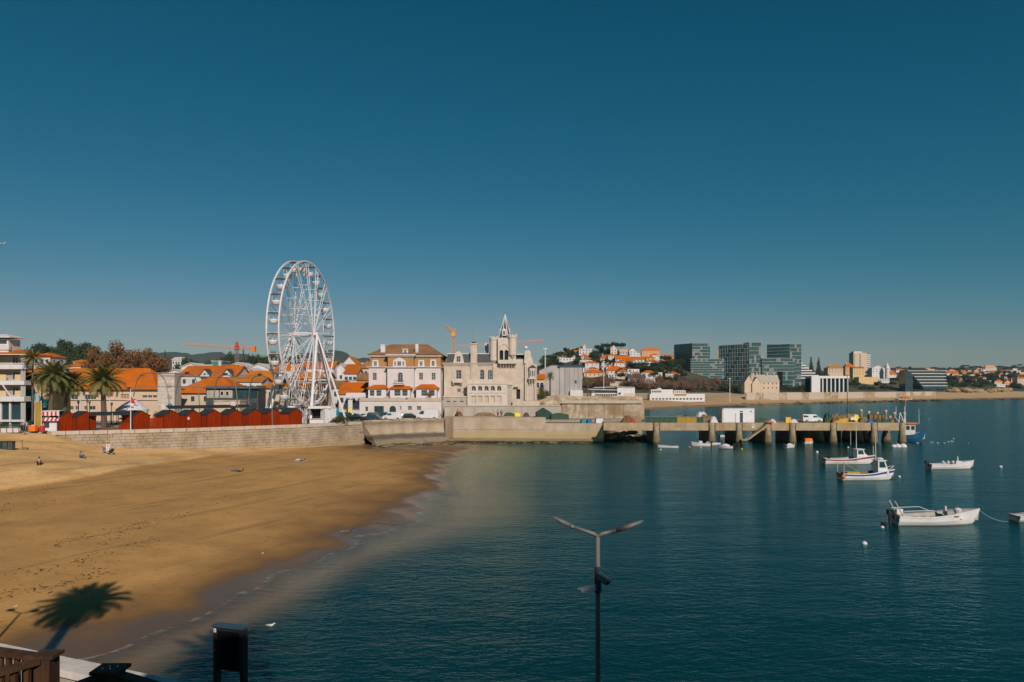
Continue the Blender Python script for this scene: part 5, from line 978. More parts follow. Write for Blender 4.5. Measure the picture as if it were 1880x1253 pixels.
# low board fences between the huts, awning of the second hut
for px, lab in ((287, 'red board fence panel between the two huts right of the flagpole'), (541 - 12, 'red board fence panel left of the rightmost hut')):
    best = min((abs((along(WALL, s)[0].x) * F / along(WALL, s)[0].y + CX - px), s) for s in [i * 0.2 for i in range(int(Lw * 5))])[1]
    p, d, nn = along(WALL, best); q = p - nn * 1.3; o = empty('board_fence', (q.x, q.y, 5.0), math.atan2(d.y, d.x), lab, 'fence', 'red board fences')
    for k in range(12): b = MB(); b.box((-1.15 + k * 0.19, -0.02, 0.03), (-1.15 + k * 0.19 + 0.175, 0.02, 1.95)); b.build('board', M['hutred'], o)
    b = MB(); b.box((-1.2, 0.02, 0.3), (1.2, 0.06, 0.4)); b.box((-1.2, 0.02, 1.6), (1.2, 0.06, 1.7)); b.build('rail', M['black'], o)
def canopy(px, label, w, d_, h, back, m, legs=True, name='awning'):
    best = min((abs((along(WALL, s)[0].x) * F / along(WALL, s)[0].y + CX - px), s) for s in [i * 0.2 for i in range(int(Lw * 5))])[1]
    p, d, nn = along(WALL, best); q = p - nn * back; o = empty(name, (q.x, q.y, 5.0), math.atan2(d.y, d.x), label, 'awning')
    b = MB(); b.prism([(-w / 2, 0, h - 0.5), (-w / 2, d_, h), (-w / 2, d_, h + 0.08), (-w / 2, 0, h - 0.42)][::-1], (w, 0, 0)); b.build('canopy', M[m], o)
    for x in (-w / 2 + 0.1, w / 2 - 0.1): b = MB(); b.beam((x, 0.1, 0), (x, 0.1, h - 0.45), 0.09); b.build('post', M['black'], o)
    return o
canopy(181, 'sagging black awning right of the second beach hut', 3.4, 2.8, 3.0, 1.2, 'roofblack'); canopy(226, 'sloping black awning left of the flagpole hut', 3.0, 3.2, 3.0, 1.6, 'roofblack')
canopy(405, 'long black market awning behind the middle huts', 15, 2.6, 3.9, 5.2, 'roofblack')
o = empty('timber_planter', (XP(200, 116.5), 116.5, 5), 0.5, 'low timber planter on the sea wall left of the flagpole', 'planter'); b = MB(); b.box((-1, -0.3, 0), (1, 0.3, 0.5)); b.build('box', M['wood'], o); b = MB(); b.box((-0.95, -0.25, 0.5), (0.95, 0.25, 0.52)); b.build('soil', M['dark'], o)
o = empty('red_counter', (XP(229, 118), 118, 5), 0.55, 'low red counter under the awning left of the flagpole', 'counter'); b = MB(); b.box((-0.9, -0.3, 0), (0.9, 0.3, 1.0)); b.build('front', M['hutred'], o); b = MB(); b.box((-1, -0.4, 1.0), (1, 0.4, 1.06)); b.build('top', M['wood'], o)
# ------------------------------------------------------------------ ferris wheel
YW = 150.0; los = V(557 - CX, F, 0).normalized(); rgt = V(los.y, -los.x, 0); nrm = (0.928 * rgt - 0.372 * los).normalized(); dpl = (0.372 * rgt + 0.928 * los).normalized()
hub = at(558, 614, YW); RW = 15.8; HALF = 1.25
fw = empty('ferris_wheel', (hub.x, hub.y, 5.0), 0, 'tall white ferris wheel with open gondolas behind the red huts', 'ferris wheel')
HZ = hub.z - 5.0
def wp(r_, a, off): return V(dpl.x, dpl.y, 0) * (r_ * math.cos(a)) + V(0, 0, 1) * (r_ * math.sin(a)) + V(nrm.x, nrm.y, 0) * off + V(0, 0, HZ)
for off in (-HALF, HALF):
    b = MB(); n = 96; ring = []
    for i in range(n):
        a = 2 * PI * i / n
        for rr, oo in ((RW - 0.20, -0.14), (RW + 0.14, -0.14), (RW + 0.14, 0.14), (RW - 0.20, 0.14)): ring.append(wp(rr, a, off + oo))
    b.add(ring, [(i * 4 + j, i * 4 + (j + 1) % 4, ((i + 1) % n) * 4 + (j + 1) % 4, ((i + 1) % n) * 4 + j) for i in range(n) for j in range(4)]); b.build('rim', M['wsteel'], fw)
NG = 24
for k in range(16):
    a = 2 * PI * (k + 0.25) / 16; b = MB()
    for off in (-1, 1):
        for da in (-0.045, 0.045): b.tube([wp(0.5, a, off * 2.2), wp(RW - 0.3, a + da, off * HALF)], 0.075, 5)
        for t in (0.38, 0.68): b.beam(wp(RW * t, a - 0.045 * t, off * (2.2 - 0.85 * t)), wp(RW * t, a + 0.045 * t, off * (2.2 - 0.85 * t)), 0.09)
    for t0, t1 in ((0.38, 0.68), (0.68, 0.95)):
        b.beam(wp(RW * t0, a, -(2.2 - 0.85 * t0)), wp(RW * t0, a, (2.2 - 0.85 * t0)), 0.09); b.beam(wp(RW * t0, a, -(2.2 - 0.85 * t0)), wp(RW * t1, a, (2.2 - 0.85 * t1)), 0.05)
    b.build('spoke', M['wsteel'], fw)
b = MB(); hp = [wp(0, 0, -3.3), wp(0, 0, -2.4), wp(0, 0, -2.35), wp(0, 0, 2.35), wp(0, 0, 2.4), wp(0, 0, 3.3)]; b.tube(hp, [0.4, 0.4, 0.55, 0.55, 0.4, 0.4], 16); b.build('hub', M['wsteel'], fw)
def gondola_proto():
    g = MB(); sc = []; n = 14
    for z, rr in ((0, 0.55), (0.12, 0.8), (0.75, 0.92), (0.9, 0.95), (0.9, 0.88), (0.3, 0.75)):
        for j in range(n): a = 2 * PI * j / n; sc.append((rr * math.cos(a) * 1.0, rr * math.sin(a) * 1.0, z - 2.75))
    g.add(sc, [(i * n + j, i * n + (j + 1) % n, (i + 1) * n + (j + 1) % n, (i + 1) * n + j) for i in range(5) for j in range(n)] + [tuple(range(n))[::-1], tuple(5 * n + j for j in range(n))])
    tub = g.mesh('gondola', M['wsteel'], True)
    c = MB(); c.lathe([(1.08, -0.62), (1.12, -0.55), (0.9, -0.42), (0.2, -0.34)], (0, 0, 0), 14); can = c.mesh('canopy', M['greysteel'])
    p = MB()
    for a in (0.5, 2.6, 3.7, 5.8): p.tube([(0.8 * math.cos(a), 0.8 * math.sin(a), -1.9), (0.8 * math.cos(a), 0.8 * math.sin(a), -0.55)], 0.03, 5)
    p.tube([(0, 0, -2.5), (0, 0, -0.5)], 0.05, 6); po = p.mesh('post', M['wsteel'])
    return tub, can, po
tub, can, po = gondola_proto(); gz_ = math.atan2(nrm.y, nrm.x)
for k in range(NG):
    a = 2 * PI * k / NG + 0.06; p = wp(RW, a, 0)
    g = put(tub, 'gondola', fw, p + V(0, 0, 0.35), gz_); put(can, 'canopy', g); put(po, 'post', g)
    b = MB(); b.tube([wp(RW, a, -HALF), wp(RW, a, HALF)], 0.06, 5); b.build('axle', M['wsteel'], fw)
for off, tag_ in ((1, 0), (-1, 1)):
    for s_ in (-1, 1):
        top = wp(0, 0, off * 3.0); foot = V(dpl.x, dpl.y, 0) * (s_ * 8.2) + V(nrm.x, nrm.y, 0) * (off * 4.6); foot.z = 0.2
        b = MB(); b.tube([foot, top], [0.34, 0.28], 8); b.build('leg', M['wsteel'], fw)
    t = wp(0, 0, off * 3.0); f_ = V(nrm.x, nrm.y, 0) * (off * 9.5); f_.z = 0.2
    b = MB()
    for q in (-0.35, 0.35): b.tube([f_ + dpl * q, t + dpl * (q * 0.3)], 0.11, 6)
    for i in range(9): u = i / 9; v_ = (i + 1) / 9; A = (f_ + dpl * 0.35).lerp(t + dpl * 0.1, u); B_ = (f_ - dpl * 0.35).lerp(t - dpl * 0.1, v_); b.tube([A, B_], 0.04, 4)
    b.build('brace', M['wsteel'], fw)
b = MB()
for q in ((-8.5, -4.8), (8.5, -4.8), (-8.5, 4.8), (8.5, 4.8)): c = dpl * q[0] + nrm * q[1]; b.box((c.x - 0.8, c.y - 0.8, 0), (c.x + 0.8, c.y + 0.8, 0.3))
pf = []
for s0, s1 in ((-8.5, -3.2), (8.5, -3.2), (8.5, 3.2), (-8.5, 3.2)): c = dpl * s0 + nrm * s1; pf.append((c.x, c.y, 0.0))
b.prism(pf, (0, 0, 0.9)); b.build('platform', M['wsteel'], fw)
b = MB()
for s1 in (-3.2, 3.2):
    for i in range(18): c = dpl * (-8.5 + i) + nrm * s1; b.beam((c.x, c.y, 0.9), (c.x, c.y, 1.95), 0.05)
    c0, c1 = dpl * -8.5 + nrm * s1, dpl * 8.5 + nrm * s1; b.beam((c0.x, c0.y, 1.95), (c1.x, c1.y, 1.95), 0.06); b.beam((c0.x, c0.y, 1.45), (c1.x, c1.y, 1.45), 0.05)
b.build('platform_railing', M['wsteel'], fw)
for sgn in (-1, 1):      # curved guide arms at the loading platform
    b = MB(); b.tube([wp(RW - 1.6, -PI / 2 + sgn * (0.22 + 0.05 * i), 2.6) + V(0, 0, -1.2 + 0.1 * i * i * 0.2) for i in range(8)], 0.13, 6); b.build('guide_arm', M['cream'], fw)
o = empty('motor_cover', (XP(617, 144), 144, 5.0), 0.3, 'turquoise sheeted motor at the foot of the ferris wheel', 'machine')
b = MB(); b.lathe([(0.75, 0), (0.8, 0.6), (0.55, 1.6), (0.7, 2.3), (0.4, 3.0), (0.1, 3.1)], (0, 0, 0), 9, 1, 0.8); b.build('sheet', M['tealsheet'], o)
b = MB(); b.box((-0.9, -0.7, 0), (0.9, 0.7, 0.25)); b.build('base', M['wsteel'], o)
o = empty('ticket_booth', (XP(587, 140.5), 140.5, 5.0), 0.35, 'white ticket booth with dark open counter at the wheel', 'booth')
b = MB(); b.box((-2.0, 0, 0), (2.0, 2.6, 0.9)); b.box((1.85, 0, 0.9), (2.0, 2.6, 3.0)); b.box((-2.0, 2.5, 0.9), (1.85, 2.6, 3.0)); b.box((-2.0, 0.0, 0.9), (-1.9, 2.5, 3.0)); b.build('wall', M['white'], o)
b = MB(); b.box((-2.3, -0.3, 3.0), (2.2, 2.8, 3.5)); b.build('roof', M['white'], o)
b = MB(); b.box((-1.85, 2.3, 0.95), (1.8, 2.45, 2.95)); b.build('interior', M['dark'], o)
b = MB(); b.box((-1.9, -0.25, 0.9), (1.85, 0.1, 0.98)); b.build('counter', M['white2'], o)
o = empty('booth_side_panel', (XP(607, 141.5), 141.5, 5.0), 0.9, 'plain white panel cabin right of the ticket booth', 'cabin')
b = MB(); b.box((-1.4, 0, 0), (1.4, 1.5, 3.1)); b.build('wall', M['wsteel'], o); b = MB(); b.box((-1.5, -0.1, 3.1), (1.5, 1.6, 3.2)); b.build('roof', M['white2'], o)
# ------------------------------------------------------------------ festoon light hoops over the street
hp_ = empty('light_tunnel', (XP(380, 132), 132, 5.0), 0, 'tunnel of thin grey light hoops arching over the huts', 'light frame')
YH = 132.0; base_ = V(XP(380, YH), YH, 5.0)
hoops = [(243, 312, 685), (321, 367, 687), (391, 437, 689), (455, 500, 690)]
crowns = []
for a, c, t in hoops:
    pa, pc = at(a, 765, YH + 7), at(c, 775, YH); zt = ZP(t, YH + 3) ; pts = []
    for i in range(17):
        u = PI * i / 16; x = (pa + pc) / 2 - (pc - pa) / 2 * math.cos(u); pts.append(V(x.x, x.y, 5.0 + (zt - 5.0) * (1 - (1 - math.sin(u)) ** 1.7) if 0 < i < 16 else 5.0) - base_)
    b = MB(); b.tube(pts, 0.10, 6); b.build('hoop', M['greysteel'], hp_); crowns.append(pts)
for i in (8, 5, 11, 13, 3):
    b = MB(); b.tube([c[i] for c in crowns], 0.05, 5); b.build('rail', M['greysteel'], hp_)
for c in crowns[1:]:
    b = MB(); q = c[8]; b.box((q.x - 0.35, q.y - 0.2, q.z), (q.x + 0.35, q.y + 0.2, q.z + 0.4)); b.build('floodlight', M['black'], hp_)
# ------------------------------------------------------------------ trees
def crown_mesh(name, seed, m, kind='round', n=1300, ls=0.10):
    r = random.Random(seed); b = MB(); lobes = []
    if kind == 'round': lobes = [(V(r.gauss(0, 0.42), r.gauss(0, 0.42), 0.95 + r.gauss(0, 0.38)), r.uniform(0.28, 0.5)) for _ in range(16)]
    elif kind == 'umbrella': lobes = [(V(r.uniform(-0.75, 0.75), r.uniform(-0.75, 0.75), 1.55 + r.gauss(0, 0.10)), r.uniform(0.25, 0.42)) for _ in range(16)]
    elif kind == 'spread': lobes = [(V(r.uniform(-0.8, 0.8), r.uniform(-0.8, 0.8), 1.05 + r.gauss(0, 0.34)), r.uniform(0.25, 0.45)) for _ in range(30)]
    elif kind == 'cone': lobes = [(V(math.cos(k * 2.4) * (1 - z) * 0.55, math.sin(k * 2.4) * (1 - z) * 0.55, 0.15 + 1.8 * z), 0.10 + 0.2 * (1 - z)) for k, z in [(k, k / 30) for k in range(30)]]
    elif kind == 'bush': lobes = [(V(r.uniform(-0.7, 0.7), r.uniform(-0.7, 0.7), r.uniform(0.25, 0.9)), r.uniform(0.3, 0.5)) for _ in range(14)]
    tot = sum(l[1] ** 2 for l in lobes)
    for c, R in lobes:
        for _ in range(int(n * R * R / tot)):
            d = V(r.gauss(0, 1), r.gauss(0, 1), r.gauss(0.15, 1)).normalized(); p = c + d * (R * r.uniform(0.45, 1.08)) * (V(1, 1, 0.8).length / 1.6)
            nn = (d + V(r.gauss(0, 0.6), r.gauss(0, 0.6), r.gauss(0.3, 0.6))).normalized(); u = nn.orthogonal().normalized(); v = nn.cross(u); a = r.uniform(0, 6.3); u, v = u * math.cos(a) + v * math.sin(a), v * math.cos(a) - u * math.sin(a)
            s = ls * r.uniform(0.6, 1.4); b.add([p - u * s, p + v * s * 0.55 - u * 0.1 * s, p + u * s, p - v * s * 0.55 + u * 0.1 * s], [(0, 1, 2, 3)])
    return b.mesh(name, m)
def trunk_mesh(seed, kind, m):
    r = random.Random(seed); b = MB(); h = 1.35 if kind == 'umbrella' else 0.75 if kind != 'cone' else 1.7
    b.tube([(0, 0, -0.15), (r.uniform(-0.03, 0.03), 0, h * 0.4), (r.uniform(-0.06, 0.06), r.uniform(-0.05, 0.05), h)], [0.075, 0.06, 0.035], 7)
    if kind != 'cone':
        for k in range(6 if kind == 'spread' else 4):
            a = k * 1.57 + r.uniform(-0.4, 0.4); z = h * r.uniform(0.55, 0.95); d = V(math.cos(a), math.sin(a), r.uniform(0.6, 1.1)); b.tube([(0, 0, z), V(0, 0, z) + d * 0.25, V(0, 0, z) + d * 0.55 + V(0, 0, 0.05)], [0.04, 0.028, 0.012], 5)
            if kind == 'spread':
                for q in (-0.5, 0.5): e = V(math.cos(a + q), math.sin(a + q), 0.9); b.tube([V(0, 0, z) + d * 0.3, V(0, 0, z) + d * 0.3 + e * 0.4], [0.022, 0.008], 4)
    return b.mesh('trunk', m)
TP = {}
for k, (kind, m, n, ls) in dict(evergreen=('round', 'leaf', 1500, 0.085), pine=('umbrella', 'leaf2', 1400, 0.085), plane=('spread', 'leafbrown', 6500, 0.058), twig=('spread', 'leafpale', 3000, 0.05), cone=('cone', 'leaf2', 900, 0.085), bush=('bush', 'leafo', 1100, 0.085), shrub=('bush', 'leaf', 1100, 0.085)).items():
    TP[k] = [(crown_mesh('crown', 100 + 17 * i + len(k), M[m], kind, n, ls), trunk_mesh(200 + i, kind, M['bark'])) for i in range(3)]
TR = random.Random(21)
def tree(kind, label, px, top, Y, wpx, base=None, group=None, cat='tree', name='tree', X=None):
    x = XP(px, Y); zb = lz(x, Y) if base is None else base; hgt = max(1.0, ZP(top, Y) - zb); R_ = wpx / 2 * Y / F
    o = empty(name, (x, Y, zb - 0.15), TR.uniform(0, 6.28), label, cat, group); i = TR.randrange(3); c, t = TP[kind][i]
    sx = R_ / 1.05; sz = hgt / 1.85; cz = min(sz, max(sx * 1.05, sz * 0.45)) if kind in ('plane', 'evergreen', 'twig') else sz; a = put(c, 'crown', o, (0, 0, 1.85 * (sz - cz)), sc=(sx, sx, cz))
    if kind not in ('bush', 'shrub'): put(t, 'trunk', o, sc=(sz * 0.7, sz * 0.7, sz))
    else: put(t, 'stem', o, sc=(sx * 0.3, sx * 0.3, sz * 0.6))
    return o
def ray_land(px, py, y0=330.0, y1=4500.0):
    ys_ = np.linspace(y0, y1, 1600); xs_ = (px - CX) * ys_ / F; zr = H - (py - HY) * ys_ / F; h = land_h(xs_, ys_); k = np.nonzero(h >= zr)[0]
    return float(ys_[k[0]]) if len(k) else y1
# wooded hill on the left
for k, (px, top, Y, w_) in enumerate([(42, 640, 470, 26), (60, 637, 480, 28), (75, 634, 500, 30), (90, 633, 505, 30), (104, 631, 515, 30), (118, 628, 520, 34), (132, 627, 520, 34), (146, 630, 515, 32), (160, 633, 510, 30), (174, 636, 500, 28), (188, 641, 495, 26), (52, 648, 440, 28), (72, 645, 450, 30), (92, 644, 455, 30), (112, 642, 460, 32), (132, 640, 465, 32), (152, 643, 460, 30), (172, 646, 455, 30), (62, 656, 400, 28), (86, 655, 410, 30), (110, 653, 415, 30), (136, 652, 420, 30), (160, 655, 415, 28), (185, 654, 430, 28), (30, 646, 450, 26), (204, 655, 440, 24)]):
    tree(['evergreen', 'evergreen', 'pine'][k % 3], 'dark evergreen tree of the wooded hill behind the palms', px, top, Y, w_, group='trees of the wooded hill on the left')
for k, (px, top, Y, w_) in enumerate([(400, 655, 400, 22), (418, 655, 405, 26), (432, 651, 410, 28), (448, 654, 405, 26), (464, 655, 400, 24), (478, 651, 395, 28), (492, 648, 390, 28), (505, 651, 400, 26), (380, 658, 410, 24), (362, 658, 420, 24), (344, 661, 420, 22), (326, 663, 380, 24), (520, 655, 420, 26), (540, 657, 430, 26)]):
    tree(['evergreen', 'pine', 'evergreen'][k % 3], 'dark tree in the belt behind the town roofs below the orange crane', px, top, Y, w_, group='tree belt behind the town roofs')
tree('cone', 'spiky tall conifer just right of the crane mast', 447, 641, 395, 16); tree('cone', 'dark conifer at the right edge of the brown plane trees', 303, 646, 330, 14); tree('cone', 'tall conifer beside the villa roof', 677, 655, 300, 8)
for k, (px, top, Y, w_, lab) in enumerate([(176, 660, 205, 52, 'brown leaved plane tree at the left end of the plane tree row'), (203, 649, 212, 70, 'second brown plane tree from the left above the orange roof'), (230, 645, 218, 72, 'tallest brown plane tree in the middle of the row'), (256, 645, 222, 70, 'brown plane tree right of the tallest one'), (280, 655, 215, 50, 'rightmost brown plane tree beside the stone stair block'), (244, 664, 200, 66, 'low brown plane tree in front of the row'), (205, 667, 196, 60, 'low brown plane tree at the front left of the row')]):
    tree('plane', lab, px, top, Y, w_, 5)
tree('shrub', 'dark green tree below the right plane trees', 282, 672, 190, 30, 5)
tree('shrub', 'clipped green tree on the promenade before the apartment building', 52, 762, 115, 26, 5, cat='bush', name='bush'); tree('shrub', 'dark green bush at the left edge of the promenade', 4, 764, 113, 24, 5, cat='bush', name='bush')
tree('bush', 'olive bush on the wall right of the wheel booth', 622, 754, 142, 40, 5.0, cat='bush', name='bush'); tree('bush', 'leafy bush behind the hut roofs right of the carousel tent', 296, 738, 135, 26, 5, cat='bush', name='bush')
tree('bush', 'green bush beside the palm next to the grey sheeted building', 1003, 706, 183, 22, 9.0, cat='bush', name='bush'); tree('bush', 'small green bush above the rough stone bank', 993, 712, 180, 16, 9.0, cat='bush', name='bush')
tree('shrub', 'round potted shrub on the villa terrace, left one', 714, 726, 161.5, 10, 9.3, cat='bush', name='bush'); tree('shrub', 'round potted shrub on the villa terrace, middle one', 747, 726, 161.5, 11, 9.3, cat='bush', name='bush'); tree('twig', 'small thin tree on the villa terrace before the right veranda', 789, 718, 161.5, 12, 9.3, name='tree')
# palms
def frond_mesh(seed, droop, m):
    r = random.Random(seed); b = MB(); n = 20; pts = []; p = V(0, 0, 0); ang = 0.35
    for i in range(n + 1): pts.append(p.copy()); p = p + V(math.cos(ang), 0, math.sin(ang)) * (1.0 / n); ang -= droop * (0.4 + 1.2 * i / n) / n
    b.tube(pts, [0.014 * (1 - 0.8 * i / n) for i in range(n + 1)], 4)
    for i in range(2, n + 1):
        L = 0.165 * math.sin(PI * min(1, (i + 1) / (n + 2)) ** 0.8) + 0.05; t = (pts[i] - pts[i - 1]).normalized()
        for sy in (-1, 1):
            for h_ in (0.0, 0.33, 0.67):
                q = pts[i - 1].lerp(pts[i], h_); d = (t * 0.75 + V(0, sy * 0.8, r.uniform(0.0, 0.25)) ).normalized(); e = q + d * L * r.uniform(0.85, 1.1) + V(0, 0, -0.35 * L); w_ = t * 0.006
                b.add([q - w_, q + w_, q.lerp(e, 0.6) + w_ * 1.2, e, q.lerp(e, 0.6) - w_ * 1.2], [(0, 1, 2, 3, 4)])
    return b.mesh('frond', m)
FR = [frond_mesh(1, 0.9, M['palm']), frond_mesh(2, 1.5, M['palm']), frond_mesh(3, 2.1, M['palm'])]
def palm(label, base, crown, R_, rt=0.35, n=40, seed=0, lean=0.0):
    r = random.Random(seed + 50); o = empty('palm_tree', base, 0, label, 'palm tree'); c = V(*crown) - V(*base)
    b = MB(); k = 9; pts = []; rr = []
    for i in range(k + 1): t = i / k; pts.append(V(c.x * t * t, c.y * t * t, c.z * t)); rr.append(rt * (1.25 - 0.45 * t if t < 0.85 else 1.0 + 0.25 * (t - 0.85) / 0.15) * (1.06 if i % 2 else 1))
    b.tube(pts, rr, 10); b.build('trunk', M['palmbark'], o)
    b = MB(); b.lathe([(rt * 0.8, -0.9), (rt * 1.5, -0.3), (rt * 1.3, 0.2), (0.1, 0.4)], c, 10); b.build('crown_shaft', M['palmbark'], o)
    for i in range(n):
        el = 1.3 - 1.65 * (i / n) ** 0.9; az = i * 2.399 + r.uniform(-0.15, 0.15); s = R_ * r.uniform(0.85, 1.1) * (0.85 if el > 0.9 else 1)
        put(FR[0 if el > 0.55 else 1 if el > 0.0 else 2], 'frond', o, M=Matrix.Translation(c) @ rot(az) @ Matrix.Rotation(-el + 0.25, 4, 'Y') @ Matrix.Diagonal((s, s, s, 1)))
    return o
def palm_px(label, px, pyc, Y, Rpx, wpx, base=5.0, seed=0, n=40, dx=0.0): c = at(px, pyc, Y); return palm(label, (c.x + dx, c.y, base), c, Rpx * Y / F, wpx / 2 * Y / F, n, seed)
palm_px('big date palm nearest the mural building', 97, 692, 123, 44, 8.0, 5, 1, 62, -0.4)
palm_px('date palm with leaning trunk between the two bigger palms', 130, 704, 126, 36, 6, 5, 2, 54, -1.4)
palm_px('big date palm with straight trunk before the peach building', 188, 700, 125, 46, 8.5, 5, 3, 62, 0.3)
palm_px('tall thin palm beside the apartment building', 60, 658, 123, 25, 3.4, 5, 4, 34, 0.0)
palm_px('small palm beside the grey sheeted building', 1010, 691, 186, 12, 3, 9, 5, 30)
palm_px('short palm behind the white beach restaurant terrace', 1079, 705, 330, 9, 2, 5, 6, 20)
# palms and a lamp beside the viewpoint: out of the picture, their shadows fall on sand and water
palm('date palm left of the viewpoint whose shadow falls on the sand', (-14.2, 11.9, 5.0), (-14.4, 12.06, 17.0), 2.5, 0.27, 84, 11)
palm('date palm close by the viewpoint shading the water below', (-2.1, 0.4, 8.0), (-2.1, 0.6, 20.0), 3.0, 0.27, 44, 12)
palm('date palm right of the viewpoint shading the lamp post', (6.2, -1.4, 5.0), (6.2, -1.2, 15.2), 2.6, 0.27, 44, 13)
# ------------------------------------------------------------------ grey sheeted building and yellow house right of the palace
Y6 = 200.0; gs = empty('sheeted_building', (XP(990, Y6), Y6, 8.0), 0, 'building wrapped in grey scaffold sheeting right of the palace', 'building')
def GX(p): return XP(p, Y6) - XP(990, Y6)
def GZ(p): return ZP(p, Y6) - 8.0
b = MB(); b.prism([(0, 0, 0), (GX(1028), 0, 0), (GX(1028), 0, GZ(672)), (GX(1012), 0, GZ(671.5)), (0, 0, GZ(681))], (0, 9, 0)); b.build('sheeted_gable', M['greysheet'], gs)
b = MB(); b.box((GX(1028), -0.3, 0), (GX(1068.5), 9, GZ(675))); b.build('sheeted_block', M['greysheet'], gs)
for x in (1037, 1046, 1054, 1061): c = MB(); c.beam((GX(x), -0.36, 0), (GX(x), -0.36, GZ(675)), 0.09); c.build('seam', M['greysteel'], gs)
b = MB(); b.box((GX(1024), -0.4, GZ(675)), (GX(1069), 9.2, GZ(671.5))); b.build('roof_sheet', M['carblue'], gs)
b = MB(); b.box((GX(1046), -1.5, GZ(728)), (GX(1069), -0.31, GZ(717))); b.build('hoarding', M['white'], gs); small_window(gs, (GX(1057), -0.31, GZ(704)), 0, 0.35, 0.8, 'dark', 'greysteel')
house('small pale yellow house with orange roof squeezed beside the palace', 983, 999, 696, 688, 192, 6, 'paleyellow', 'tile', 'gx', 2, 2, 8.0)
# ------------------------------------------------------------------ beach restaurants
Yr = 385.0; rb = empty('beach_restaurant', (XP(1080, Yr), Yr, lz(XP(1105, Yr), Yr) - 0.5), 0, 'white beach restaurant with layered flat roofs behind the bastion', 'restaurant'); zb = rb.location.z
def RX(p): return XP(p, Yr) - XP(1080, Yr)
def RZ(p): return ZP(p, Yr) - zb
for (x0, x1, y0, y1, yy, nm, m) in ((1086, 1134, 740, 722, 0, 'wall', 'white'), (1088, 1132, 722, 717, 1.5, 'upper_wall', 'white'), (1133, 1165, 742, 712, -1, 'tower_wall', 'white'), (1105, 1166, 744, 737, -4, 'terrace', 'white2')):
    b = MB(); b.box((RX(x0), yy, RZ(y0)), (RX(x1), yy + 10, RZ(y1))); b.build(nm, M[m], rb)
for (x0, x1, y, sl_) in ((1079, 1133, 715.5, 0.4), (1090, 1131, 712.5, -0.3), (1128, 1164, 711, 0.3)):
    b = MB(); b.prism([(RX(x0), -1.5, RZ(y)), (RX(x1), -1.5, RZ(y + sl_ * 4)), (RX(x1), -1.5, RZ(y + sl_ * 4) + 0.35), (RX(x0), -1.5, RZ(y) + 0.35)], (0, 10, 0)); b.build('roof_slab', M['white2'], rb)
for x in range(1094, 1131, 4): small_window(rb, (RX(x), 0, RZ(727)), 0, 0.9, 1.0, 'dark', 'white2'); small_window(rb, (RX(x), 1.5, RZ(721)), 0, 0.9, 0.9, 'glass', 'white2')
small_window(rb, (RX(1137), -1, RZ(725)), 0, 1.2, 1.2, 'dark', 'white2'); b = MB(); b.box((RX(1145), -1.05, RZ(727)), (RX(1164), -1.001, RZ(722.5))); b.build('wood_band', M['peach'], rb)
for x in range(1168, 1180, 4): small_window(rb, (RX(x), -2, RZ(735)), 0, 0.9, 0.9, 'dark', 'white2')
Yc = 500.0; bc = empty('beach_club', (XP(1193, Yc), Yc, lz(XP(1240, Yc), Yc) - 0.5), 0, 'long white two storey beach club on the far beach', 'building'); zb = bc.location.z
def CX_(p): return XP(p, Yc) - XP(1193, Yc)
def CZ(p): return ZP(p, Yc) - zb
b = MB(); b.box((0, 0, 0), (CX_(1294), 9, CZ(723.5))); b.build('wall', M['white'], bc); b = MB(); b.box((CX_(1196), 1, CZ(723.4)), (CX_(1236), 9, CZ(715.5))); b.build('upper_wall', M['white'], bc); b = MB(); b.box((CX_(1238), 2, CZ(723.4)), (CX_(1260), 9, CZ(717))); b.build('upper_wall', M['white2'], bc)
b = MB(); b.lathe([(2.2, 0), (1.8, 0.7), (0.9, 1.1), (0.1, 1.2)], (CX_(1212), 4, CZ(715.5)), 12); b.build('dome', M['white'], bc, True)
b = MB(); b.box((CX_(1238), -0.1, CZ(727)), (CX_(1260), -0.001, CZ(723.8))); b.build('banner', M['olive'], bc)
for k in range(6): small_window(bc, (CX_(1198.5 + k * 3), 1, CZ(721)), 0, 0.8, 1.4, 'glass', 'white2')
for k in range(15): small_window(bc, (CX_(1199 + k * 6.3), 0, CZ(734)), 0, 1.5, 1.0, 'dark', 'white2')
for k in range(5): small_window(bc, (CX_(1241 + k * 4), 2, CZ(721.5)), 0, 0.6, 1.0, 'dark', 'white2')
# ------------------------------------------------------------------ glass hotel blocks
def glass_block(root, x0, x1, y0, z0, z1, fl, dpt, seed, side=None, X=0.0, gm='glassg', shear=0.0):
    r = random.Random(seed); b = MB(); b.prism([(x0, y0, z0), (x1, y0, z0), (x1 + shear, y0 + dpt, z0), (x0 + shear, y0 + dpt, z0)], (0, 0, z1 - z0)); c = b.build('glass_box', M[gm], root); fh = (z1 - z0) / fl
    for i in range(fl + 1):
        b = MB(); z = z0 + i * fh; e = 0.3; b.prism([(x0 - e, y0 - e, z - 0.3), (x1 + e, y0 - e, z - 0.3), (x1 + e + shear, y0 + dpt, z - 0.3), (x0 - e + shear, y0 + dpt, z - 0.3)], (0, 0, 0.55)); b.build('floor_band', M['facadeband'], c)
    n = max(4, int((x1 - x0) / 2.6))
    for i in range(fl):
        run = r.randrange(n); ln = r.randrange(1, max(2, n // 4))
        for k in range(n):
            xa = x0 + (x1 - x0) * k / n; xb = x0 + (x1 - x0) * (k + 1) / n; b = MB()
            if run <= k < run + ln or r.random() < 0.05: b.box((xa + 0.1, y0 - 0.2, z0 + i * fh + 0.25), (xb - 0.1, y0 - 0.02, z0 + (i + 1) * fh - 0.3)); b.build('panel', M['facadepanel'], c)
            else: b.box((xa - 0.05, y0 - 0.25, z0 + i * fh + 0.25), (xa + 0.05, y0 - 0.02, z0 + (i + 1) * fh - 0.3)); b.build('mullion', M['facadeband'], c)
    return c
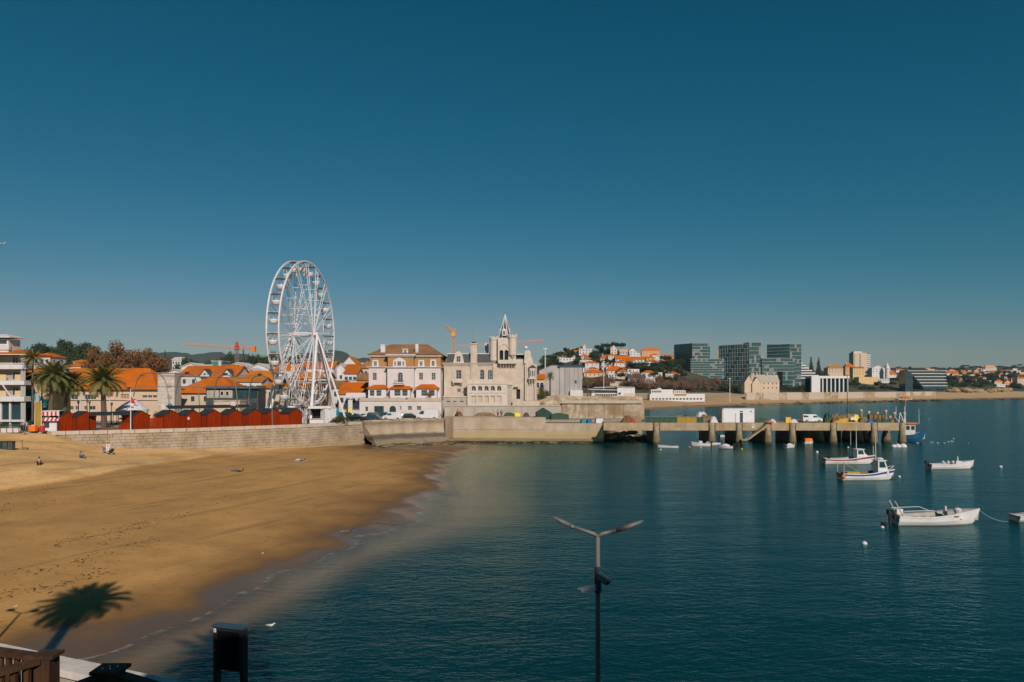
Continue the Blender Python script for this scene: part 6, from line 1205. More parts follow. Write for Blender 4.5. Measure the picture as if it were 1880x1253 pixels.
M['facadeband'] = mat('facade_band', (0.27, 0.275, 0.26), (0.21, 0.22, 0.21), 0.3, 0.6); M['facadepanel'] = mat('facade_panel', (0.21, 0.205, 0.195), (0.15, 0.15, 0.145), 0.3, 0.6)
Yt = 800.0
def tower(px, label): X = XP(px, Yt); z = lz(X, Yt) - 1; return empty('glass_tower', (X, Yt, z), 0, label, 'tower', 'green glass hotel blocks'), (lambda p, y=0: XP(p, Yt + y) - X), (lambda p, y=0: ZP(p, Yt + y) - z)
o, tx, tz = tower(1285, 'leftmost green glass block, an upper box stepped back on a lower box')
glass_block(o, tx(1271), tx(1303.5), 0, tz(659), tz(630.5), 5, 16, 1); glass_block(o, tx(1265), tx(1325.5), -8, 0, tz(660), 8, 24, 2)
b = MB(); b.prism([(tx(1247.5), 26, 0), (tx(1270.8), 0.05, 0), (tx(1270.8), 16, 0), (tx(1250), 36, 0)], (0, 0, tz(630.5))); b.build('shaded_side', M['glassd'], o)  # darker glass carries the shade of the side turned from the sun
o, tx, tz = tower(1390, 'middle green glass block, tall tower joined to a wide bridge of glass')
glass_block(o, tx(1375.5), tx(1397), 0, 0, tz(629), 11, 20, 3); glass_block(o, tx(1397.6), tx(1458), -2, tz(682), tz(658.5), 4, 18, 4); glass_block(o, tx(1436), tx(1458), -2, 0, tz(682.6), 4, 18, 5); glass_block(o, tx(1397.6), tx(1404), -2, 0, tz(682.6), 4, 18, 6)
b = MB(); b.prism([(tx(1334.5), 30, 0), (tx(1375), 0.05, 0), (tx(1375), 20, 0), (tx(1340), 46, 0)], (0, 0, tz(632))); sd = b.build('glass_side', M['glassg'], o)
A_, B_ = V(tx(1334.5), 30, 0), V(tx(1375), 0.05, 0)
for i in range(11):
    z = tz(632) * (i + 0.9) / 11; n_ = (B_ - A_).normalized(); nn = V(n_.y, -n_.x, 0); b = MB(); b.prism([A_ + nn * 0.3 + V(0, 0, z), B_ + nn * 0.3 + V(0, 0, z), B_ - nn * 0.2 + V(0, 0, z), A_ - nn * 0.2 + V(0, 0, z)], (0, 0, 0.7)); b.build('floor_band', M['facadeband'], sd)
    for k in range(12):
        if (k * 7 + i * 3) % 5: q = A_.lerp(B_, (k + 0.5) / 12) + nn * 0.2; b = MB(); b.box((q.x - 0.15, q.y - 0.15, z - 4.2), (q.x + 0.15, q.y + 0.15, z)); b.build('mullion', M['facadeband'], sd)
b = MB(); b.box((tx(1397), 5, tz(660)), (tx(1404), 14, tz(653))); b.build('plant_room', M['facadeband'], o)
o, tx, tz = tower(1440, 'rightmost green glass box raised behind the glass bridge')
glass_block(o, tx(1450, 22), tx(1471, 22), 22, 0, tz(632, 22), 12, 12, 7)
b = MB(); b.prism([(tx(1408, 40), 40, tz(662, 40)), (tx(1449.7, 22), 22.05, tz(662, 22)), (tx(1449.7, 22), 34, tz(662, 22)), (tx(1412, 50), 50, tz(662, 40))], (0, 0, tz(632, 22) - tz(662, 22))); sd = b.build('glass_side', M['glassg'], o)
A_, B_ = V(tx(1408, 40), 40, 0), V(tx(1449.7, 22), 22.05, 0); z0_, z1_ = tz(662, 22), tz(632, 22)
for i in range(6): z = z0_ + (z1_ - z0_) * i / 5 - 0.3; n_ = (B_ - A_).normalized(); nn = V(n_.y, -n_.x, 0); b = MB(); b.prism([A_ + nn * 0.3 + V(0, 0, z), B_ + nn * 0.3 + V(0, 0, z), B_ - nn * 0.2 + V(0, 0, z), A_ - nn * 0.2 + V(0, 0, z)], (0, 0, 0.6)); b.build('floor_band', M['facadeband'], sd)
# white stepped apartments right of the towers
Ys = 840.0; o = empty('stepped_apartments', (XP(1457, Ys), Ys, lz(XP(1475, Ys), Ys) - 1), 0, 'white terraced apartment block stepping down right of the glass towers', 'building'); zb = o.location.z
for k in range(8):
    y = 661 + k * 4.6; x1 = 1466 + k * 4.9; b = MB(); b.box((XP(1457, Ys) - o.location.x, -k * 1.5, ZP(y + 4.6, Ys) - zb - (6 if k == 7 else 0)), (XP(x1, Ys) - o.location.x, 14, ZP(y + 1.8, Ys) - zb)); b.build('storey', M['glassd'] if k else M['white'], o)
    b = MB(); b.box((-0.4, -k * 1.5 - 1.4, ZP(y + 2.6, Ys) - zb), (XP(x1, Ys) - o.location.x + 0.5, 14, ZP(y + 0.6, Ys) - zb)); b.build('balcony', M['white'], o)
# stone house with gables on the far promenade
Yg_ = 600.0; o = empty('gabled_stone_house', (XP(1367, Yg_), Yg_, lz(XP(1400, Yg_), Yg_) - 1), 0, 'cream stone house with steep grey gables below the glass towers', 'house'); zb = o.location.z
def HX(p): return XP(p, Yg_) - XP(1367, Yg_)
def HZ_(p): return ZP(p, Yg_) - zb
b = MB(); b.prism([(HX(1383), 2, 0), (HX(1432.5), 2, 0), (HX(1432.5), 2, HZ_(701)), (HX(1383), 2, HZ_(701))], (0, 11, 0)); b.build('wall', M['cream'], o)
b = MB(); gable_roof(b, HX(1383), HX(1432.5), 2, 13, HZ_(701), HZ_(688.5), 0.3, 'x'); b.build('roof', M['concrete'], o)
for (x0, x1, e, rg) in ((1367, 1383, 703, 690), (1380, 1397, 705, 693)):
    b = MB(); yy = 0 if x0 < 1375 else -1.5; b.prism([(HX(x0), yy, 0), (HX(x1), yy, 0), (HX(x1), yy, HZ_(e)), (HX((x0 + x1) / 2), yy, HZ_(rg)), (HX(x0), yy, HZ_(e))], (0, 9, 0)); b.build('gable', M['cream'], o)
    b = MB(); gable_roof(b, HX(x0), HX(x1), yy, yy + 9, HZ_(e), HZ_(rg), 0.3, 'y', 0.3); b.build('roof', M['concrete'], o)
for px in (1384, 1387, 1393, 1412, 1425): b = MB(); b.box((HX(px), 6, HZ_(696)), (HX(px) + 0.9, 7, HZ_(684.5))); b.build('chimney', M['cream'], o)
for px in (1404, 1412, 1420, 1427):
    for py in (706, 714): small_window(o, (HX(px), 2, HZ_(py)), 0, 0.9, 1.4, 'glass', 'cream')
# colonnade
Yk = 720.0; o = empty('colonnade_building', (XP(1490, Yk), Yk, lz(XP(1525, Yk), Yk) - 1), 0, 'white flat roofed building with tall white columns', 'building'); zb = o.location.z
def KX(p): return XP(p, Yk) - XP(1490, Yk)
def KZ(p): return ZP(p, Yk) - zb
b = MB(); b.box((0, 3, 0), (KX(1558), 16, KZ(695))); b.build('wall', M['glassd'], o); b = MB(); b.box((0, 0, KZ(695)), (KX(1560), 16, KZ(690.5))); b.build('roof_slab', M['white'], o); b = MB(); b.box((0, 0, 0), (KX(1506), 15, KZ(695))); b.build('end_block', M['white'], o)
for k in range(7): b = MB(); b.box((KX(1510 + k * 7.6), 0.3, 0), (KX(1510 + k * 7.6) + 1.1, 1.4, KZ(695))); b.build('column', M['white'], o)
# high rise
Yh = 1050.0; o = empty('high_rise', (XP(1567, Yh), Yh, lz(XP(1580, Yh), Yh) - 1), 0, 'pinkish white high rise with balcony stacks above the shore', 'tower'); zb = o.location.z
def IX(p): return XP(p, Yh) - XP(1567, Yh)
def IZ(p): return ZP(p, Yh) - zb
b = MB(); b.box((0, 0, 0), (IX(1591), 14, IZ(648))); b.build('wall', M['cream'], o); b = MB(); b.box((IX(1591), 2, 0), (IX(1599), 14, IZ(649.5))); b.build('wing', M['tilebrown'], o); b = MB(); b.box((IX(1568), 1, IZ(648)), (IX(1583), 10, IZ(645.5))); b.build('plant_room', M['pink'], o)
for k in range(9):
    small_window(o, (IX(1579), 0, IZ(652.5 + k * 3.6)), 0, 2.2, 1.5, 'dark', 'white2'); b = MB(); b.box((IX(1591.5), 1.2, IZ(653 + k * 3.6)), (IX(1599), 1.99, IZ(651 + k * 3.6))); b.build('balcony', M['white'], o); small_window(o, (IX(1569), 0, IZ(652.5 + k * 3.6)), 0, 1.2, 1.4, 'dark', 'white2')
# glass terraces
Ym = 860.0; o = empty('terraced_glass_building', (XP(1662, Ym), Ym, lz(XP(1700, Ym), Ym) - 1), 0, 'modern glass building with white floor slabs near the small beach', 'building'); zb = o.location.z
for k in range(5):
    z = ZP(687 + k * 5.6, Ym) - zb; b = MB(); b.box((XP(1675 + k * 4, Ym) - o.location.x, k * -1.0, z - 3.9), (XP(1733, Ym) - o.location.x, 16, z)); b.build('storey', M['glassd'], o); b = MB(); b.box((XP(1673 + k * 4, Ym) - o.location.x, -1.2 - k, z), (XP(1735, Ym) - o.location.x, 16, z + 0.9)); b.build('floor_slab', M['white2'], o)
b = MB(); b.prism([(0, 0, 0), (XP(1675, Ym) - o.location.x, -1, 0), (XP(1675, Ym) - o.location.x, 14, 0), (0, 14, 0)], (0, 0, ZP(682, Ym) - zb)); b.build('side_block', M['glassd'], o); b = MB(); b.box((XP(1665, Ym) - o.location.x, -1.5, ZP(682, Ym) - zb), (XP(1738, Ym) - o.location.x, 16, ZP(680, Ym) - zb)); b.build('roof', M['facadeband'], o)
# ------------------------------------------------------------------ hillside houses
HH = [
 (1063, 1090, 653, 641, 638, 'pink', 'white2', 'flat', 5, 2, 'large pinkish mansion with a little turret on the ridge'), (1121, 1133, 651, 641, 634, 'pink', 'orangewall', 'gy', 2, 2, 'tall narrow pink house on the ridge'), (1155, 1168, 650, 644, 639, 'white', 'tile', 'gy', 2, 1, 'white house with red gable on the ridge'), (1138, 1152, 652, 646, 642, 'pink', 'orangewall', 'gx', 3, 1, 'faded pink house between two ridge trees'),
 (1178, 1211, 655, 644, 639, 'orangewall', 'tile', 'hip', 6, 2, 'long terracotta house high on the hillside'), (1213, 1245, 664, 657, 651, 'yellow', 'tile', 'hip', 6, 1, 'bright yellow house beside the dark glass tower'), (1187, 1202, 673, 657, 654, 'yellow', 'tile', 'hip', 2, 3, 'bright yellow house in the middle of the hillside'), (1156, 1187, 667, 660, 655, 'white2', 'tile', 'gx', 5, 1, 'white row with orange roof left of the middle yellow house'),
 (1130, 1156, 669, 659, 653, 'white', 'tile', 'gx', 5, 2, 'white two storey house with orange roof in the middle of the hillside'), (1102, 1124, 665, 658, 652, 'cream', 'tile', 'hip', 3, 1, 'cream house with orange roof left of the white two storey house'), (1064, 1092, 673, 666, 660, 'white2', 'tilebrown', 'hip', 4, 1, 'pale house with dull brown roof on the left hillside'), (1094, 1103, 674, 666, 663, 'white', 'white2', 'flat', 1, 1, 'small white cube house on the left hillside'),
 (1113, 1146, 688, 681, 672, 'white', 'tile', 'hip', 5, 1, 'chalet with big orange hipped roof low on the hillside'), (1072, 1111, 693, 685, 679, 'peach', 'tile', 'hip', 5, 1, 'long orange roofed house above the bare brown trees'), (1154, 1185, 702, 694, 687, 'white', 'slate', 'gx', 5, 1, 'white house with slate roof and chimneys at both ends'), (1117, 1133, 697, 688, 685, 'white', 'white2', 'flat', 3, 2, 'white flat roofed terrace house below the chalet'),
 (1120, 1144, 710, 701, 700, 'cream', 'concrete', 'flat', 0, 0, 'blank cream retaining house wall above the bare trees'), (1074, 1084, 661, 657, 653, 'peach', 'tile', 'gx', 2, 1, 'small orange roofed house below the mansion'), (1022, 1038, 658, 650, 646, 'paleyellow', 'tile2', 'hip', 3, 1, 'yellowish house above the grey sheeted building'), (1027, 1056, 666, 658, 655, 'white', 'white2', 'flat', 5, 1, 'long white flat house above the grey sheeted building'),
 (1070, 1086, 684, 676, 674, 'white', 'white2', 'flat', 2, 2, 'white block just right of the grey sheeted building'), (1045, 1062, 652, 645, 642, 'cream', 'tile', 'hip', 3, 1, 'cream house on the ridge left of the mansion'), (1184, 1203, 706, 697, 696, 'white2', 'concrete', 'flat', 3, 1, 'low white annex right of the slate roofed house'), (1105, 1120, 679, 675, 671, 'white2', 'white2', 'gy', 2, 1, 'white gable left of the chalet'),
 (1566, 1587, 697, 676, 674, 'paleyellow', 'tile', 'gx', 4, 3, 'pale yellow house below the high rise'), (1601, 1624, 696, 676, 671, 'white', 'white2', 'gy', 4, 2, 'white gabled houses right of the high rise'), (1622, 1635, 694, 678, 672, 'pink', 'orangewall', 'gy', 2, 3, 'pink house beside the white turret'), (1633, 1646, 694, 688, 680, 'white', 'tile', 'hip', 2, 1, 'white house with steep orange roof right of the turret'),
 (1577, 1612, 706, 693, 692, 'paleyellow', 'paleyellow', 'flat', 0, 0, 'long blank yellow garden wall house above the shore'), (1611, 1633, 704, 696, 694, 'white2', 'concrete', 'flat', 5, 1, 'low white house right of the yellow wall'), (1552, 1568, 690, 674, 667, 'orangewall', 'tile', 'hip', 3, 2, 'terracotta house left of the high rise'), (1520, 1548, 692, 676, 671, 'cream', 'tile2', 'hip', 5, 2, 'cream house behind the white colonnade'), (1645, 1662, 684, 680, 677, 'white', 'tile', 'hip', 3, 1, 'white house with red roof beside the terraced glass building'),
 (1738, 1760, 690, 685, 681, 'pink', 'tile', 'gx', 4, 1, 'leftmost orange roofed house of the far right slope'), (1764, 1778, 690, 684, 680, 'peach', 'tile', 'hip', 3, 1, 'peach house with orange roof on the far right slope'), (1776, 1785, 690, 685, 684, 'white', 'white2', 'flat', 2, 1, 'white cube on the far right slope'), (1786, 1800, 690, 687, 684, 'pink', 'tile', 'gx', 3, 1, 'pink low house on the far right slope'), (1809, 1830, 681, 675, 671, 'peach', 'orangewall', 'hip', 5, 1, 'large peach villa on the far right skyline'),
 (1816, 1830, 688, 685, 682, 'white2', 'tilebrown', 'gx', 3, 1, 'brown roofed house below the skyline villa'), (1841, 1849, 697, 689, 688, 'pink', 'white2', 'flat', 2, 2, 'pale pink tower house on the far right slope'), (1856, 1863, 690, 685, 684, 'cream', 'white2', 'flat', 1, 1, 'cream cube house near the right edge'), (1872, 1880, 690, 684, 683, 'cream', 'white2', 'flat', 1, 1, 'cream cube house at the right edge'), (1846, 1860, 686, 682, 680, 'white', 'orangewall', 'gx', 3, 1, 'white house with rusty roof near the right skyline'),
 (1826, 1840, 707, 700, 696, 'cream', 'tile', 'hip', 3, 1, 'cream house with orange roof above the ochre cliff'), (1830, 1846, 711, 706, 703, 'white', 'white2', 'flat', 3, 1, 'white house on the shore right of the ochre cliff'), (1844, 1857, 708, 703, 698, 'orangewall', 'tile', 'gy', 2, 1, 'red gabled house on the shore right of the ochre cliff'), (1868, 1890, 710, 695, 692, 'peach', 'tile', 'hip', 4, 2, 'peach building cut by the right edge'), (1700, 1716, 681, 678, 676, 'pink', 'orangewall', 'gx', 4, 1, 'flat red roofed house behind the terraced glass building')]
for (x0, x1, bs, e, rg, wl_, rf, kd, c_, rw, lab) in HH:
    Yq = ray_land((x0 + x1) / 2, bs); Yq = min(Yq, 2400); w_ = (x1 - x0) * Yq / F
    house(lab, x0, x1, e, rg, Yq, max(6, min(14, w_ * 0.6)), wl_, rf, kd, c_, rw, None, 'houses on the far slopes', name='hillside_house', chim=2 if 'chimneys' in lab else (1 if kd == 'hip' else 0), ov=0.5, wz=1.5, ww=1.1)
xr = random.Random(77)
for i in range(84):
    px = xr.uniform(1030, 1240) if i < 46 else xr.uniform(1735, 1882); bs = xr.uniform(650, 698) if i < 46 else xr.uniform(680, 706); Yq = min(ray_land(px, bs), 2400); w_ = xr.uniform(7, 15) * F / Yq; h = xr.uniform(3, 7); zq = lz(XP(px, Yq), Yq); e = HY - (zq + h - H) * F / Yq; wn_ = xr.choice(['white', 'white', 'white2', 'pink', 'cream'])
    flat_ = xr.random() < 0.3; house('tiny white house with flat roof scattered on the far slopes' if flat_ else 'tiny pale house with orange roof scattered on the far slopes', px - w_ / 2, px + w_ / 2, e, e - (0.5 if flat_ else 2.2) * F / Yq, Yq, 8, wn_, 'white2' if flat_ else 'tile', 'flat' if flat_ else 'hip', 3, 1, None, 'tiny houses scattered on the far slopes', name='hillside_house')
# white turret of the seaside villa
q = at(1629, 690, 960); o = empty('white_turret', (q.x, 960, lz(q.x, 960)), 0, 'slender white pointed turret right of the high rise', 'turret'); zt = ZP(677, 960) - o.location.z; b = MB(); b.lathe([(2.8, -1), (2.8, zt), (3.2, zt)], (0, 0, 0), 12); b.build('wall', M['pink'], o); b = MB(); b.lathe([(3.3, zt), (1.6, zt + 4.5), (0.1, ZP(666, 960) - o.location.z)], (0, 0, 0), 12); b.build('spire', M['white'], o)
q = at(1073, 640, 820); Yq = ray_land(1076, 653); q = at(1073, 638, Yq); o = empty('mansion_turret', (q.x, Yq + 3, q.z - 3), 0, 'small pink turret on top of the ridge mansion', 'turret'); b = MB(); b.box((-1.6, -1.6, 0), (1.6, 1.6, 5)); b.build('wall', M['pink'], o); b = MB(); b.lathe([(2.2, 5), (0.1, 8)], (0, 0, 0), 4); b.build('roof', M['orangewall'], o)
# beach bar with red roof, sun shelters
Yb = 700.0; o = empty('beach_bar', (XP(1662, Yb), Yb, lz(XP(1662, Yb), Yb)), 0, 'white beach bar with red roof on the small far beach', 'building'); b = MB(); b.box((-7, 0, -1), (7, 6, 2.6)); b.build('wall', M['white'], o); b = MB(); hip_roof(b, -4, 5, 0, 6, 2.7, 5, 0.5); b.build('roof', M['tile'], o)
for k in range(5): small_window(o, (-5.5 + k * 2.7, 0, 0.8), 0, 1.5, 1.0, 'dark', 'white2')
# ------------------------------------------------------------------ trees of the far shore
FT = random.Random(33)
def far_trees(kind, lab, grp, pts, wr, hr, dY=0):
    for i, (px, py) in enumerate(pts):
        Yq = min(ray_land(px, py), 2600) + dY; w_ = FT.uniform(*wr); h = FT.uniform(*hr); zb = lz(XP(px, Yq), Yq)
        tree(kind[i % len(kind)], lab, px, HY - (zb + h - H) * F / Yq, Yq, w_ * F / Yq, None, grp)
far_trees(['pine', 'evergreen'], 'dark pine on the ridge above the hillside houses', 'pines on the hillside ridge', [(1100, 650), (1106, 648), (1113, 648), (1118, 649), (1140, 646), (1146, 645), (1153, 645), (1172, 648), (1178, 646), (1090, 655), (1128, 646), (1207, 650), (1214, 652), (1222, 652), (1230, 652), (1238, 653), (1245, 653), (1252, 654), (1262, 656), (1322, 660), (1330, 660), (1315, 660), (1040, 655), (1050, 653), (1060, 652), (1016, 658), (1008, 660), (1000, 660), (992, 662), (985, 662)], (9, 15), (7, 11))
far_trees(['evergreen', 'pine', 'evergreen'], 'dark evergreen among the hillside houses', 'evergreens among the hillside houses', [(1060, 668), (1088, 662), (1096, 660), (1112, 668), (1120, 672), (1126, 668), (1150, 676), (1158, 678), (1166, 676), (1174, 678), (1182, 680), (1150, 684), (1160, 688), (1170, 688), (1180, 686), (1190, 686), (1200, 682), (1208, 676), (1216, 672), (1224, 676), (1232, 676), (1240, 680), (1206, 690), (1214, 692), (1222, 694), (1230, 692), (1240, 694), (1212, 702), (1222, 704), (1232, 704), (1242, 702), (1200, 698), (1146, 694), (1138, 690), (1140, 702), (1060, 680), (1068, 676), (1098, 676), (1030, 672), (1020, 668), (1044, 664), (1010, 668), (1250, 690), (1256, 700)], (8, 13), (5, 8))
far_trees(['evergreen', 'pine'], 'large dark tree between the palace gable and the hillside houses', 'large trees right of the palace', [(1040, 648), (1050, 647), (1060, 646), (1070, 645), (1030, 650), (1020, 652), (1010, 655), (1046, 652), (1066, 650), (946, 664), (956, 662), (966, 662), (976, 664), (986, 666), (996, 668), (1006, 666), (1016, 664), (1026, 662), (960, 670), (980, 672), (1000, 674), (940, 660), (1036, 660), (1048, 662)], (13, 18), (8, 12))
far_trees(['evergreen', 'shrub', 'pine'], 'large dark tree below the two bright yellow houses', 'large trees below the yellow houses', [(1206, 678), (1214, 674), (1222, 673), (1230, 674), (1238, 675), (1246, 678), (1212, 684), (1224, 684), (1236, 686), (1246, 690), (1200, 690), (1190, 690), (1180, 684)], (12, 17), (8, 11))
far_trees(['twig'], 'bare brown tree behind the beach restaurants', 'bare brown trees along the far promenade', [(1078, 712), (1090, 713), (1104, 714), (1114, 714), (1150, 712), (1168, 716), (1182, 717), (1198, 716), (1214, 717), (1234, 717), (1252, 716), (1268, 718), (1284, 717), (1298, 718), (1314, 718)], (9, 16), (6, 13))
far_trees(['evergreen', 'shrub'], 'dark green tree along the far promenade', 'dark green trees along the far promenade', [(1325, 719), (1332, 719), (1342, 720), (1350, 720), (1360, 720), (1437, 718), (1446, 718), (1456, 718), (1466, 718), (1476, 718), (1486, 717), (1500, 716), (1330, 700), (1345, 705), (1420, 722), (1408, 723)], (8, 14), (6, 11))
far_trees(['cone'], 'tall dark araucaria beside the stepped apartments', 'araucarias beside the stepped apartments', [(1503, 700), (1489, 700)], (13, 15), (28, 34))
far_trees(['evergreen', 'shrub', 'pine'], 'dark tree among the buildings of the right shore', 'trees of the right shore', [(1514, 694), (1500, 690), (1575, 712), (1571, 708), (1610, 706), (1640, 703), (1648, 700), (1655, 700), (1662, 708), (1594, 690), (1672, 716), (1682, 716), (1690, 717), (1700, 717), (1712, 717), (1722, 717), (1730, 717), (1638, 712), (1624, 715), (1548, 716), (1560, 716), (1585, 716), (1600, 716), (1612, 716)], (9, 14), (6, 11))
far_trees(['evergreen', 'pine', 'evergreen', 'shrub'], 'dark green tree on the far right slope', 'trees of the far right slope', [(1742, 697), (1750, 700), (1758, 697), (1766, 702), (1774, 698), (1782, 703), (1790, 698), (1798, 702), (1806, 697), (1814, 700), (1822, 695), (1832, 694), (1838, 700), (1850, 700), (1858, 696), (1866, 702), (1874, 697), (1740, 708), (1750, 710), (1760, 709), (1770, 711), (1780, 709), (1790, 707), (1800, 706), (1812, 706), (1822, 706), (1858, 711), (1866, 712), (1874, 714), (1735, 682), (1745, 681), (1755, 680), (1765, 679), (1772, 677), (1782, 676), (1792, 675), (1800, 677), (1836, 677), (1846, 678), (1854, 677), (1862, 676), (1872, 675), (1880, 677), (1640, 681), (1650, 679), (1660, 680), (1672, 680), (1684, 681), (1700, 682), (1714, 682), (1728, 683), (1746, 689), (1762, 690), (1780, 693), (1796, 692), (1812, 691), (1828, 689), (1844, 692), (1862, 690), (1876, 692), (1884, 700), (1752, 705), (1776, 706), (1796, 711)], (14, 24), (7, 12))
# ochre cliff and rocky shelf of the far shore
q = at(1800, 716, 900); b = MB(); r = random.Random(12)
for i in range(60): px = r.uniform(1740, 1850); Yq = r.uniform(905, 930) + (px - 1740) * 0.9; rock(b, (XP(px, Yq), Yq, lz(XP(px, Yq), Yq) + r.uniform(-1, 3)), r.uniform(3, 7), r, 0.7)
tag(b.build('ochre_cliff', mat('ochre_cliff_rock', (0.36, 0.22, 0.10), (0.26, 0.17, 0.08), 0.15, 0.95)), 'low ochre rock cliff on the far right shore', 'cliff', kind='stuff')
b = MB()
for i in range(260): px = r.uniform(1340, 1900); Yq = float(np.interp(XP(px, 600), COAST[:, 0], COAST[:, 1])); X_ = XP(px, Yq); Yq = float(np.interp(X_, COAST[:, 0], COAST[:, 1])) ; rock(b, (XP(px, Yq) + r.uniform(-4, 4), Yq + r.uniform(-3, 10), r.uniform(-0.5, 0.8)), r.uniform(1.2, 3.5), r, 0.4)
tag(b.build('shore_rocks', mat('brown_shore_rock', (0.17, 0.115, 0.065), (0.10, 0.07, 0.04), 0.3, 0.95)), 'brown rocks along the waterline of the far shore', 'rocks', kind='stuff')
# far promenade wall
fwall = empty('far_promenade_wall', (0, 0, 0), 0, 'long pale stone promenade wall along the far shore', 'wall')
cl = [(190, 553), (267, 614), (456, 790), (520, 838)]
for (a, c) in zip(cl[:-1], cl[1:]):
    n_ = 8
    for i in range(n_):
        p0 = V(a[0] + (c[0] - a[0]) * i / n_, a[1] + (c[1] - a[1]) * i / n_, 0); p1 = V(a[0] + (c[0] - a[0]) * (i + 1) / n_, a[1] + (c[1] - a[1]) * (i + 1) / n_, 0); d = (p1 - p0).normalized(); nn = V(d.y, -d.x, 0)
        b = MB(); b.prism([p0 + d * 0.05, p1 - d * 0.05, p1 - d * 0.05 - nn * 1.5, p0 + d * 0.05 - nn * 1.5], (0, 0, 9.2)); b.build('wall_section', M['bastion'] if i % 3 == 1 else M['coping'], fwall)
# ------------------------------------------------------------------ cranes
def lattice(b, a, c, w, n, r_=0.06):
    a, c = V(*a), V(*c); d = (c - a).normalized(); u = d.orthogonal().normalized(); v = d.cross(u); cs = [u * (w / 2) + v * (w / 2), u * (w / 2) - v * (w / 2), -u * (w / 2) - v * (w / 2), -u * (w / 2) + v * (w / 2)]
    for k in cs: b.beam(a + k, c + k, r_ * 2)
    for i in range(n):
        p, q = a.lerp(c, i / n), a.lerp(c, (i + 1) / n)
        for k in range(4): b.beam(p + cs[k], q + cs[(k + 1) % 4], r_ * 1.3)
Yk_ = 340.0; base = at(435, 690, Yk_); o = empty('tower_crane', (base.x, Yk_, 8), 0, 'tower crane with long faded jib and orange counterweight left of the wheel', 'crane'); zt = ZP(640, Yk_) - 8
b = MB(); lattice(b, (0, 0, 0), (0, 0, zt), 1.2, 14, 0.09); b.build('mast', M['greysteel'], o)
jl, jr = XP(338, Yk_) - base.x, XP(467, Yk_) - base.x
b = MB(); lattice(b, (0, 0, zt), (jl, 0, zt + ZP(632, Yk_) - ZP(640, Yk_)), 1.1, 26, 0.08); b.build('jib', M['cranepink'], o); b = MB(); lattice(b, (0, 0, zt), (jr, 0, zt), 1.1, 7, 0.09); b.build('counter_jib', M['cranepink'], o)
b = MB(); lattice(b, (0, 0, zt), (0, 0, zt + 3.2), 0.9, 3, 0.1); b.box((-0.9, -0.8, zt - 0.5), (0.9, 0.8, zt + 1.3)); b.build('cab', M['red'], o); b = MB(); b.box((jr - 1.1, -0.9, zt - 1.6), (jr + 0.6, 0.9, zt + 1.0)); b.build('counterweight', M['orange'], o)
for x, z in ((jl * 0.7, zt + 1.6), (jr * 0.9, zt + 0.6)): b = MB(); b.beam((0, 0, zt + 3.2), (x, 0, z), 0.06); b.build('stay', M['cranepink'], o)
Yk_ = 420.0; base = at(832, 690, Yk_); o = empty('luffing_crane', (base.x, Yk_, 8), 0, 'yellow luffing crane behind the palace roof', 'crane'); zt = ZP(618, Yk_) - 8; b = MB(); lattice(b, (0, 0, 0), (0, 0, zt), 1.5, 14, 0.12); b.build('mast', M['cranepink'], o)
b = MB(); b.box((-1.1, -1, zt), (1.4, 1, zt + 2.4)); b.build('cab', M['craneyellow'], o); b = MB(); lattice(b, (0, 0, zt + 1.5), (XP(819, Yk_) - base.x, 0, ZP(598, Yk_) - 8), 1.0, 8, 0.1); b.build('jib', M['craneyellow'], o); b = MB(); lattice(b, (0, 0, zt + 2), (XP(834.5, Yk_) - base.x, 0, ZP(603, Yk_) - 8), 0.8, 4, 0.09); b.build('a_frame', M['craneyellow'], o)
Yk_ = 420.0; base = at(915, 690, Yk_); o = empty('tower_crane', (base.x, Yk_ + 8, 8), 0, 'faded pink crane jib right of the palace spire', 'crane'); zt = ZP(632, Yk_) - 8; b = MB(); lattice(b, (0, 0, 0), (0, 0, zt), 1.3, 14, 0.1); b.build('mast', M['cranepink'], o); b = MB(); lattice(b, (0, 0, zt), (XP(999, Yk_) - base.x, 0, ZP(624, Yk_) - 8), 1.3, 16, 0.1); b.build('jib', M['cranepink'], o); b = MB(); lattice(b, (0, 0, zt), (XP(838, Yk_) - base.x, 0, zt - 0.8), 1.0, 12, 0.07); b.build('counter_jib', M['cranepink'], o)
for px, pyt, lab in ((1001, 640, 'thin grey street mast right of the palace gable'), (1340, 695, 'grey lamp mast on the far promenade below the glass towers'), (1108.5, 664, 'thin white lamp mast on the hillside')):
    Yq = 300.0 if px < 1100 else 520.0; x = XP(px, Yq); z = lz(x, Yq); o = empty('lamp_mast', (x, Yq, z - 0.3), 0, lab, 'mast'); b = MB(); b.tube([(0, 0, 0), (0, 0, ZP(pyt, Yq) - z)], [0.25, 0.18], 6); b.build('pole', M['wsteel'], o); b = MB(); b.box((-0.9, -0.2, ZP(pyt, Yq) - z), (0.9, 0.2, ZP(pyt, Yq) - z + 0.35)); b.build('head', M['wsteel'], o)
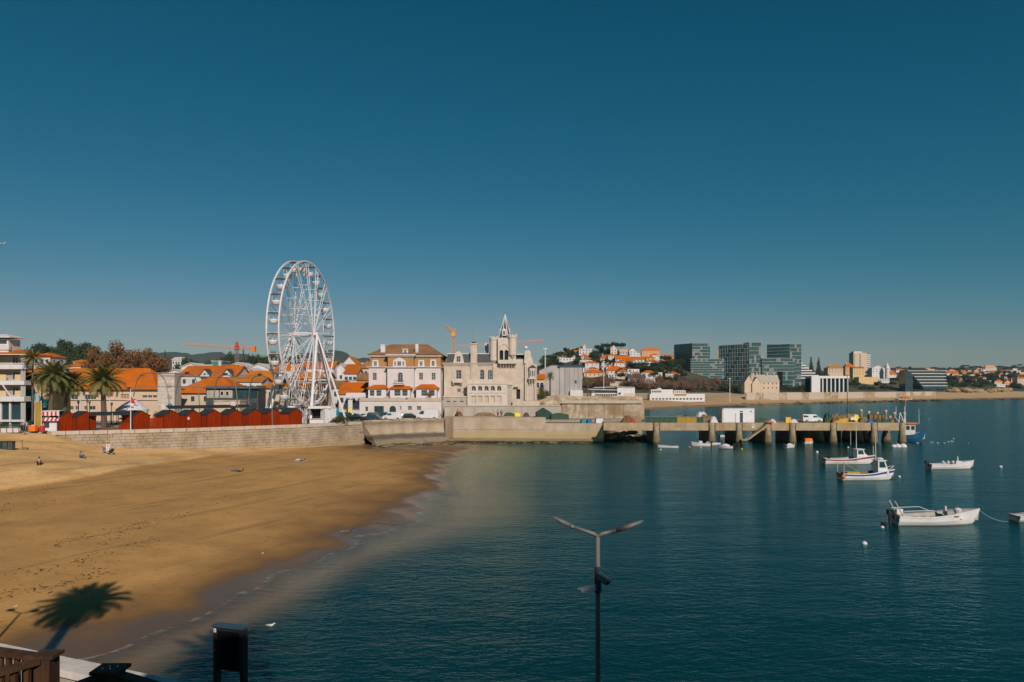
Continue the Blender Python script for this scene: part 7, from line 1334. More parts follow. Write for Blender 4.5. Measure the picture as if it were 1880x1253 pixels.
# ------------------------------------------------------------------ boats
def hull(L, B, D, sheer=0.5, tr=0.8, draft=0.35, n=14):
    """outer shell, inner shell and sole of a small open boat; bow at +x, waterline z = 0"""
    o, i_, fl = [], [], []
    for k in range(n + 1):
        t = k / n; hb = B / 2 * min(1.0, tr + 0.55 * t) * (1 - max(0, (t - 0.42) / 0.58) ** 2.3); hb = max(hb, 0.02); x = -L / 2 + L * t; s = D * (0.8 - 0.12 * math.sin(PI * min(1, t * 1.3)) + sheer * t * t); kz = -draft + (D * 0.9) * max(0, (t - 0.8) / 0.2) ** 2
        rk = 0.05 * L * max(0, t - 0.75) / 0.25
        o.append([(x + rk, -hb, s), (x + rk * 0.5, -hb * 0.93, s * 0.45), (x + rk * 0.1, -hb * 0.72, min(s * 0.3, -0.05 + max(0, kz))), (x, 0, kz), (x + rk * 0.1, hb * 0.72, min(s * 0.3, -0.05 + max(0, kz))), (x + rk * 0.5, hb * 0.93, s * 0.45), (x + rk, hb, s)])
        g = max(0.02, hb - 0.09); i_.append([(x + rk * 0.9, -g, s), (x + rk * 0.6, -g * 0.9, D * 0.3), (x + rk * 0.6, g * 0.9, D * 0.3), (x + rk * 0.9, g, s)])
    b = MB(); m = 7; b.add([p for r_ in o for p in r_], [(k * m + j, (k + 1) * m + j, (k + 1) * m + j + 1, k * m + j + 1) for k in range(n) for j in range(m - 1)] + [tuple(range(m))])
    inn = MB(); inn.add([p for r_ in i_ for p in r_], [(k * 4 + j, k * 4 + j + 1, (k + 1) * 4 + j + 1, (k + 1) * 4 + j) for k in range(n) for j in range(3)] + [(3, 2, 1, 0)])
    rim = MB(); vs_ = []
    for r0, r1 in zip(o, i_):
        vs_ += [V(*r0[0]) + V(0, -0.04, -0.05), V(*r0[0]) + V(0, -0.04, 0.04), V(*r1[0]) + V(0, 0.02, 0.04), V(*r0[6]) + V(0, 0.04, -0.05), V(*r0[6]) + V(0, 0.04, 0.04), V(*r1[3]) + V(0, -0.02, 0.04)]
    rim.add(vs_, [f for k in range(n) for f in ((k * 6, (k + 1) * 6, (k + 1) * 6 + 1, k * 6 + 1), (k * 6 + 1, (k + 1) * 6 + 1, (k + 1) * 6 + 2, k * 6 + 2), (k * 6 + 3, k * 6 + 4, (k + 1) * 6 + 4, (k + 1) * 6 + 3), (k * 6 + 4, k * 6 + 5, (k + 1) * 6 + 5, (k + 1) * 6 + 4))] + [(1, 2, 5, 4)])
    band = MB(); vs_ = []
    for r_ in o:
        for j in (0, 6): p0, p1 = V(*r_[j]), V(*r_[1 if j == 0 else 5]); e = V(0, -0.015 if j == 0 else 0.015, 0); vs_ += [p0.lerp(p1, 0.15) + e, p0.lerp(p1, 0.55) + e]
    band.add(vs_, [f for k in range(n) for f in ((k * 4, k * 4 + 1, (k + 1) * 4 + 1, (k + 1) * 4), (k * 4 + 2, (k + 1) * 4 + 2, (k + 1) * 4 + 3, k * 4 + 3))])
    return b, inn, rim, band
def outboard(parent, x, z, m='black', s=1.0):
    b = MB(); b.box((x - 0.55 * s, -0.2 * s, z), (x - 0.05, 0.2 * s, z + 0.45 * s)); b.box((x - 0.42 * s, -0.09 * s, z - 1.0 * s), (x - 0.2 * s, 0.09 * s, z)); b.box((x - 0.1, -0.15, z - 0.35), (x + 0.06, 0.15, z + 0.05)); return b.build('outboard_motor', M[m], parent)
def boat(name, label, px0, px1, pyw, rz, B, D, sheer=0.5, hm='boatwhite', inm='boatgrey', stripe=None, tr=0.8, motor=None, thwarts=3, Y=None, group='moored boats', flip=False, rimm='boatwhite'):
    Y = Y or H * F / (pyw - HY); L = (px1 - px0) * Y / F; o = empty(name, (XP((px0 + px1) / 2, Y), Y, 0), rz + (PI if flip else 0), label, 'boat', group)
    a, i_, r_, bd = hull(L * 0.93, B, D, sheer, tr); h = a.build('hull', M[hm], o, False); i_.build('cockpit', M[inm], o); r_.build('gunwale', M[rimm], o)
    if stripe: bd.build('stripe', M[stripe], h)
    for k in range(thwarts): x = -L * 0.32 + k * L * 0.55 / max(1, thwarts - 1) if thwarts > 1 else 0; b = MB(); b.box((x - 0.13, -B * 0.4, D * 0.55), (x + 0.13, B * 0.4, D * 0.6)); b.build('thwart', M['boatwhite'], o)
    if motor: outboard(o, -L * 0.465, D * 0.8, motor)
    return o, L
# large white boat nearest the viewer
o, L = boat('fishing_boat', 'large white open boat with outboard motor and mooring rope, nearest on the right', 1633, 1799, 962, 0.04, 2.3, 1.05, 0.45, motor='black', thwarts=2)
b = MB(); b.tube([(-L * 0.42, -0.95, 0.9), (-L * 0.42, -0.95, 1.3), (-0.1 * L, -0.98, 1.36), (0.02 * L, -1.0, 1.0)], 0.025, 6); b.tube([(-L * 0.42, 0.95, 0.9), (-L * 0.42, 0.95, 1.3), (-0.1 * L, 0.98, 1.36), (0.02 * L, 1.0, 1.0)], 0.025, 6); b.build('rail', M['wsteel'], o)
b = MB(); b.beam((-L * 0.40, -0.7, 0.7), (-L * 0.52, -0.9, 2.2), 0.07); b.beam((-L * 0.38, 0.6, 0.7), (-L * 0.46, 0.7, 2.0), 0.07); b.build('pole', M['concrete'], o)
b = MB(); b.box((-L * 0.4, 0.35, 0.8), (-L * 0.33, 0.9, 1.25)); b.build('engine_box', M['boatwhite'], o)
b = MB(); b.box((0.12 * L, -0.3, 0.55), (0.20 * L, 0.3, 1.15)); b.build('net_hauler', M['boatgrey'], o); b = MB(); b.lathe([(0.3, 0), (0.34, 0.35), (0.18, 0.5)], (0.26 * L, 0, 0.9), 10); b.build('winch', M['white2'], o); b = MB(); b.tube([(0.13 * L, 0.1, 1.1), (0.13 * L, 0.1, 1.55)], [0.09, 0.12], 8); b.build('bollard', M['white2'], o)
for k in range(6): b = MB(); b.box((-L * 0.33 + k * 0.75, -1.05, 0.78), (-L * 0.33 + k * 0.75 + 0.45, -1.0, 0.86)); b.build('scupper', M['netbrown'], o)
p0 = o.matrix_basis @ V(L * 0.49, 0, 1.3); b = MB(); p1 = gr(1850, 958, 0.02); b.tube([p0.lerp(p1, t) + V(0, 0, -2.0 * t * (1 - t) * 0.6) for t in [i / 8 for i in range(9)]], 0.022, 5); tag(b.build('mooring_rope', mat('green_rope', (0.16, 0.32, 0.30), None, 3, 0.8)), 'thin greenish mooring rope from the bow of the large white boat', 'rope')
b = MB(); b.lathe([(0.25, -0.3), (0.32, -0.05), (0.2, 0.12)], (0, 0, 0), 10); ob = b.build('stern_float', M['dark'], o); ob.location = (-L * 0.55, 0.3, 0)
o, L = boat('skiff', 'white skiff cut off by the right edge of the picture', 1860, 1908, 957, 0.02, 1.7, 0.7, 0.25, tr=0.9, motor=None, thwarts=2)
o, L = boat('fishing_boat', 'white open boat with dark outboard motor, alone at the far right', 1700, 1789, 861, 0.06, 2.0, 1.0, 0.45, motor='black', thwarts=3)
b = MB(); b.box((0.1 * L, -0.3, 0.6), (0.22 * L, 0.3, 1.15)); b.build('console', M['boatwhite'], o); b = MB(); b.tube([(0.16 * L, 0, 1.1), (0.16 * L, 0, 1.9)], [0.16, 0.05], 7); b.build('stub_mast', M['white2'], o)
for k in range(3): b = MB(); b.lathe([(0.16, 0), (0.22, 0.2), (0.1, 0.42)], (-L * 0.2 + k * 0.75, -0.5, 0.85), 8); b.build('float', M['white2'], o)
def cabin(o, x0, x1, w, z0, z1, slope=0.5, m='boatwhite'):
    b = MB(); b.prism([(x0, -w / 2, z0), (x1, -w / 2, z0), (x1 - slope, -w / 2, z1), (x0, -w / 2, z1)], (0, w, 0)); c = b.build('wheelhouse', M[m], o)
    b = MB(); b.box((x0 - 0.15, -w / 2 - 0.1, z1), (x1 - slope + 0.2, w / 2 + 0.1, z1 + 0.08)); b.build('roof', M[m], c)
    h = z1 - z0
    b = MB(); b.prism([(x0 + 0.15, -w / 2 - 0.012, z0 + h * 0.5), (x1 - slope * 0.5 - 0.18, -w / 2 - 0.012, z0 + h * 0.5), (x1 - slope * 0.9 - 0.18, -w / 2 - 0.012, z1 - 0.12), (x0 + 0.15, -w / 2 - 0.012, z1 - 0.12)], (0, 0.01, 0)); b.build('side_window', M['glassd'], c)
    b = MB(); b.add([(x1 - slope * 0.5 + 0.012, -w / 2 + 0.1, z0 + h * 0.5), (x1 - slope * 0.5 + 0.012, w / 2 - 0.1, z0 + h * 0.5), (x1 - slope * 0.9 + 0.012, w / 2 - 0.1, z1 - 0.1), (x1 - slope * 0.9 + 0.012, -w / 2 + 0.1, z1 - 0.1)], [(0, 1, 2, 3)]); b.build('windscreen', M['glassd'], c); return c
o, L = boat('cabin_boat', 'white cabin boat with blue stripe and yellow stern float', 1537, 1643, 881, 0.05, 2.3, 1.15, 0.38, stripe='stripeblue', thwarts=0, inm='netbrown')
c = cabin(o, 0.17 * L, 0.30 * L + 0.55, 1.2, 0.75, 2.55, 0.6); b = MB(); b.tube([(0.17 * L, 0, 2.6), (0.17 * L, 0, 6.0)], [0.06, 0.03], 6); b.build('mast', M['white2'], o); b = MB(); b.lathe([(0.45, 0), (0.45, 0.16), (0.2, 0.25)], (0.24 * L, 0, 2.68), 10); b.build('radar', M['white2'], o)
b = MB(); b.tube([(-0.45 * L, -0.8, 0.9), (-0.45 * L, -0.8, 2.5)], 0.05, 6); b.tube([(-0.45 * L, -0.8, 2.3), (-0.2 * L, -0.9, 1.2)], 0.03, 5); b.tube([(-0.45 * L, 0.8, 0.9), (-0.45 * L, 0.8, 2.2)], 0.04, 6); b.build('stern_gallows', M['concrete'], o); b = MB(); b.lathe([(0.1, -0.3), (0.32, 0), (0.1, 0.3)], (-0.48 * L, -1.1, 0.55), 10); b.build('float', M['orange'], o, True)
b = MB(); b.box((-0.38 * L, -0.7, 0.8), (-0.15 * L, 0.7, 1.05)); b.build('net_pile', M['netyellow'], o); b = MB(); b.tube([(0.30 * L, -0.7, 1.15), (0.46 * L, -0.3, 1.75), (0.5 * L, 0, 1.8), (0.46 * L, 0.3, 1.75), (0.30 * L, 0.7, 1.15)], 0.03, 5); b.build('bow_rail', M['wsteel'], o)
o, L = boat('cabin_boat', 'white and red cabin boat with small wheelhouse, moored nearest the pier', 1507, 1606, 852, 0.03, 2.4, 1.15, 0.4, stripe='boatred', motor='black', thwarts=0)
c = cabin(o, 0.14 * L, 0.26 * L + 0.5, 1.2, 0.8, 2.35, 0.5); b = MB(); b.prism([(0.25 * L, -0.6, 0.85), (0.40 * L, -0.4, 1.0), (0.30 * L, -0.45, 1.7), (0.25 * L, -0.55, 1.8)], (0, 1.1, 0)); b.build('foredeck_hood', M['boatwhite'], o); b = MB(); b.tube([(0.16 * L, 0, 2.4), (0.16 * L, 0, 6.2)], [0.06, 0.03], 6); b.build('mast', M['white2'], o); b = MB(); b.tube([(0.48 * L, 0, 1.0), (0.48 * L, 0, 2.9)], 0.04, 6); b.build('bow_staff', M['white2'], o)
b = MB(); b.box((-0.2 * L, -1.16, 0.62), (0.1 * L, -1.12, 0.78)); b.build('rubbing_strip', M['netbrown'], o); b = MB(); b.lathe([(0.2, 0), (0.22, 0.5), (0.1, 0.7)], (-0.38 * L, -0.4, 0.8), 8); b.build('fuel_drum', M['black'], o)
for (nm, lab, x0, x1, y, rz, B, D, mo, kw) in (
    ('dinghy', 'small white rowing dinghy left of the pier piles', 1208, 1246, 823, 3.02, 1.4, 0.55, None, {}),
    ('skiff', 'white motor boat with raised bow, leftmost of the cluster before the pier', 1270, 1304, 820, 3.05, 1.7, 0.85, 'black', {}), ('skiff', 'white motor boat in the middle of the cluster before the pier', 1296, 1322, 818, 3.3, 1.6, 0.7, 'black', {}), ('skiff', 'white covered boat, rightmost of the cluster before the pier', 1318, 1346, 824, 2.8, 1.7, 0.7, 'black', {}),
    ('skiff', 'white boat with outboard seen between the piles, behind the pier', 1319, 1347, 803.5, 0.1, 1.8, 0.8, 'black', {}), ('dinghy', 'low reddish dinghy floating under the landing stair', 1374, 1404, 810, 0.05, 1.6, 0.5, None, dict(hm='concrete', rimm='orange')), ('skiff', 'small white boat left of the orange crate boat', 1436, 1463, 823, 0.5, 1.7, 0.7, 'black', {})):
    o, L = boat(nm, lab, x0, x1, y, rz, B, D, 0.35, motor=mo, thwarts=2, **kw)
    if 'covered' in lab or 'small white boat' in lab: b = MB(); b.lathe([(L * 0.3, 0.45), (L * 0.26, 0.75), (L * 0.1, 0.95), (0.05, 1.0)], (0, 0, 0), 12, 1, 0.55); b.build('cover', M['white2'], o, True)
    if 'leftmost' in lab or 'behind the pier' in lab: b = MB(); b.box((-0.2, -0.4, 0.5), (0.5, 0.4, 1.15)); b.build('console', M['white2'], o)
o, L = boat('dinghy', 'small white boat loaded with an orange crate under the pier', 1474, 1493, 815.5, 0.1, 1.5, 0.6, 0.3, thwarts=0); b = MB(); b.box((-0.9, -0.55, 0.4), (0.7, 0.55, 1.25)); b.build('crate', M['orange'], o)
o, L = boat('trawler', 'blue trawler with orange roofed white wheelhouse behind the pier head', 1652, 1695, 815, -0.35, 3.2, 2.1, 0.35, hm='boatblue', inm='boatgrey', rimm='stripeblue', thwarts=0, Y=157, tr=0.9)
b = MB(); b.box((-1.4, -1.0, 1.2), (0.6, 1.0, 4.0)); wh = b.build('wheelhouse', M['white'], o); b = MB(); b.box((-1.8, -1.3, 4.0), (1.0, 1.3, 4.3)); b.build('roof', M['orange'], wh)
for y in (-0.5, 0.5): b = MB(); b.box((0.601, y - 0.3, 2.7), (0.63, y + 0.3, 3.6)); b.build('window', M['glassd'], wh)
for x in (-0.9, 0.1): b = MB(); b.box((x - 0.35, -1.03, 2.7), (x + 0.35, -1.001, 3.6)); b.build('window', M['glassd'], wh)
for x, h in ((-1.2, 9.5), (1.5, 7.5)): b = MB(); b.tube([(x, 0, 4), (x, 0, h)], [0.07, 0.03], 6); b.build('mast', M['white2'], o)
BG = 'white mooring buoys on the bay'
def buoy(px, py, s, label, m='white', group=BG):
    q = gr(px, py, 0.0); o = empty('buoy', (q.x, q.y, 0), 0, label, 'buoy', group); b = MB(); b.lathe([(0.05, -0.6), (0.7, -0.45), (1.0, 0.0), (0.8, 0.6), (0.25, 0.95)], (0, 0, 0), 10); x = b.build('float', M[m], o, True); x.scale = (s,) * 3; b = MB(); b.tube([(0, 0, 0.85 * s), (0, 0, 1.25 * s)], 0.12 * s, 6); b.build('ring', M['greysteel'], o)
buoy(1587, 999, 0.22, 'white buoy alone left of the large white boat'); buoy(1837, 858, 0.26, 'small white buoy at the far right beyond the open boat'); buoy(1651, 876, 0.2, 'pinkish white buoy at the bow of the blue striped boat'); buoy(1500, 831, 0.3, 'white float left of the red and white cabin boat'); buoy(1266, 822, 0.22, 'orange pink buoy left of the boat cluster', 'orange', 'small orange buoys'); buoy(1362, 825, 0.2, 'yellow buoy below the landing stair', 'yellowp', 'small orange buoys'); buoy(1557, 822, 0.2, 'tiny white buoy before the dark pier head'); buoy(1213, 826, 0.18, 'tiny white buoy under the rowing dinghy'); buoy(1620, 969, 0.16, 'tiny white float at the outboard of the large white boat'); buoy(1287, 822, 0.16, 'tiny white buoy between the dinghy and the boat cluster')
for px, s, lab in ((1648, 0.7, 'left white fender ball under the pier head'), (1658, 0.75, 'right white fender ball under the pier head'), (1641, 0.55, 'low white float left of the fender balls')): buoy(px, 821, s, lab, 'white', 'white floats under the pier head')
# ------------------------------------------------------------------ gulls
def gull(loc, rz, s, label, flying=False, group='gulls on the water'):
    o = empty('gull', loc, rz, label, 'bird', group); b = MB(); b.tube([(-0.30, 0, 0.05), (-0.18, 0, 0.06), (0.0, 0, 0.03), (0.14, 0, 0.06), (0.20, 0, 0.14), (0.25, 0, 0.16), (0.29, 0, 0.15)], [0.015, 0.05, 0.085, 0.07, 0.04, 0.042, 0.015], 8); x = b.build('body', M['white'], o, True); x.scale = (s,) * 3
    b = MB(); b.tube([(0.28, 0, 0.15), (0.34, 0, 0.135)], [0.014, 0.004], 5); y = b.build('beak', M['yellowp'], x)
    for sy in (-1, 1):
        b = MB()
        if flying: b.add([(0.1, sy * 0.05, 0.07), (-0.08, sy * 0.05, 0.07), (-0.02, sy * 0.3, 0.2), (0.1, sy * 0.3, 0.21), (-0.16, sy * 0.68, 0.14), (-0.05, sy * 0.62, 0.17)], [(0, 1, 2, 3), (3, 2, 4, 5)])
        else: b.add([(0.1, sy * 0.06, 0.08), (-0.1, sy * 0.09, 0.1), (-0.34, sy * 0.02, 0.09), (-0.08, sy * 0.075, 0.02)], [(0, 1, 2, 3)])
        b.build('wing', M['boatgrey'] if not flying else M['white'], x)
    return o
q = gr(497, 1150, 0); gull((q.x, q.y, 0.02), 0.2, 0.75, 'gull swimming off the beach left of the lamp post'); gull(tuple(at(5, 448, 60)), 0.3, 0.7, 'gull flying at the left edge of the sky', True, 'flying gull')
for px, py, lab in ((1711, 813, 'leftmost gull of the group right of the trawler'), (1722, 814, 'second gull of the group right of the trawler'), (1733, 814.5, 'third gull of the group right of the trawler'), (1742, 812, 'fourth gull of the group right of the trawler'), (1748, 811, 'fifth gull of the group right of the trawler'), (1751, 806, 'farthest gull of the group right of the trawler'), (1778, 815, 'gull apart from the group, toward the right'), (1685, 814, 'gull at the bow of the blue trawler'), (1706, 771, 'gull far out right of the pier head'), (1816, 791, 'gull far out near the right edge'), (1700, 759, 'farthest gull right of the pier posts')): q = gr(px, py, 0); gull((q.x, q.y, 0.0), rnd.uniform(0, 6), 1.1, lab)
for px, py, z, lab in ((848, 852, 0.05, 'gull standing at the waterline near the curved wall'), (482, 1020, 0.1, 'small gull on the wet sand'), (28, 1118, 0.4, 'pale gull on the sand by the palm shadow')): q = gr(px, py, z); gull((q.x, q.y, bz(q.x, q.y)), 1.0, 0.4, lab, False, 'gulls on the sand')
# ------------------------------------------------------------------ people
def skinmesh(name, pts, edges, m, parent, sub=1):
    keys = list(pts); ix = {k: i for i, k in enumerate(keys)}; me = bpy.data.meshes.new(name); me.from_pydata([pts[k][0] for k in keys], [(ix[a], ix[b]) for a, b in edges], []); me.materials.append(m)
    o = put(me, name, parent); md = o.modifiers.new('skin', 'SKIN'); md.use_smooth_shade = True
    for i, k in enumerate(keys): sv = me.skin_vertices[0].data[i]; sv.radius = (pts[k][1], pts[k][1]); sv.use_root = (i == 0)
    sd = o.modifiers.new('sub', 'SUBSURF'); sd.levels = sub; sd.render_levels = sub; return o
def person(label, loc, rz, pose='stand', top='cgrey', bottom='cdenim', hair='hair', s=1.0, group='people'):
    o = empty('person', loc, rz, label, 'person', group, sc=s)
    P = dict(pel=((0, 0, 0.95), 0.14), che=((0, 0, 1.28), 0.15), nec=((0, 0, 1.48), 0.055), hea=((0, -0.02, 1.60), 0.085), top=((0, -0.01, 1.72), 0.075))
    for sd, n in ((-1, 'l'), (1, 'r')):
        P['sh' + n] = ((sd * 0.19, 0, 1.42), 0.07); P['el' + n] = ((sd * 0.25, 0.03, 1.14), 0.048); P['wr' + n] = ((sd * 0.25, -0.06, 0.90), 0.035); P['ha' + n] = ((sd * 0.25, -0.09, 0.80), 0.038); P['hi' + n] = ((sd * 0.10, 0, 0.90), 0.10); P['kn' + n] = ((sd * 0.11, -0.02, 0.50), 0.068); P['an' + n] = ((sd * 0.11, 0.03, 0.09), 0.042); P['to' + n] = ((sd * 0.12, -0.15, 0.04), 0.04)
    if pose == 'walk':
        P['knl'] = ((-0.11, -0.16, 0.52), 0.068); P['anl'] = ((-0.11, -0.26, 0.11), 0.042); P['tol'] = ((-0.11, -0.43, 0.07), 0.04); P['anr'] = ((0.11, 0.28, 0.12), 0.042); P['tor'] = ((0.11, 0.14, 0.04), 0.04); P['knr'] = ((0.11, 0.06, 0.50), 0.068); P['wrl'] = ((-0.26, 0.2, 0.95), 0.035); P['hal'] = ((-0.26, 0.22, 0.86), 0.038); P['wrr'] = ((0.26, -0.22, 0.97), 0.035); P['har'] = ((0.26, -0.28, 0.9), 0.038)
    if pose == 'sit':
        dz = -0.82
        for k in ('pel', 'che', 'nec', 'hea', 'top', 'shl', 'shr', 'hil', 'hir'): p, r_ = P[k]; P[k] = ((p[0], p[1] - 0.05 * (p[2] - 0.9), p[2] + dz), r_)
        for sd, n in ((-1, 'l'), (1, 'r')): P['kn' + n] = ((sd * 0.16, -0.42, 0.44), 0.068); P['an' + n] = ((sd * 0.13, -0.66, 0.08), 0.042); P['to' + n] = ((sd * 0.13, -0.82, 0.06), 0.04); P['el' + n] = ((sd * 0.28, -0.2, 0.42), 0.048); P['wr' + n] = ((sd * 0.14, -0.42, 0.50), 0.035); P['ha' + n] = ((sd * 0.06, -0.48, 0.50), 0.038)
    if pose == 'lie':
        for k, (p, r_) in list(P.items()): P[k] = ((p[0], -(p[2] - 0.9), 0.15 - p[1] * 0.4), r_)
        for k in ('hea', 'top', 'nec'): p, r_ = P[k]; P[k] = ((p[0], p[1], p[2] + 0.10), r_)
        for n in 'lr': p, r_ = P['kn' + n]; P['kn' + n] = ((p[0], p[1], 0.34 if n == 'r' else 0.2), r_); p, r_ = P['to' + n]; P['to' + n] = ((p[0], p[1], 0.22), r_)
    E_ = [('pel', 'che'), ('che', 'nec'), ('nec', 'hea'), ('hea', 'top')]
    for n in 'lr': E_ += [('che', 'sh' + n), ('sh' + n, 'el' + n), ('el' + n, 'wr' + n), ('wr' + n, 'ha' + n), ('pel', 'hi' + n), ('hi' + n, 'kn' + n), ('kn' + n, 'an' + n), ('an' + n, 'to' + n)]
    skinmesh('body', P, E_, M['skin'], o)
    T = {k: (P[k][0], P[k][1] + 0.022) for k in ('pel', 'che', 'shl', 'shr', 'ell', 'elr', 'wrl', 'wrr')}; skinmesh('top', T, [('pel', 'che'), ('che', 'shl'), ('che', 'shr'), ('shl', 'ell'), ('shr', 'elr'), ('ell', 'wrl'), ('elr', 'wrr')], M[top], o)
    B_ = {k: (P[k][0], P[k][1] + 0.016) for k in ('pel', 'hil', 'hir', 'knl', 'knr', 'anl', 'anr')}; skinmesh('trousers', B_, [('pel', 'hil'), ('pel', 'hir'), ('hil', 'knl'), ('hir', 'knr'), ('knl', 'anl'), ('knr', 'anr')], M[bottom], o)
    S_ = MB()
    h = V(*P['top'][0]).lerp(V(*P['hea'][0]), 0.45); b = MB(); b.lathe([(0.05, -0.09), (0.105, -0.05), (0.118, 0.03), (0.09, 0.09), (0.03, 0.115)], (h.x, h.y + (0.025 if pose != 'lie' else -0.02), h.z + 0.015), 10); b.build('hair', M[hair], o, True)
    for n in 'lr': b = MB(); a, t = V(*P['an' + n][0]), V(*P['to' + n][0]); b.tube([a + V(0, 0, -0.03), a.lerp(t, 0.5), t], [0.05, 0.052, 0.045], 7); b.build('shoe', M['cblack'], o, True)
    return o
def sand(px, py, z): q = gr(px, py, z); return (q.x, q.y, bz(q.x, q.y))
person('person in grey top sitting cross legged on the sand, nearest the left edge', sand(72, 853, 2.6), 0.5, 'sit', 'cgrey', 'cblack')
person('person in dark top sitting on the sand with back to the wall corner', sand(148, 842, 2.3), 1.4, 'sit', 'cgrey', 'cblue')
person('person in tan jacket standing at the sea wall', sand(191, 832, 1.9), 0.6, 'stand', 'ctan', 'cdenim'); person('person in white standing by a stroller at the sea wall', sand(198, 832, 1.9), 0.4, 'stand', 'cwhite', 'cwhite')
person('person in blue lying on the sand, nearer of the two sunbathers', sand(436, 866, 0.9), 1.45, 'lie', 'cblack', 'cdenim'); person('person in black lying on a white towel near the wall', sand(551, 847, 0.6), 1.5, 'lie', 'cblack', 'cpale')
q = sand(552, 847.5, 0.6); o = empty('beach_towel', (q[0], q[1], q[2]), 0, 'white towel under the sunbather near the wall', 'towel'); b = MB(); b.add([(-1.1 + 0.22 * i, y, 0.05 + 0.015 * math.sin(i * 1.7 + y * 3)) for y in (-0.42, 0.42) for i in range(11)], [(i, i + 1, 12 + i, 11 + i) for i in range(10)]); b.build('cloth', M['white'], o)
q = sand(204, 833, 1.9); o = empty('stroller', q, 0.5, 'dark stroller standing at the sea wall', 'stroller'); b = MB(); b.tube([(-0.3, 0, 0.35), (0, 0, 0.5), (0.3, 0, 0.85)], [0.24, 0.27, 0.22], 8); b.build('seat', M['cblack'], o)
for x in (-0.35, 0.35):
    for y in (-0.25, 0.25): b = MB(); b.tube([(x, y - 0.03, 0.12), (x, y + 0.03, 0.12)], 0.12, 10); b.build('wheel', M['tyre'], o)
b = MB(); b.tube([(-0.35, 0.2, 0.15), (0.1, 0.2, 0.6), (0.45, 0.2, 1.0), (0.45, -0.2, 1.0), (0.1, -0.2, 0.6), (-0.35, -0.2, 0.15)], 0.02, 5); b.build('frame', M['greysteel'], o)
person('person in black walking on the promenade near the left edge', (XP(40, 108), 108, 5.0), 2.2, 'walk', 'cblack', 'cblack'); person('person in blue jeans walking behind the one in black', (XP(49, 113), 113, 5.0), 0.5, 'walk', 'cdenim', 'cdenim')
person('person standing at the wall end beside the ticket booth', (XP(566, 139), 139, 5.0), 0.8, 'stand', 'cblack', 'cblack'); person('person in grey leaning at the quay edge, left of a pair', (XP(914, 158), 158, 5.6), 0.2, 'stand', 'cgrey', 'cblack'); person('person in dark clothes at the quay edge, right of a pair', (XP(920.5, 158), 158, 5.6), -0.3, 'stand', 'cblack', 'cblack')
person('person in pale blue shirt on the pier head among the posts', (XP(1635, 152), 152, 4.6), 0.3, 'stand', 'cpale', 'cblue'); person('person in white cap sitting on the pots of the pier head', (XP(1610, 158), 158, 5.6), 0.2, 'sit', 'ctan', 'cblack')
person('person in dark clothes beside the white van at the villa', (XP(811, 158), 158, 5.0), 0.4, 'stand', 'cblack', 'cblack'); person('person with red top near the villa wall', (XP(840, 161), 161, 5.6), -0.4, 'stand', 'cred', 'cblack')
for px, lab in ((1256, 'left one of two people walking on the far beach'), (1260, 'right one of two people walking on the far beach')): Yq = ray_land(px, 747, 380); x = XP(px, Yq); person(lab, (x, Yq, max(0, lz(x, Yq))), 1, 'walk', 'cblack', 'cblack', group='walkers on the far beach')
# ------------------------------------------------------------------ vehicles
def wheel(parent, x, y, r_, z=None):
    b = MB(); b.tube([(x, y - 0.1, r_), (x, y + 0.1, r_)], r_, 14); t = b.build('wheel', M['tyre'], parent); b = MB(); s = -1 if y < 0 else 1; b.tube([(x, y + s * 0.101, r_), (x, y + s * 0.115, r_)], r_ * 0.62, 12); b.build('rim', M['greysteel'], t)
def vehicle(name, label, cat, px, Y, rz, paint, prof, glass, L, W, wheels, base=5.0, group='vehicles parked by the sea wall'):
    o = empty(name, (XP(px, Y), Y, base), rz, label, cat, group); h = W / 2
    b = MB(); n = len(prof); tmp = [(x, z) for x, z in prof]
    ins = lambda z: 0.0 if z < 0.95 else 0.16 * min(1, (z - 0.95) / 0.5)
    A = [(x, -h + ins(z), z) for x, z in tmp]; B_ = [(x, h - ins(z), z) for x, z in tmp]; b.add(A + B_, [tuple(range(n))[::-1], tuple(range(n, 2 * n))] + [(i, (i + 1) % n, n + (i + 1) % n, n + i) for i in range(n)]); body = b.build('body', M[paint], o)
    for g in glass:
        for sd in (-1, 1): b = MB(); b.add([(x, sd * (h - ins(z) + 0.012), z) for x, z in g], [tuple(range(len(g)))]); b.build('window', M['glassd'], body)
    for x in wheels:
        for y in (-h + 0.02, h - 0.02): wheel(o, x, y, 0.31)
    for sd in (-1, 1): b = MB(); b.box((L / 2 - 0.06, sd * (h - 0.35) - 0.14, 0.62), (L / 2 + 0.01, sd * (h - 0.35) + 0.14, 0.78)); b.build('headlight', M['wsteel'], body); b = MB(); b.box((-L / 2 - 0.01, sd * (h - 0.2) - 0.1, 0.7), (-L / 2 + 0.05, sd * (h - 0.2) + 0.1, 0.95)); b.build('tail_light', M['red'], body)
    return o
CAR = [(-2.1, 0.3), (2.1, 0.3), (2.12, 0.65), (1.95, 0.85), (1.1, 0.98), (0.45, 1.42), (-1.0, 1.46), (-1.75, 1.0), (-2.1, 0.95)]; CG = [[(0.95, 1.0), (0.42, 1.36), (-0.2, 1.38), (-0.2, 1.0)], [(-0.28, 1.0), (-0.28, 1.38), (-0.95, 1.38), (-1.5, 1.02)]]
SUV = [(-2.2, 0.35), (2.2, 0.35), (2.22, 0.75), (2.05, 1.0), (1.2, 1.1), (0.6, 1.66), (-1.7, 1.7), (-2.15, 1.1)]; SG = [[(1.05, 1.12), (0.58, 1.58), (-0.2, 1.6), (-0.2, 1.12)], [(-0.28, 1.12), (-0.28, 1.6), (-1.6, 1.6), (-1.9, 1.14)]]
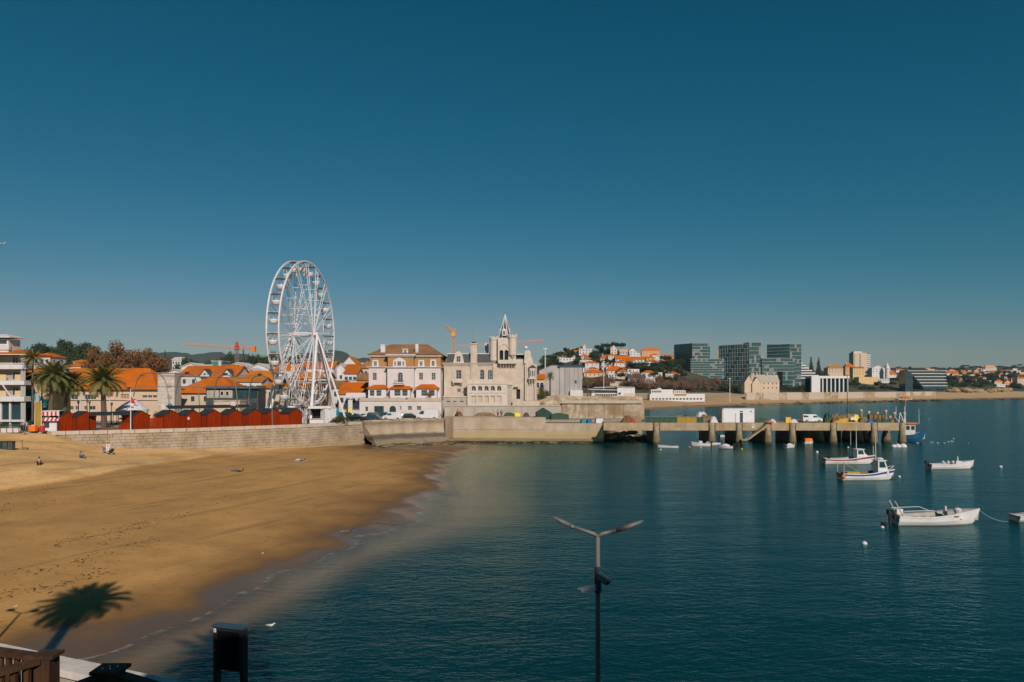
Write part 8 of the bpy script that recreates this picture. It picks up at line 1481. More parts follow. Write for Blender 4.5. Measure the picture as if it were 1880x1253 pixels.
VAN = [(-2.2, 0.3), (2.2, 0.3), (2.24, 0.7), (2.0, 1.0), (1.35, 1.15), (0.75, 1.8), (-2.15, 1.86), (-2.22, 0.7)]; VG = [[(1.22, 1.15), (0.72, 1.68), (0.1, 1.7), (0.1, 1.12)]]
LVAN = [(-2.8, 0.35), (2.7, 0.35), (2.75, 0.8), (2.5, 1.1), (1.95, 1.25), (1.3, 2.15), (-2.75, 2.25), (-2.82, 0.8)]; LG = [[(1.8, 1.25), (1.28, 2.0), (0.6, 2.02), (0.6, 1.22)]]
vehicle('parked_car', 'black car parked right of the olive bush', 'car', 653, 149.5, 2.9, 'carblack', CAR, CG, 4.2, 1.75, (-1.3, 1.35)); vehicle('parked_car', 'white car parked behind the black car', 'car', 664, 156, 0.1, 'carwhite', SUV, SG, 4.4, 1.8, (-1.35, 1.4)); vehicle('parked_car', 'dark blue car right of the black car', 'car', 682, 151.8, 2.95, 'carblue', CAR, CG, 4.2, 1.75, (-1.3, 1.35)); vehicle('parked_car', 'dark green car behind the blue car', 'car', 690, 157, 0.15, 'carblack', SUV, SG, 4.4, 1.8, (-1.35, 1.4)); vehicle('parked_car', 'dark car before the villa garage', 'car', 706, 159.3, 0.0, 'carblue', SUV, SG, 4.4, 1.8, (-1.35, 1.4))
vehicle('parked_van', 'small white van in the middle of the parked cars', 'van', 721, 155, 3.05, 'carwhite', VAN, VG, 4.4, 1.8, (-1.4, 1.4)); vehicle('parked_car', 'black car between the two white vans', 'car', 748, 157.6, 3.14, 'carblack', CAR, CG, 4.2, 1.75, (-1.3, 1.35)); vehicle('parked_van', 'large white van nearest the palace', 'van', 784, 158.3, 3.1, 'carwhite', LVAN, LG, 5.6, 2.0, (-1.8, 1.8)); vehicle('parked_car', 'dark car half hidden left of the white car', 'car', 637, 158, 0.1, 'carblack', SUV, SG, 4.4, 1.8, (-1.35, 1.4))
vehicle('parked_van', 'small white van parked on the pier', 'van', 1489, 152, 0.05, 'carwhite', VAN, VG + [[(-1.0, 1.2), (-1.0, 1.7), (-2.05, 1.72), (-2.1, 1.2)]], 4.4, 1.8, (-1.4, 1.4), 4.6, 'van on the pier')
# ------------------------------------------------------------------ things on the pier
o = empty('white_cabin', (XP(1328, 150), 150, 4.6), 0, 'white container cabin with narrow dark door on the pier', 'cabin'); w_ = (1386 - 1329) * 150 / F; hh = 26 * 150 / F
b = MB(); b.box((0, 0, 0.08), (w_, 2.6, hh)); b.build('wall', M['wsteel'], o); b = MB(); b.box((-0.06, -0.06, hh), (w_ + 0.06, 2.66, hh + 0.1)); b.build('roof', M['white2'], o); b = MB(); b.box((w_ * 0.53, -0.03, 0.12), (w_ * 0.63, -0.001, 2.25)); b.build('door', M['carblue'], o); b = MB(); b.box((w_ * 0.53, -0.03, 2.4), (w_ * 0.63, -0.001, 2.62)); b.build('vent', M['dark'], o); b = MB(); b.box((w_ * 0.385, -0.05, 0.12), (w_ * 0.40, -0.001, 2.1)); b.build('post', M['greysteel'], o); b = MB(); b.tube([(w_ * 0.89, 0, 2.5), (w_ * 0.89, -0.06, 2.5)], 0.15, 10); b.build('porthole', M['dark'], o); b = MB(); b.box((-0.25, -0.02, 0.05), (-0.05, 2.5, hh * 0.95)); b.build('side_duct', M['white2'], o)
for i in range(11): b = MB(); b.box((w_ * i / 11 + 0.02, -0.012, 0.1), (w_ * (i + 1) / 11 - 0.02, 0.0, hh - 0.05)); b.build('siding_panel', M['wsteel'], o)
def heap(name, label, px, Y, z, w_, d_, h, m, n=10, seed=0, cat='nets', group=None):
    r = random.Random(seed + px); o = empty(name, (XP(px, Y), Y, z), 0, label, cat, group); b = MB(); N, K = 12, 8; vs_ = []
    for j in range(K):
        for i in range(N): u, v = i / (N - 1) * 2 - 1, j / (K - 1) * 2 - 1; e = max(0, 1 - abs(u) ** 3) * max(0, 1 - abs(v) ** 3); vs_.append((u * w_ / 2, (v + 1) * d_ / 2, h * e * r.uniform(0.6, 1.1) - 0.02))
    b.add(vs_, [(j * N + i, j * N + i + 1, (j + 1) * N + i + 1, (j + 1) * N + i) for j in range(K - 1) for i in range(N - 1)]); b.build('heap', M[m], o); return o
heap('net_heap', 'long heap of yellow nets and ropes at the front of the pier head', 1556, 149.3, 4.6, 6.0, 2, 1.1, 'netyellow', seed=1); heap('net_heap', 'brown heap of fishing gear behind the yellow nets', 1552, 152.2, 4.6, 8.5, 2.5, 2.1, 'netbrown', seed=2); heap('net_heap', 'dark green net heap right of the pier van', 1525, 151, 4.6, 2.6, 2.5, 2.0, 'net', seed=3); heap('net_heap', 'green net heap beside the person on the pier head', 1629, 150, 4.6, 2.2, 1.5, 0.9, 'net', seed=4); heap('tarp', 'blue tarpaulin over a pile at the pier edge', 1601, 148.6, 4.6, 1.6, 1.4, 0.9, 'blue', seed=5, cat='tarp'); heap('net_heap', 'bright yellow net pile on the pier head', 1574, 151.6, 4.6, 3.0, 2, 1.9, 'brightyellow', seed=6); heap('net_heap', 'grey heap left of the white cabin', 1300, 152, 4.6, 4.5, 3, 1.7, 'netbrown', seed=7); heap('net_heap', 'pale heap of white bags behind the net fence', 1291, 154, 4.6, 3.4, 2, 2.3, 'white2', seed=8); heap('net_heap', 'low pile of nets right of the white cabin', 1400, 151, 4.6, 4.0, 2, 1.0, 'net', seed=9); heap('bag_pile', 'white bags between the yellow box and the van', 1459, 151, 4.6, 1.8, 1.4, 0.8, 'white2', seed=10, cat='bags'); heap('net_heap', 'dark heap of gear at the landward end of the pier', 1153, 150, 4.28, 3.2, 2, 2.0, 'rust', seed=11); heap('net_heap', 'dark rounded net heap behind the fence', 1270, 153, 4.6, 4.0, 2, 1.9, 'slate', seed=12); heap('bag_pile', 'white sacks on the pier head before the green heap', 1568, 148.8, 5.3, 1.6, 1.0, 0.7, 'white2', seed=13, cat='bags')
for k, (px, Yq, w_, h_, m_, lab) in enumerate(((1588, 150.5, 2.2, 1.5, 'netbrown', 'brown rope heap left of the lobster pots'), (1614, 149.2, 1.8, 0.9, 'net', 'dark net heap right of the blue tarpaulin'), (1643, 151, 2.0, 1.1, 'netbrown', 'brown net heap below the fifth concrete post'), (1420, 150, 1.6, 0.9, 'white2', 'white sacks right of the orange life float'), (1312, 150, 1.8, 1.5, 'white2', 'white bundles left of the white cabin'), (1246, 152, 4.0, 1.6, 'netbrown', 'brown gear heap behind the net fence'), (1538, 150, 2.4, 1.3, 'rust', 'rusty gear heap at the left end of the yellow nets'))): heap('net_heap', lab, px, Yq, 4.6, w_, 1.5, h_, m_, seed=30 + k)
for k, px in enumerate((1598, 1606, 1613, 1620)):
    for j in range(2):
        o = empty('lobster_pot', (XP(px, 154), 154, 4.6 + j * 0.85), 0.1 * k, f'brown lobster pot in the {("first", "second", "third", "fourth")[k]} stack from the left on the pier head, {("bottom", "top")[j]} one', 'pot', 'stacked lobster pots'); b = MB(); x0 = 0.42
        for z in (0, 0.8):
            for s in ((-1, -1, 1, -1), (1, -1, 1, 1), (1, 1, -1, 1), (-1, 1, -1, -1)): b.beam((s[0] * x0, s[1] * x0, z + 0.03), (s[2] * x0, s[3] * x0, z + 0.03), 0.06)
        for sx in (-1, 1):
            for sy in (-1, 1): b.beam((sx * x0, sy * x0, 0), (sx * x0, sy * x0, 0.83), 0.06)
        b.build('frame', M['wood'], o); b = MB(); b.box((-x0 + 0.03, -x0 + 0.03, 0.05), (x0 - 0.03, x0 - 0.03, 0.8)); b.build('netting', M['netbrown'], o)
o = empty('yellow_bin', (XP(1446, 150), 150, 4.6), 0, 'yellow box bin on the pier left of the van', 'bin'); b = MB(); b.box((-0.55, -0.4, 0), (0.55, 0.4, 1.15)); b.build('box', M['yellowp'], o); b = MB(); b.box((-0.6, -0.45, 1.15), (0.6, 0.45, 1.25)); b.build('lid', M['yellowp'], o)
for i, (px, yy, pt) in enumerate(((1581, 160, 752), (1595, 162, 755), (1610.5, 160, 757), (1626, 156, 753), (1642, 158, 757), (1660, 154, 757))):
    o = empty('mooring_post', (XP(px, yy), yy, 4.6), 0, f'{("first", "second", "third", "fourth", "fifth", "sixth")[i]} pale concrete post from the left on the pier head', 'post', 'concrete posts on the pier head'); h = ZP(pt, yy) - 4.6; b = MB(); b.lathe([(0.3, 0), (0.26, h - 0.6), (0.2, h - 0.5)], (0, 0, 0), 10); b.build('shaft', M['pile'], o); b = MB(); b.lathe([(0.2, h - 0.52), (0.34, h - 0.3), (0.26, h - 0.05), (0.08, h)], (0, 0, 0), 10); b.build('cap', M['stone2'], o)
for (px, t, lab) in ((1555.5, 688, 'tall thin dark pole on the pier head'), (1645, 747, 'left thin rod on the end of the pier'), (1660.5, 746, 'right thin rod on the end of the pier')): o = empty('pole', (XP(px, 151), 151, 4.6), 0, lab, 'pole'); b = MB(); b.tube([(0, 0, 0), (0, 0, ZP(t, 151) - 4.6)], [0.09, 0.05], 6); b.build('shaft', M['black'] if px < 1600 else M['white2'], o); b = MB(); b.lathe([(0.25, 0), (0.25, 0.6), (0.12, 0.9)], (0, 0, 0), 8); b.build('base', M['white2'], o)
o = empty('winch_frame', (XP(1655, 150), 150, 4.6), 0, 'white winch frame at the very end of the pier', 'winch'); b = MB(); b.beam((-0.6, 0, 0), (-0.3, 0, 2.3), 0.14); b.beam((0.6, 0, 0), (-0.3, 0, 2.3), 0.12); b.beam((-0.9, 0, 0.6), (0.6, 0, 0.6), 0.12); b.build('frame', M['white'], o); b = MB(); b.tube([(-0.2, -0.3, 0.8), (-0.2, 0.3, 0.8)], 0.25, 10); b.build('drum', M['blue'], o)
o = empty('life_ring', (XP(1413, 147.4), 147.4, 4.75), 0, 'orange life float at the head of the landing stair', 'life ring'); b = MB(); n = 14; b.tube([(0.75 * math.cos(2 * PI * i / n), 0.4 * math.sin(2 * PI * i / n), 0.2) for i in range(n + 1)], 0.17, 7, False); b.build('ring', M['orange'], o, True)
o = empty('wall_notice', (XP(1382.5, 147.9), 147.9, 3.6), 0, 'small white notice board on the pier fascia', 'sign'); b = MB(); b.box((-0.28, 0, 0), (0.28, 0.06, 0.75)); b.build('board', M['white'], o); b = MB(); b.box((-0.2, -0.012, 0.45), (0.2, -0.001, 0.65)); b.build('print', M['greysteel'], o)
nf = empty('net_fence', (XP(1183, 148.6), 148.6, 4.6), 0, 'fence hung with green netting along the pier', 'fence'); xs_ = [XP(p, 148.6) - XP(1183, 148.6) for p in (1184, 1215, 1243, 1262, 1279, 1292)]
for i, x in enumerate(xs_):
    b = MB(); b.beam((x, 0, 0), (x, 0, 1.55), 0.07); b.build('post', M['greysteel'], nf)
    if i < len(xs_) - 1: b = MB(); n = 8; v_ = [(x + (xs_[i + 1] - x) * k / n, -0.04 + 0.05 * math.sin(k * 2.1 + i), z + (0.12 * math.sin(PI * k / n) * -1 if z > 1 else 0)) for z in (0.05, 1.42) for k in range(n + 1)]; b.add(v_, [(k, k + 1, n + 2 + k, n + 1 + k) for k in range(n)]); b.build('netting', M['net'] if i not in (2, 3) else M['olive'], nf)
b = MB(); b.beam((xs_[0], 0, 1.5), (xs_[-1], 0, 1.5), 0.05); b.build('top_rail', M['greysteel'], nf)
for px, c, w_, lab in ((1100, 'white', 1.6, 'white and blue fish box stack at the landward end of the pier'), (1082, 'blue', 1.0, 'blue fish crate on the quay'), (1071, 'tealsheet', 0.9, 'turquoise fish crate on the quay'), (1098, 'brightyellow', 0.8, 'yellow crate behind the white and blue boxes'), (950, 'brightyellow', 1.3, 'bright yellow crate against the palace wall'), (1162, 'red', 0.9, 'red crate in the dark heap of gear')):
    Yq = (150.5 if px == 1162 else 156.0) if px > 1000 else 160.5; zz = 4.28 if px > 1000 else 5.6; o = empty('fish_crate', (XP(px, Yq), Yq, zz), 0.1, lab, 'crate', 'fish crates'); b = MB(); b.box((-w_ / 2, -0.4, 0), (w_ / 2, 0.4, 0.75 if px != 1100 else 1.1)); b.build('box', M[c], o); z1 = 0.75 if px != 1100 else 1.1; b = MB(); b.box((-w_ / 2 - 0.04, -0.44, z1), (w_ / 2 + 0.04, 0.44, z1 + 0.12)); b.build('rim', M['blue'] if px == 1100 else M[c], o)
# dark green tents on the quay
def tent(label, px, Y, z, w_, d_, he, hr, m='darkgreen'):
    o = empty('tent', (XP(px, Y), Y, z), 0.05, label, 'tent', 'dark green tents on the quay'); b = MB(); b.prism([(-w_ / 2, 0, 0), (w_ / 2, 0, 0), (w_ / 2 * 0.95, 0, he), (0, 0, hr), (-w_ / 2 * 0.95, 0, he)], (0, d_, 0)); b.build('canvas', M[m], o)
    for x in (-w_ / 2, 0, w_ / 2): b = MB(); b.beam((x, -0.04, 0), (x * 0.95, -0.04, he if x else hr), 0.05); b.build('pole', M['black'], o)
tent('dark green peaked tent on the quay below the palace', 999, 157.5, 4.28, 3.6, 3.5, 2.3, 3.4); tent('long low green net shelter right of the peaked tent', 1028, 157, 4.28, 4.2, 3, 1.9, 2.2, 'net'); heap('net_heap', 'dark bundle of gear left of the green tent', 966, 158, 5.6, 1.6, 1.2, 1.1, 'slate', seed=14); heap('net_heap', 'low brown nets along the palace terrace wall', 890, 162.5, 5.6, 5.5, 1.2, 0.9, 'netbrown', seed=15); heap('net_heap', 'rusty bundle of gear at the left end of the quay', 842, 162.5, 5.6, 2.0, 1.2, 1.2, 'rust', seed=16); heap('net_heap', 'green nets right of the two people on the quay', 935, 162.5, 5.6, 3.0, 1.2, 0.9, 'net', seed=17)
o = empty('quay_graffiti', (0, 0, 0), 0, 'white bubble lettering painted on the quay wall', 'graffiti')
for k in range(7):
    px = 836 + k * 5.6; Yq = float(np.interp(XP(px, 155.0), [-13.4, 7.6], [155.2, 154.2])) - 0.03; c = at(px, 790, Yq); b = MB(); n = 12; b.tube([(c.x + 0.42 * math.cos(2 * PI * i / n), Yq, c.z + (0.32 + 0.08 * math.sin(k * 2)) * math.sin(2 * PI * i / n + k)) for i in range(n - (k % 2) * 2)], 0.045, 4); b.build('letter', M['white2'], o)
# ------------------------------------------------------------------ promenade furniture on the left
o = empty('striped_kiosk', (XP(93, 113.5), 113.5, 5.0), 0.25, 'white kiosk with red striped awning at the end of the sea wall', 'kiosk'); b = MB(); b.box((-1.3, 0, 0), (1.3, 1.8, 2.0)); b.build('wall', M['white'], o); b = MB(); b.box((-1.5, -0.5, 3.3), (1.5, 1.9, 3.45)); b.build('roof', M['white2'], o); b = MB(); b.box((-1.0, -0.04, 0.6), (-0.2, -0.001, 1.5)); b.build('window', M['glass'], o)
for k in range(9): m_ = 'red' if k % 2 else 'white'; x = -1.35 + k * 0.3; b = MB(); b.prism([(x, -0.02, 2.25), (x + 0.3, -0.02, 2.25), (x + 0.3, -0.6, 1.75), (x, -0.6, 1.75)], (0, 0, 0.04)); b.build('awning_stripe', M[m_], o); b = MB(); b.box((x, -0.45, 2.6), (x + 0.3, -0.4, 3.28)); b.build('fascia_stripe', M[m_], o)
for x in (-1.35, 1.35): b = MB(); b.beam((x, -0.4, 2.0), (x, -0.4, 3.3), 0.08); b.beam((x, 1.7, 2.0), (x, 1.7, 3.3), 0.08); b.build('post', M['wsteel'], o)
o = empty('tall_yellow_board', (XP(70, 112.5), 112.5, 5.0), 0.1, 'tall narrow mustard yellow board left of the striped kiosk', 'sign'); b = MB(); b.box((-0.5, 0, 0.1), (0.45, 0.12, 4.9)); b.build('panel', M['olive'], o)
for x in (-0.55, 0.5): b = MB(); b.beam((x, 0.06, 0), (x * 0.9, 0.06, 5.1), 0.1); b.build('post', M['wsteel'], o)
for px, m, s, lab, nm, cat in ((78, 'red', 0.35, 'red barrel at the foot of the yellow board', 'barrel', 'barrel'), (61, 'orange', 0.55, 'orange cooler left of the yellow board', 'cooler', 'box')):
    o = empty(nm, (XP(px, 111.5), 111.5, 5.0), 0, lab, cat); b = MB()
    if nm == 'barrel': b.lathe([(0.3, 0), (0.36, 0.3), (0.36, 0.8), (0.3, 1.1)], (0, 0, 0), 12)
    else: b.box((-0.55, -0.35, 0.2), (0.55, 0.35, 1.1))
    b.build('body', M[m], o); b = MB(); b.lathe([(0.31, 1.1), (0.28, 1.18)], (0, 0, 0), 12); b.build('lid', M['white2'], o)
o = empty('promenade_railing', (XP(0, 110), 110, 5.0), 0, 'low pale railing on the promenade at the left edge', 'railing')
for k in range(8): b = MB(); b.beam((-4 + k * 1.0, 0, 0), (-4 + k * 1.0, 0, 0.95), 0.06); b.build('post', M['greysteel'], o)
b = MB(); b.beam((-4, 0, 0.95), (3.0, 0, 0.95), 0.07); b.build('rail', M['greysteel'], o); b = MB(); b.box((-4, 0.3, 0), (3, 0.5, 0.75)); b.build('low_wall', M['white2'], o)
q = gr(12, 826, 3.6); g_ = bz(q.x, q.y)
for k, (dx, m, lab) in enumerate(((-0.75, 'darkgreen', 'left one of the three bins on the sand'), (-0.05, 'net', 'middle green bin of the three on the sand'), (0.7, 'slate', 'right dark bin of the three on the sand'))): o = empty('litter_bin', (q.x + dx, q.y, g_), 0, lab, 'bin', 'bins on the sand'); b = MB(); b.prism([(-0.3, -0.3, 0), (0.3, -0.3, 0), (0.3, 0.3, 0), (-0.3, 0.3, 0)], (0, 0, 1.05)); b.build('box', M[m], o); b = MB(); b.box((-0.34, -0.34, 1.05), (0.34, 0.34, 1.13)); b.build('lid', M['black'], o)
q = sand(46, 823, 3.6); o = empty('kick_scooter', q, 2.9, 'black kick scooter standing on the sand', 'scooter'); b = MB(); b.box((-0.45, -0.08, 0.1), (0.4, 0.08, 0.16)); b.build('deck', M['black'], o); b = MB(); b.tube([(0.42, 0, 0.14), (0.55, 0, 1.15)], 0.03, 6); b.tube([(0.55, -0.25, 1.15), (0.55, 0.25, 1.15)], 0.025, 6); b.build('handlebar', M['black'], o)
for x in (-0.5, 0.5): b = MB(); b.tube([(x, -0.03, 0.1), (x, 0.03, 0.1)], 0.11, 10); b.build('wheel', M['tyre'], o)
o = empty('flagpole', (XP(240, 117.3), 117.3, 5.0), 0, 'white flagpole with a limp red and white flag', 'flagpole'); ht = ZP(714, 117.3) - 5; b = MB(); b.tube([(0, 0, 0), (0, 0, ht)], [0.08, 0.05], 8); b.build('pole', M['wsteel'], o); b = MB(); b.box((-0.5, -0.15, ht - 0.1), (-0.1, 0.15, ht + 0.25)); b.build('camera_box', M['black'], o)
b = MB(); b.add([(0.05, 0, ht - 1.3), (0.35, -0.1, ht - 1.5), (0.7, 0.1, ht - 2.4), (0.95, 0, ht - 2.75), (0.6, 0.1, ht - 2.6), (0.05, 0, ht - 2.5)], [(0, 1, 2, 3, 4, 5)]); fl_ = b.build('flag', M['red'], o); b = MB(); b.add([(0.05, -0.02, ht - 2.5), (0.6, 0.08, ht - 2.6), (0.3, -0.02, ht - 3.0), (0.05, -0.02, ht - 3.1)], [(0, 1, 2, 3)]); b.build('white_band', M['white'], fl_)
Yc2 = 137.0; o = empty('carousel', (XP(243, Yc2), Yc2, 5.0), 0, 'white topped carousel tent behind the flagpole', 'carousel'); R2 = 3.0; z0, z1 = ZP(752, Yc2) - 5, ZP(728, Yc2) - 5; b = MB(); b.lathe([(R2, z0 - 0.4), (R2, z0), (R2 * 0.4, z0 + (z1 - z0) * 0.55), (0.1, z1)], (0, 0, 0), 16); b.build('canopy', M['white'], o)
for k in range(8): a = 2 * PI * k / 8; b = MB(); b.beam((R2 * 0.93 * math.cos(a), R2 * 0.93 * math.sin(a), 0.3), (R2 * 0.93 * math.cos(a), R2 * 0.93 * math.sin(a), z0), 0.1); b.build('pole', M['red'] if k % 2 else M['brightyellow'], o)
b = MB(); b.lathe([(R2, 0), (R2, 0.35)], (0, 0, 0), 16); b.build('platform', M['wood'], o); b = MB(); b.lathe([(0.8, 0.35), (0.8, z0)], (0, 0, 0), 12); b.build('drum', M['paleyellow'], o)
for k in range(6): a = 2 * PI * k / 6 + 0.3; b = MB(); x, y = R2 * 0.65 * math.cos(a), R2 * 0.65 * math.sin(a); b.tube([(x - 0.4, y, 1.1), (x + 0.2, y, 1.15), (x + 0.45, y, 1.6)], [0.18, 0.2, 0.1], 7); b.beam((x, y, 0.35), (x, y, z0), 0.05); b.build('horse', M['white'], o)
for px, t, Yq, lab in ((144, 736, 139, 'black street lantern left of the two behind the palms'), (160, 733, 138, 'tallest black street lantern behind the palms'), (164.5, 736, 139.5, 'black street lantern just right of the tallest one'), (205, 739, 138, 'grey street lantern right of the straight palm')):
    o = empty('street_lantern', (XP(px, Yq), Yq, 5.0), 0, lab, 'street lamp', 'old street lanterns'); h = ZP(t, Yq) - 5; b = MB(); b.lathe([(0.16, 0), (0.09, 0.6), (0.06, h - 0.8)], (0, 0, 0), 8); b.build('post', M['black'], o); b = MB(); b.lathe([(0.1, h - 0.8), (0.26, h - 0.3), (0.28, h - 0.2), (0.06, h)], (0, 0, 0), 6); b.build('lantern', M['greysteel'], o)
o = empty('round_sign', (XP(312, 131), 131, 5.0), 0, 'round blue sign on a post behind the huts', 'sign'); z = ZP(746, 131) - 5; b = MB(); b.beam((0, 0.05, 0), (0, 0.05, z), 0.1); b.build('post', M['greysteel'], o); b = MB(); b.tube([(0, -0.06, z), (0, 0.0, z)], 0.5, 18); d_ = b.build('disc', M['blue'], o); b = MB(); b.tube([(0, -0.08, z), (0, -0.061, z)], 0.25, 12); b.build('emblem', M['ccyan'], d_)
for px, t, m, lab in ((300, 742, 'white2', 'small white box sign left of the round blue sign'), (466, 740, 'darkgreen', 'tall dark green tree box behind the middle huts'), (428, 738, 'white', 'narrow white and blue banner behind the huts')): o = empty('sign_box', (XP(px, 133), 133, 5.0), 0, lab, 'sign'); h = ZP(t, 133) - 5; b = MB(); b.box((-0.45, 0, h - 1.4), (0.45, 0.2, h)); b.build('panel', M[m], o); b = MB(); b.beam((0, 0.1, 0), (0, 0.1, h - 1.4), 0.12); b.build('post', M['greysteel'], o)
q = gr(640, 977, 0.08); b = MB(); pts = [gr(a, c, 0.1) for a, c in ((625, 977), (640, 976.5), (648, 970), (665, 964), (690, 960), (720, 961), (745, 964))]; b.tube([(p.x, p.y, max(0.03, bz(p.x, p.y)) + 0.03) for p in pts], [0.12, 0.12, 0.03, 0.03, 0.03, 0.03, 0.02], 5); tag(b.build('washed_up_rope', M['rust']), 'rusty rope washed up on the wet sand', 'rope')
# ------------------------------------------------------------------ foreground: terrace under the viewpoint, lower walk, parapet
tag(poly_slab('lower_walk', [(-30, 22.5), (0, 10.7), (30, -1.0), (30, -8), (-30, -8)], 5.0, M['asphalt'], 0.4), kind='structure')
tag(poly_slab('viewing_terrace', [(-30, 4), (-9, 2.2), (12, 2.2), (12, -10), (-30, -10)], 10.4, M['asphalt'], 0.5), kind='structure')
par = empty('stone_parapet', (0, 0, 0), 0, 'dark parapet with pale stone coping at the bottom left', 'wall'); A_, B_ = V(-24, 20.8, 0), V(12, 6.6, 0); d = (B_ - A_).normalized(); nn = V(d.y, -d.x, 0); Lp = (B_ - A_).length
b = MB(); b.prism([A_ + nn * 0.02, B_ + nn * 0.02, B_ + nn * 0.40, A_ + nn * 0.40], (0, 0, 5.8)); b.build('wall_face', M['concrete'], par)
cm = MB(); cm.box((0.008, -0.5, 0), (1.392, 0.03, 0.16)); cmm = cm.mesh('coping_stone', mat('white_coping_stone', (0.62, 0.56, 0.51), (0.52, 0.47, 0.43), 1.5, 0.8, bump=0.2)); s = 0
while s < Lp - 1.4: p = A_ + d * s; put(cmm, 'coping_stone', par, M=Matrix.Translation((p.x, p.y, 5.84 + rnd.uniform(-0.006, 0.006))) @ rot(math.atan2(d.y, d.x))); s += 1.4
M['darkwood'] = woodmat('shaded_timber', (0.075, 0.034, 0.014), (0.04, 0.018, 0.008))  # brown timber darkened so its colour carries the shade over the railings
def rail_post(root, x, y, z, w=0.2, base=5.0): b = MB(); b.box((x - w / 2, y - w / 2, base), (x + w / 2, y + w / 2, z)); return b.build('post', M['darkwood'], root)
def wood_rail(label, corner, ends, zt, post=0.24, bolts=0):
    o = empty('timber_railing', (corner[0], corner[1], 5.0), 0, label, 'railing', 'timber railings at the bottom left'); rail_post(o, 0, 0, zt - 5, post, 0)
    b = MB(); b.box((-post * 0.75, -post * 0.6, zt - 5), (post * 0.75, post * 0.6, zt - 4.95)); cp_ = b.build('post_cap', M['darkwood'], o)
    for k in range(bolts): b = MB(); b.lathe([(0.014, 0), (0.014, 0.02)], (-0.09 + 0.06 * k, -0.06 + 0.09 * (k % 2), zt - 4.95), 6); b.build('bolt', M['wsteel'], cp_)
    for e in ends:
        v = V(e[0] - corner[0], e[1] - corner[1], 0); n_ = v.normalized()
        for dz, hh in ((-0.03, 0.07), (-0.9, 0.07)): b = MB(); b.beam(n_ * 0.13 + V(0, 0, zt - 5 + dz), v + V(0, 0, zt - 5 + dz), 0.17, hh) if False else b.prism([n_ * 0.125 + V(-n_.y, n_.x, 0) * 0.09 + V(0, 0, zt - 5 + dz - 0.04), v + V(-n_.y, n_.x, 0) * 0.09 + V(0, 0, zt - 5 + dz - 0.04), v - V(-n_.y, n_.x, 0) * 0.09 + V(0, 0, zt - 5 + dz - 0.04), n_ * 0.125 - V(-n_.y, n_.x, 0) * 0.09 + V(0, 0, zt - 5 + dz - 0.04)], (0, 0, 0.07)); b.build('rail', M['darkwood'], o)
        k = 0.26
        while k < v.length: q = n_ * k; b = MB(); b.box((q.x - 0.035, q.y - 0.035, zt - 5.86), (q.x + 0.035, q.y + 0.035, zt - 5.08)); b.build('baluster', M['darkwood'], o); k += 0.17
        rail_post(o, v.x, v.y, zt - 5.08, 0.18, 0)
    return o
c = at(86, 1205, 10.5); wood_rail('brown timber railing corner at the bottom left edge', (c.x, c.y), [(c.x - 0.95, c.y - 1.45), (c.x - 2.6, c.y + 0.75)], c.z, 0.24)
c = at(203, 1232, 10.6); wood_rail('brown timber railing post with four shiny bolts at the bottom left', (c.x, c.y), [(c.x - 0.75, c.y - 1.5), (c.x + 1.2, c.y - 0.6)], c.z, 0.30, 4)
# double headed lamp post with cameras
Yl = 10.0; base = at(1097.5, 1253, Yl); lp = empty('lamp_post', (base.x, Yl, 5.0), 0, 'slim grey double headed lamp post with two surveillance cameras', 'street lamp'); zt = ZP(983, Yl) - 5
b = MB(); b.tube([(0, 0, 0), (0, 0, 0.4), (0, 0, 1.6), (0, 0, zt)], [0.075, 0.055, 0.046, 0.031], 14); b.build('pole', M['polegrey'], lp, True)
for sx, xe, ye, hx, hy in ((-1, 1048, 966, 1013, 948), (1, 1132, 974, 1181, 956)):
    e = at(xe, ye, Yl) - V(base.x, Yl, 5.0); h = at(hx, hy, Yl) - V(base.x, Yl, 5.0); b = MB(); b.tube([(0, 0, zt - 0.02), (sx * 0.06, 0, zt + 0.02), e], [0.030, 0.030, 0.026], 10); arm = b.build('arm', M['polegrey'], lp, True); b = MB(); b.tube([e.lerp(h, -0.12), e.lerp(h, 0.03)], 0.034, 10); b.build('collar', M['polegrey'], arm)
    dr = (h - e).normalized(); up = V(-dr.z * sx, 0, dr.x * sx); b = MB(); prof = [(0, 0.045, -0.02, 0.03), (0.2, 0.075, -0.025, 0.035), (0.5, 0.085, -0.02, 0.03), (0.85, 0.06, -0.012, 0.018), (1.0, 0.02, -0.005, 0.006)]; vs_ = []
    for t, wy, lo, hi in prof:
        p = e.lerp(h, t); vs_ += [p + V(0, -wy, 0) + up * lo, p + V(0, wy, 0) + up * lo, p + V(0, wy * 0.8, 0) + up * hi, p + V(0, -wy * 0.8, 0) + up * hi]
    b.add(vs_, [(i * 4 + j, i * 4 + (j + 1) % 4, (i + 1) * 4 + (j + 1) % 4, (i + 1) * 4 + j) for i in range(4) for j in range(4)] + [(3, 2, 1, 0), (16, 17, 18, 19)]); hd = b.build('lamp_head', M['polegrey'], lp, True); p = e.lerp(h, 0.45); b = MB(); b.prism([e.lerp(h, 0.18) + V(0, -0.05, 0) - up * 0.032, e.lerp(h, 0.7) + V(0, -0.05, 0) - up * 0.03, e.lerp(h, 0.7) + V(0, 0.05, 0) - up * 0.03, e.lerp(h, 0.18) + V(0, 0.05, 0) - up * 0.032], up * 0.012); b.build('led_panel', M['black'], hd)
zc = ZP(1060, Yl) - 5; b = MB(); b.tube([(0, 0, zc - 0.22), (0, 0, zc + 0.16)], 0.055, 12); bk = b.build('camera_clamp', M['carblue'], lp)
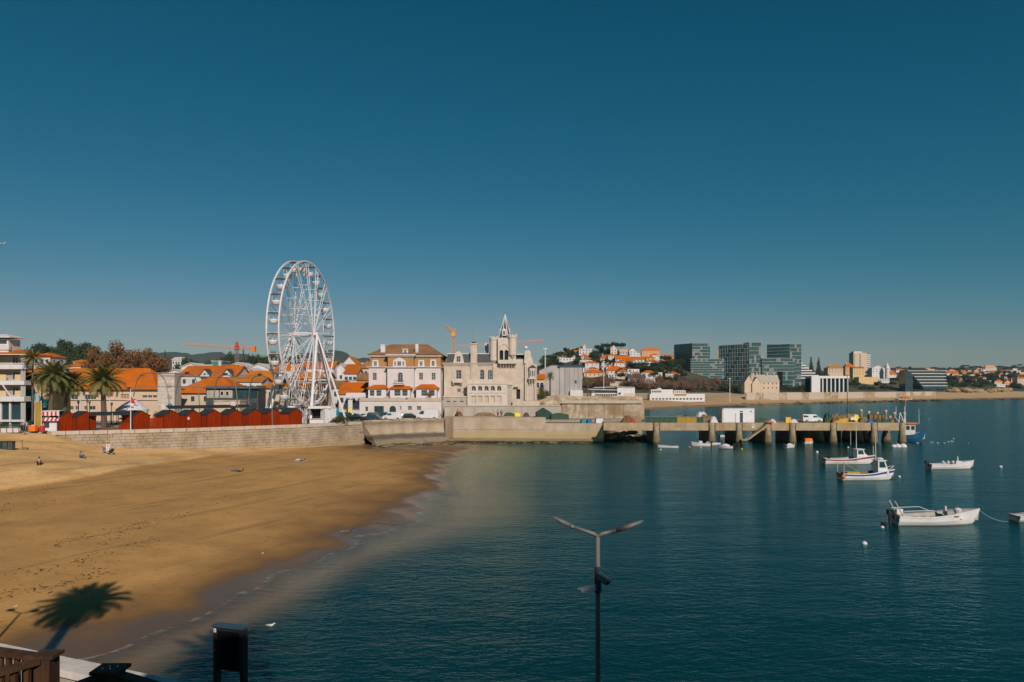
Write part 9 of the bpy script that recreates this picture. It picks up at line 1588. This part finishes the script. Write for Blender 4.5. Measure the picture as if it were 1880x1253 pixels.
def camera_unit(p0, p1, w, m, vis):
    b = MB(); p0, p1 = V(*p0), V(*p1); b.beam(p0, p1, w, w * 0.85); c = b.build('camera_housing', M[m], lp); dd = (p1 - p0).normalized(); b = MB(); b.tube([p1 - dd * 0.001, p1 + dd * 0.012], w * 0.36, 12); b.build('lens', M['black'], c); b = MB(); b.beam(p0 + V(0, 0, w * 0.5), p1 + dd * 0.05 + V(0, 0, w * 0.5), w * 1.12, 0.012) if abs(dd.z) < 0.9 else None; b.build('sun_shield', M[m], c)
M['camgrey'] = mat('camera_blue_grey', (0.10, 0.12, 0.14), None, 3, 0.5); camera_unit((0.0, -0.10, zc + 0.05), (0.12, -0.22, zc - 0.02), 0.085, 'camgrey', 0); camera_unit((-0.04, -0.06, zc - 0.14), (-0.24, -0.02, zc - 0.19), 0.07, 'wsteel', 0)
b = MB(); b.tube([(0, 0, zc + 0.02), (0.0, -0.10, zc + 0.05)], 0.03, 8); b.tube([(0, 0, zc - 0.15), (-0.05, -0.05, zc - 0.14)], 0.025, 8); b.build('bracket', M['camgrey'], lp)
# black display cabinet on two posts
Yd = 12.0; c = at(424, 1190, Yd); dc = empty('display_cabinet', (c.x, Yd, 5.0), -0.30, 'black glazed notice cabinet on two posts at the bottom', 'notice board'); z0, z1 = ZP(1230, Yd) - 5, ZP(1152, Yd) - 5
for x in (-0.29, 0.27): b = MB(); b.box((x - 0.035, -0.06, 0), (x + 0.035, 0.06, z1)); b.build('post', M['black'], dc)
b = MB(); b.box((-0.255, -0.05, z0), (0.235, 0.05, z1 - 0.02)); b.build('case', M['black'], dc); b = MB(); b.box((-0.235, -0.062, z0 + 0.03), (0.215, -0.051, z1 - 0.06)); b.build('glass', glassmat('cabinet_glass', (0.006, 0.007, 0.008), 0.03), dc); b = MB(); b.box((-0.34, -0.085, z1), (0.32, 0.085, z1 + 0.035)); b.build('top', mat('sky_tinted_metal', (0.035, 0.06, 0.08), None, 3, 0.35, spec=0.6), dc)  # blue in the top's colour stands for the sky mirrored there
b = MB(); b.box((-0.315, -0.064, z1 - 0.10), (-0.262, -0.061, z1 - 0.03)); b.build('sticker', M['white'], dc); b = MB(); b.box((-0.30, -0.066, z1 - 0.08), (-0.285, -0.0645, z1 - 0.05)); b.build('sticker_mark', M['black'], dc); b = MB(); b.box((-0.305, -0.064, z0 + 0.32), (-0.28, -0.061, z0 + 0.47)); b.build('sticker', M['red'], dc)
# second lamp left of the picture: only its shadow is seen on the sand
l2 = empty('lamp_post', (-20.4, 21.3, 5.0), 0, 'double headed lamp post left of the picture casting a thin shadow on the sand', 'street lamp'); b = MB(); b.tube([(0, 0, 0), (0, 0, 4.7)], [0.075, 0.05], 10); b.build('pole', M['polegrey'], l2)
for sx in (-1, 1): b = MB(); b.tube([(0, 0, 4.7), (sx * 0.5, 0, 4.9)], 0.03, 8); b.build('arm', M['polegrey'], l2); b = MB(); b.lathe([(0.06, -0.05), (0.2, 0), (0.2, 0.06), (0.05, 0.1)], (sx * 0.6, 0, 4.95), 10); b.build('lamp_head', M['polegrey'], l2)
# building behind the viewpoint whose roof edge shades the nearest things
o = empty('seafront_hotel', (-0.9, -20, 5.0), 0, 'plain seafront building behind the viewpoint', 'building'); b = MB(); b.box((0, 0, 0), (30, 15.6, 12.6)); b.build('wall', M['white2'], o); b = MB(); b.box((-0.2, -0.2, 12.6), (30.2, 16.0, 13.3)); b.build('roof', M['concrete'], o)
for i in range(6):
    for j in range(3): small_window(o, (3 + i * 5, 15.6, 1.5 + j * 3.8), PI, 1.6, 1.8)
# ------------------------------------------------------------------ air
hz = bpy.data.materials.new('thin_sea_haze'); hz.use_nodes = True; n_ = hz.node_tree.nodes; n_.clear(); out = n_.new('ShaderNodeOutputMaterial'); pv = n_.new('ShaderNodeVolumePrincipled'); pv.inputs['Color'].default_value = (0.50, 0.76, 0.92, 1); pv.inputs['Density'].default_value = 0.000045; pv.inputs['Anisotropy'].default_value = 0.0; hz.node_tree.links.new(pv.outputs[0], out.inputs['Volume'])
b = MB(); b.box((-5200, -200, -30), (5200, 6200, 250)); tag(b.build('haze', hz), kind='stuff')
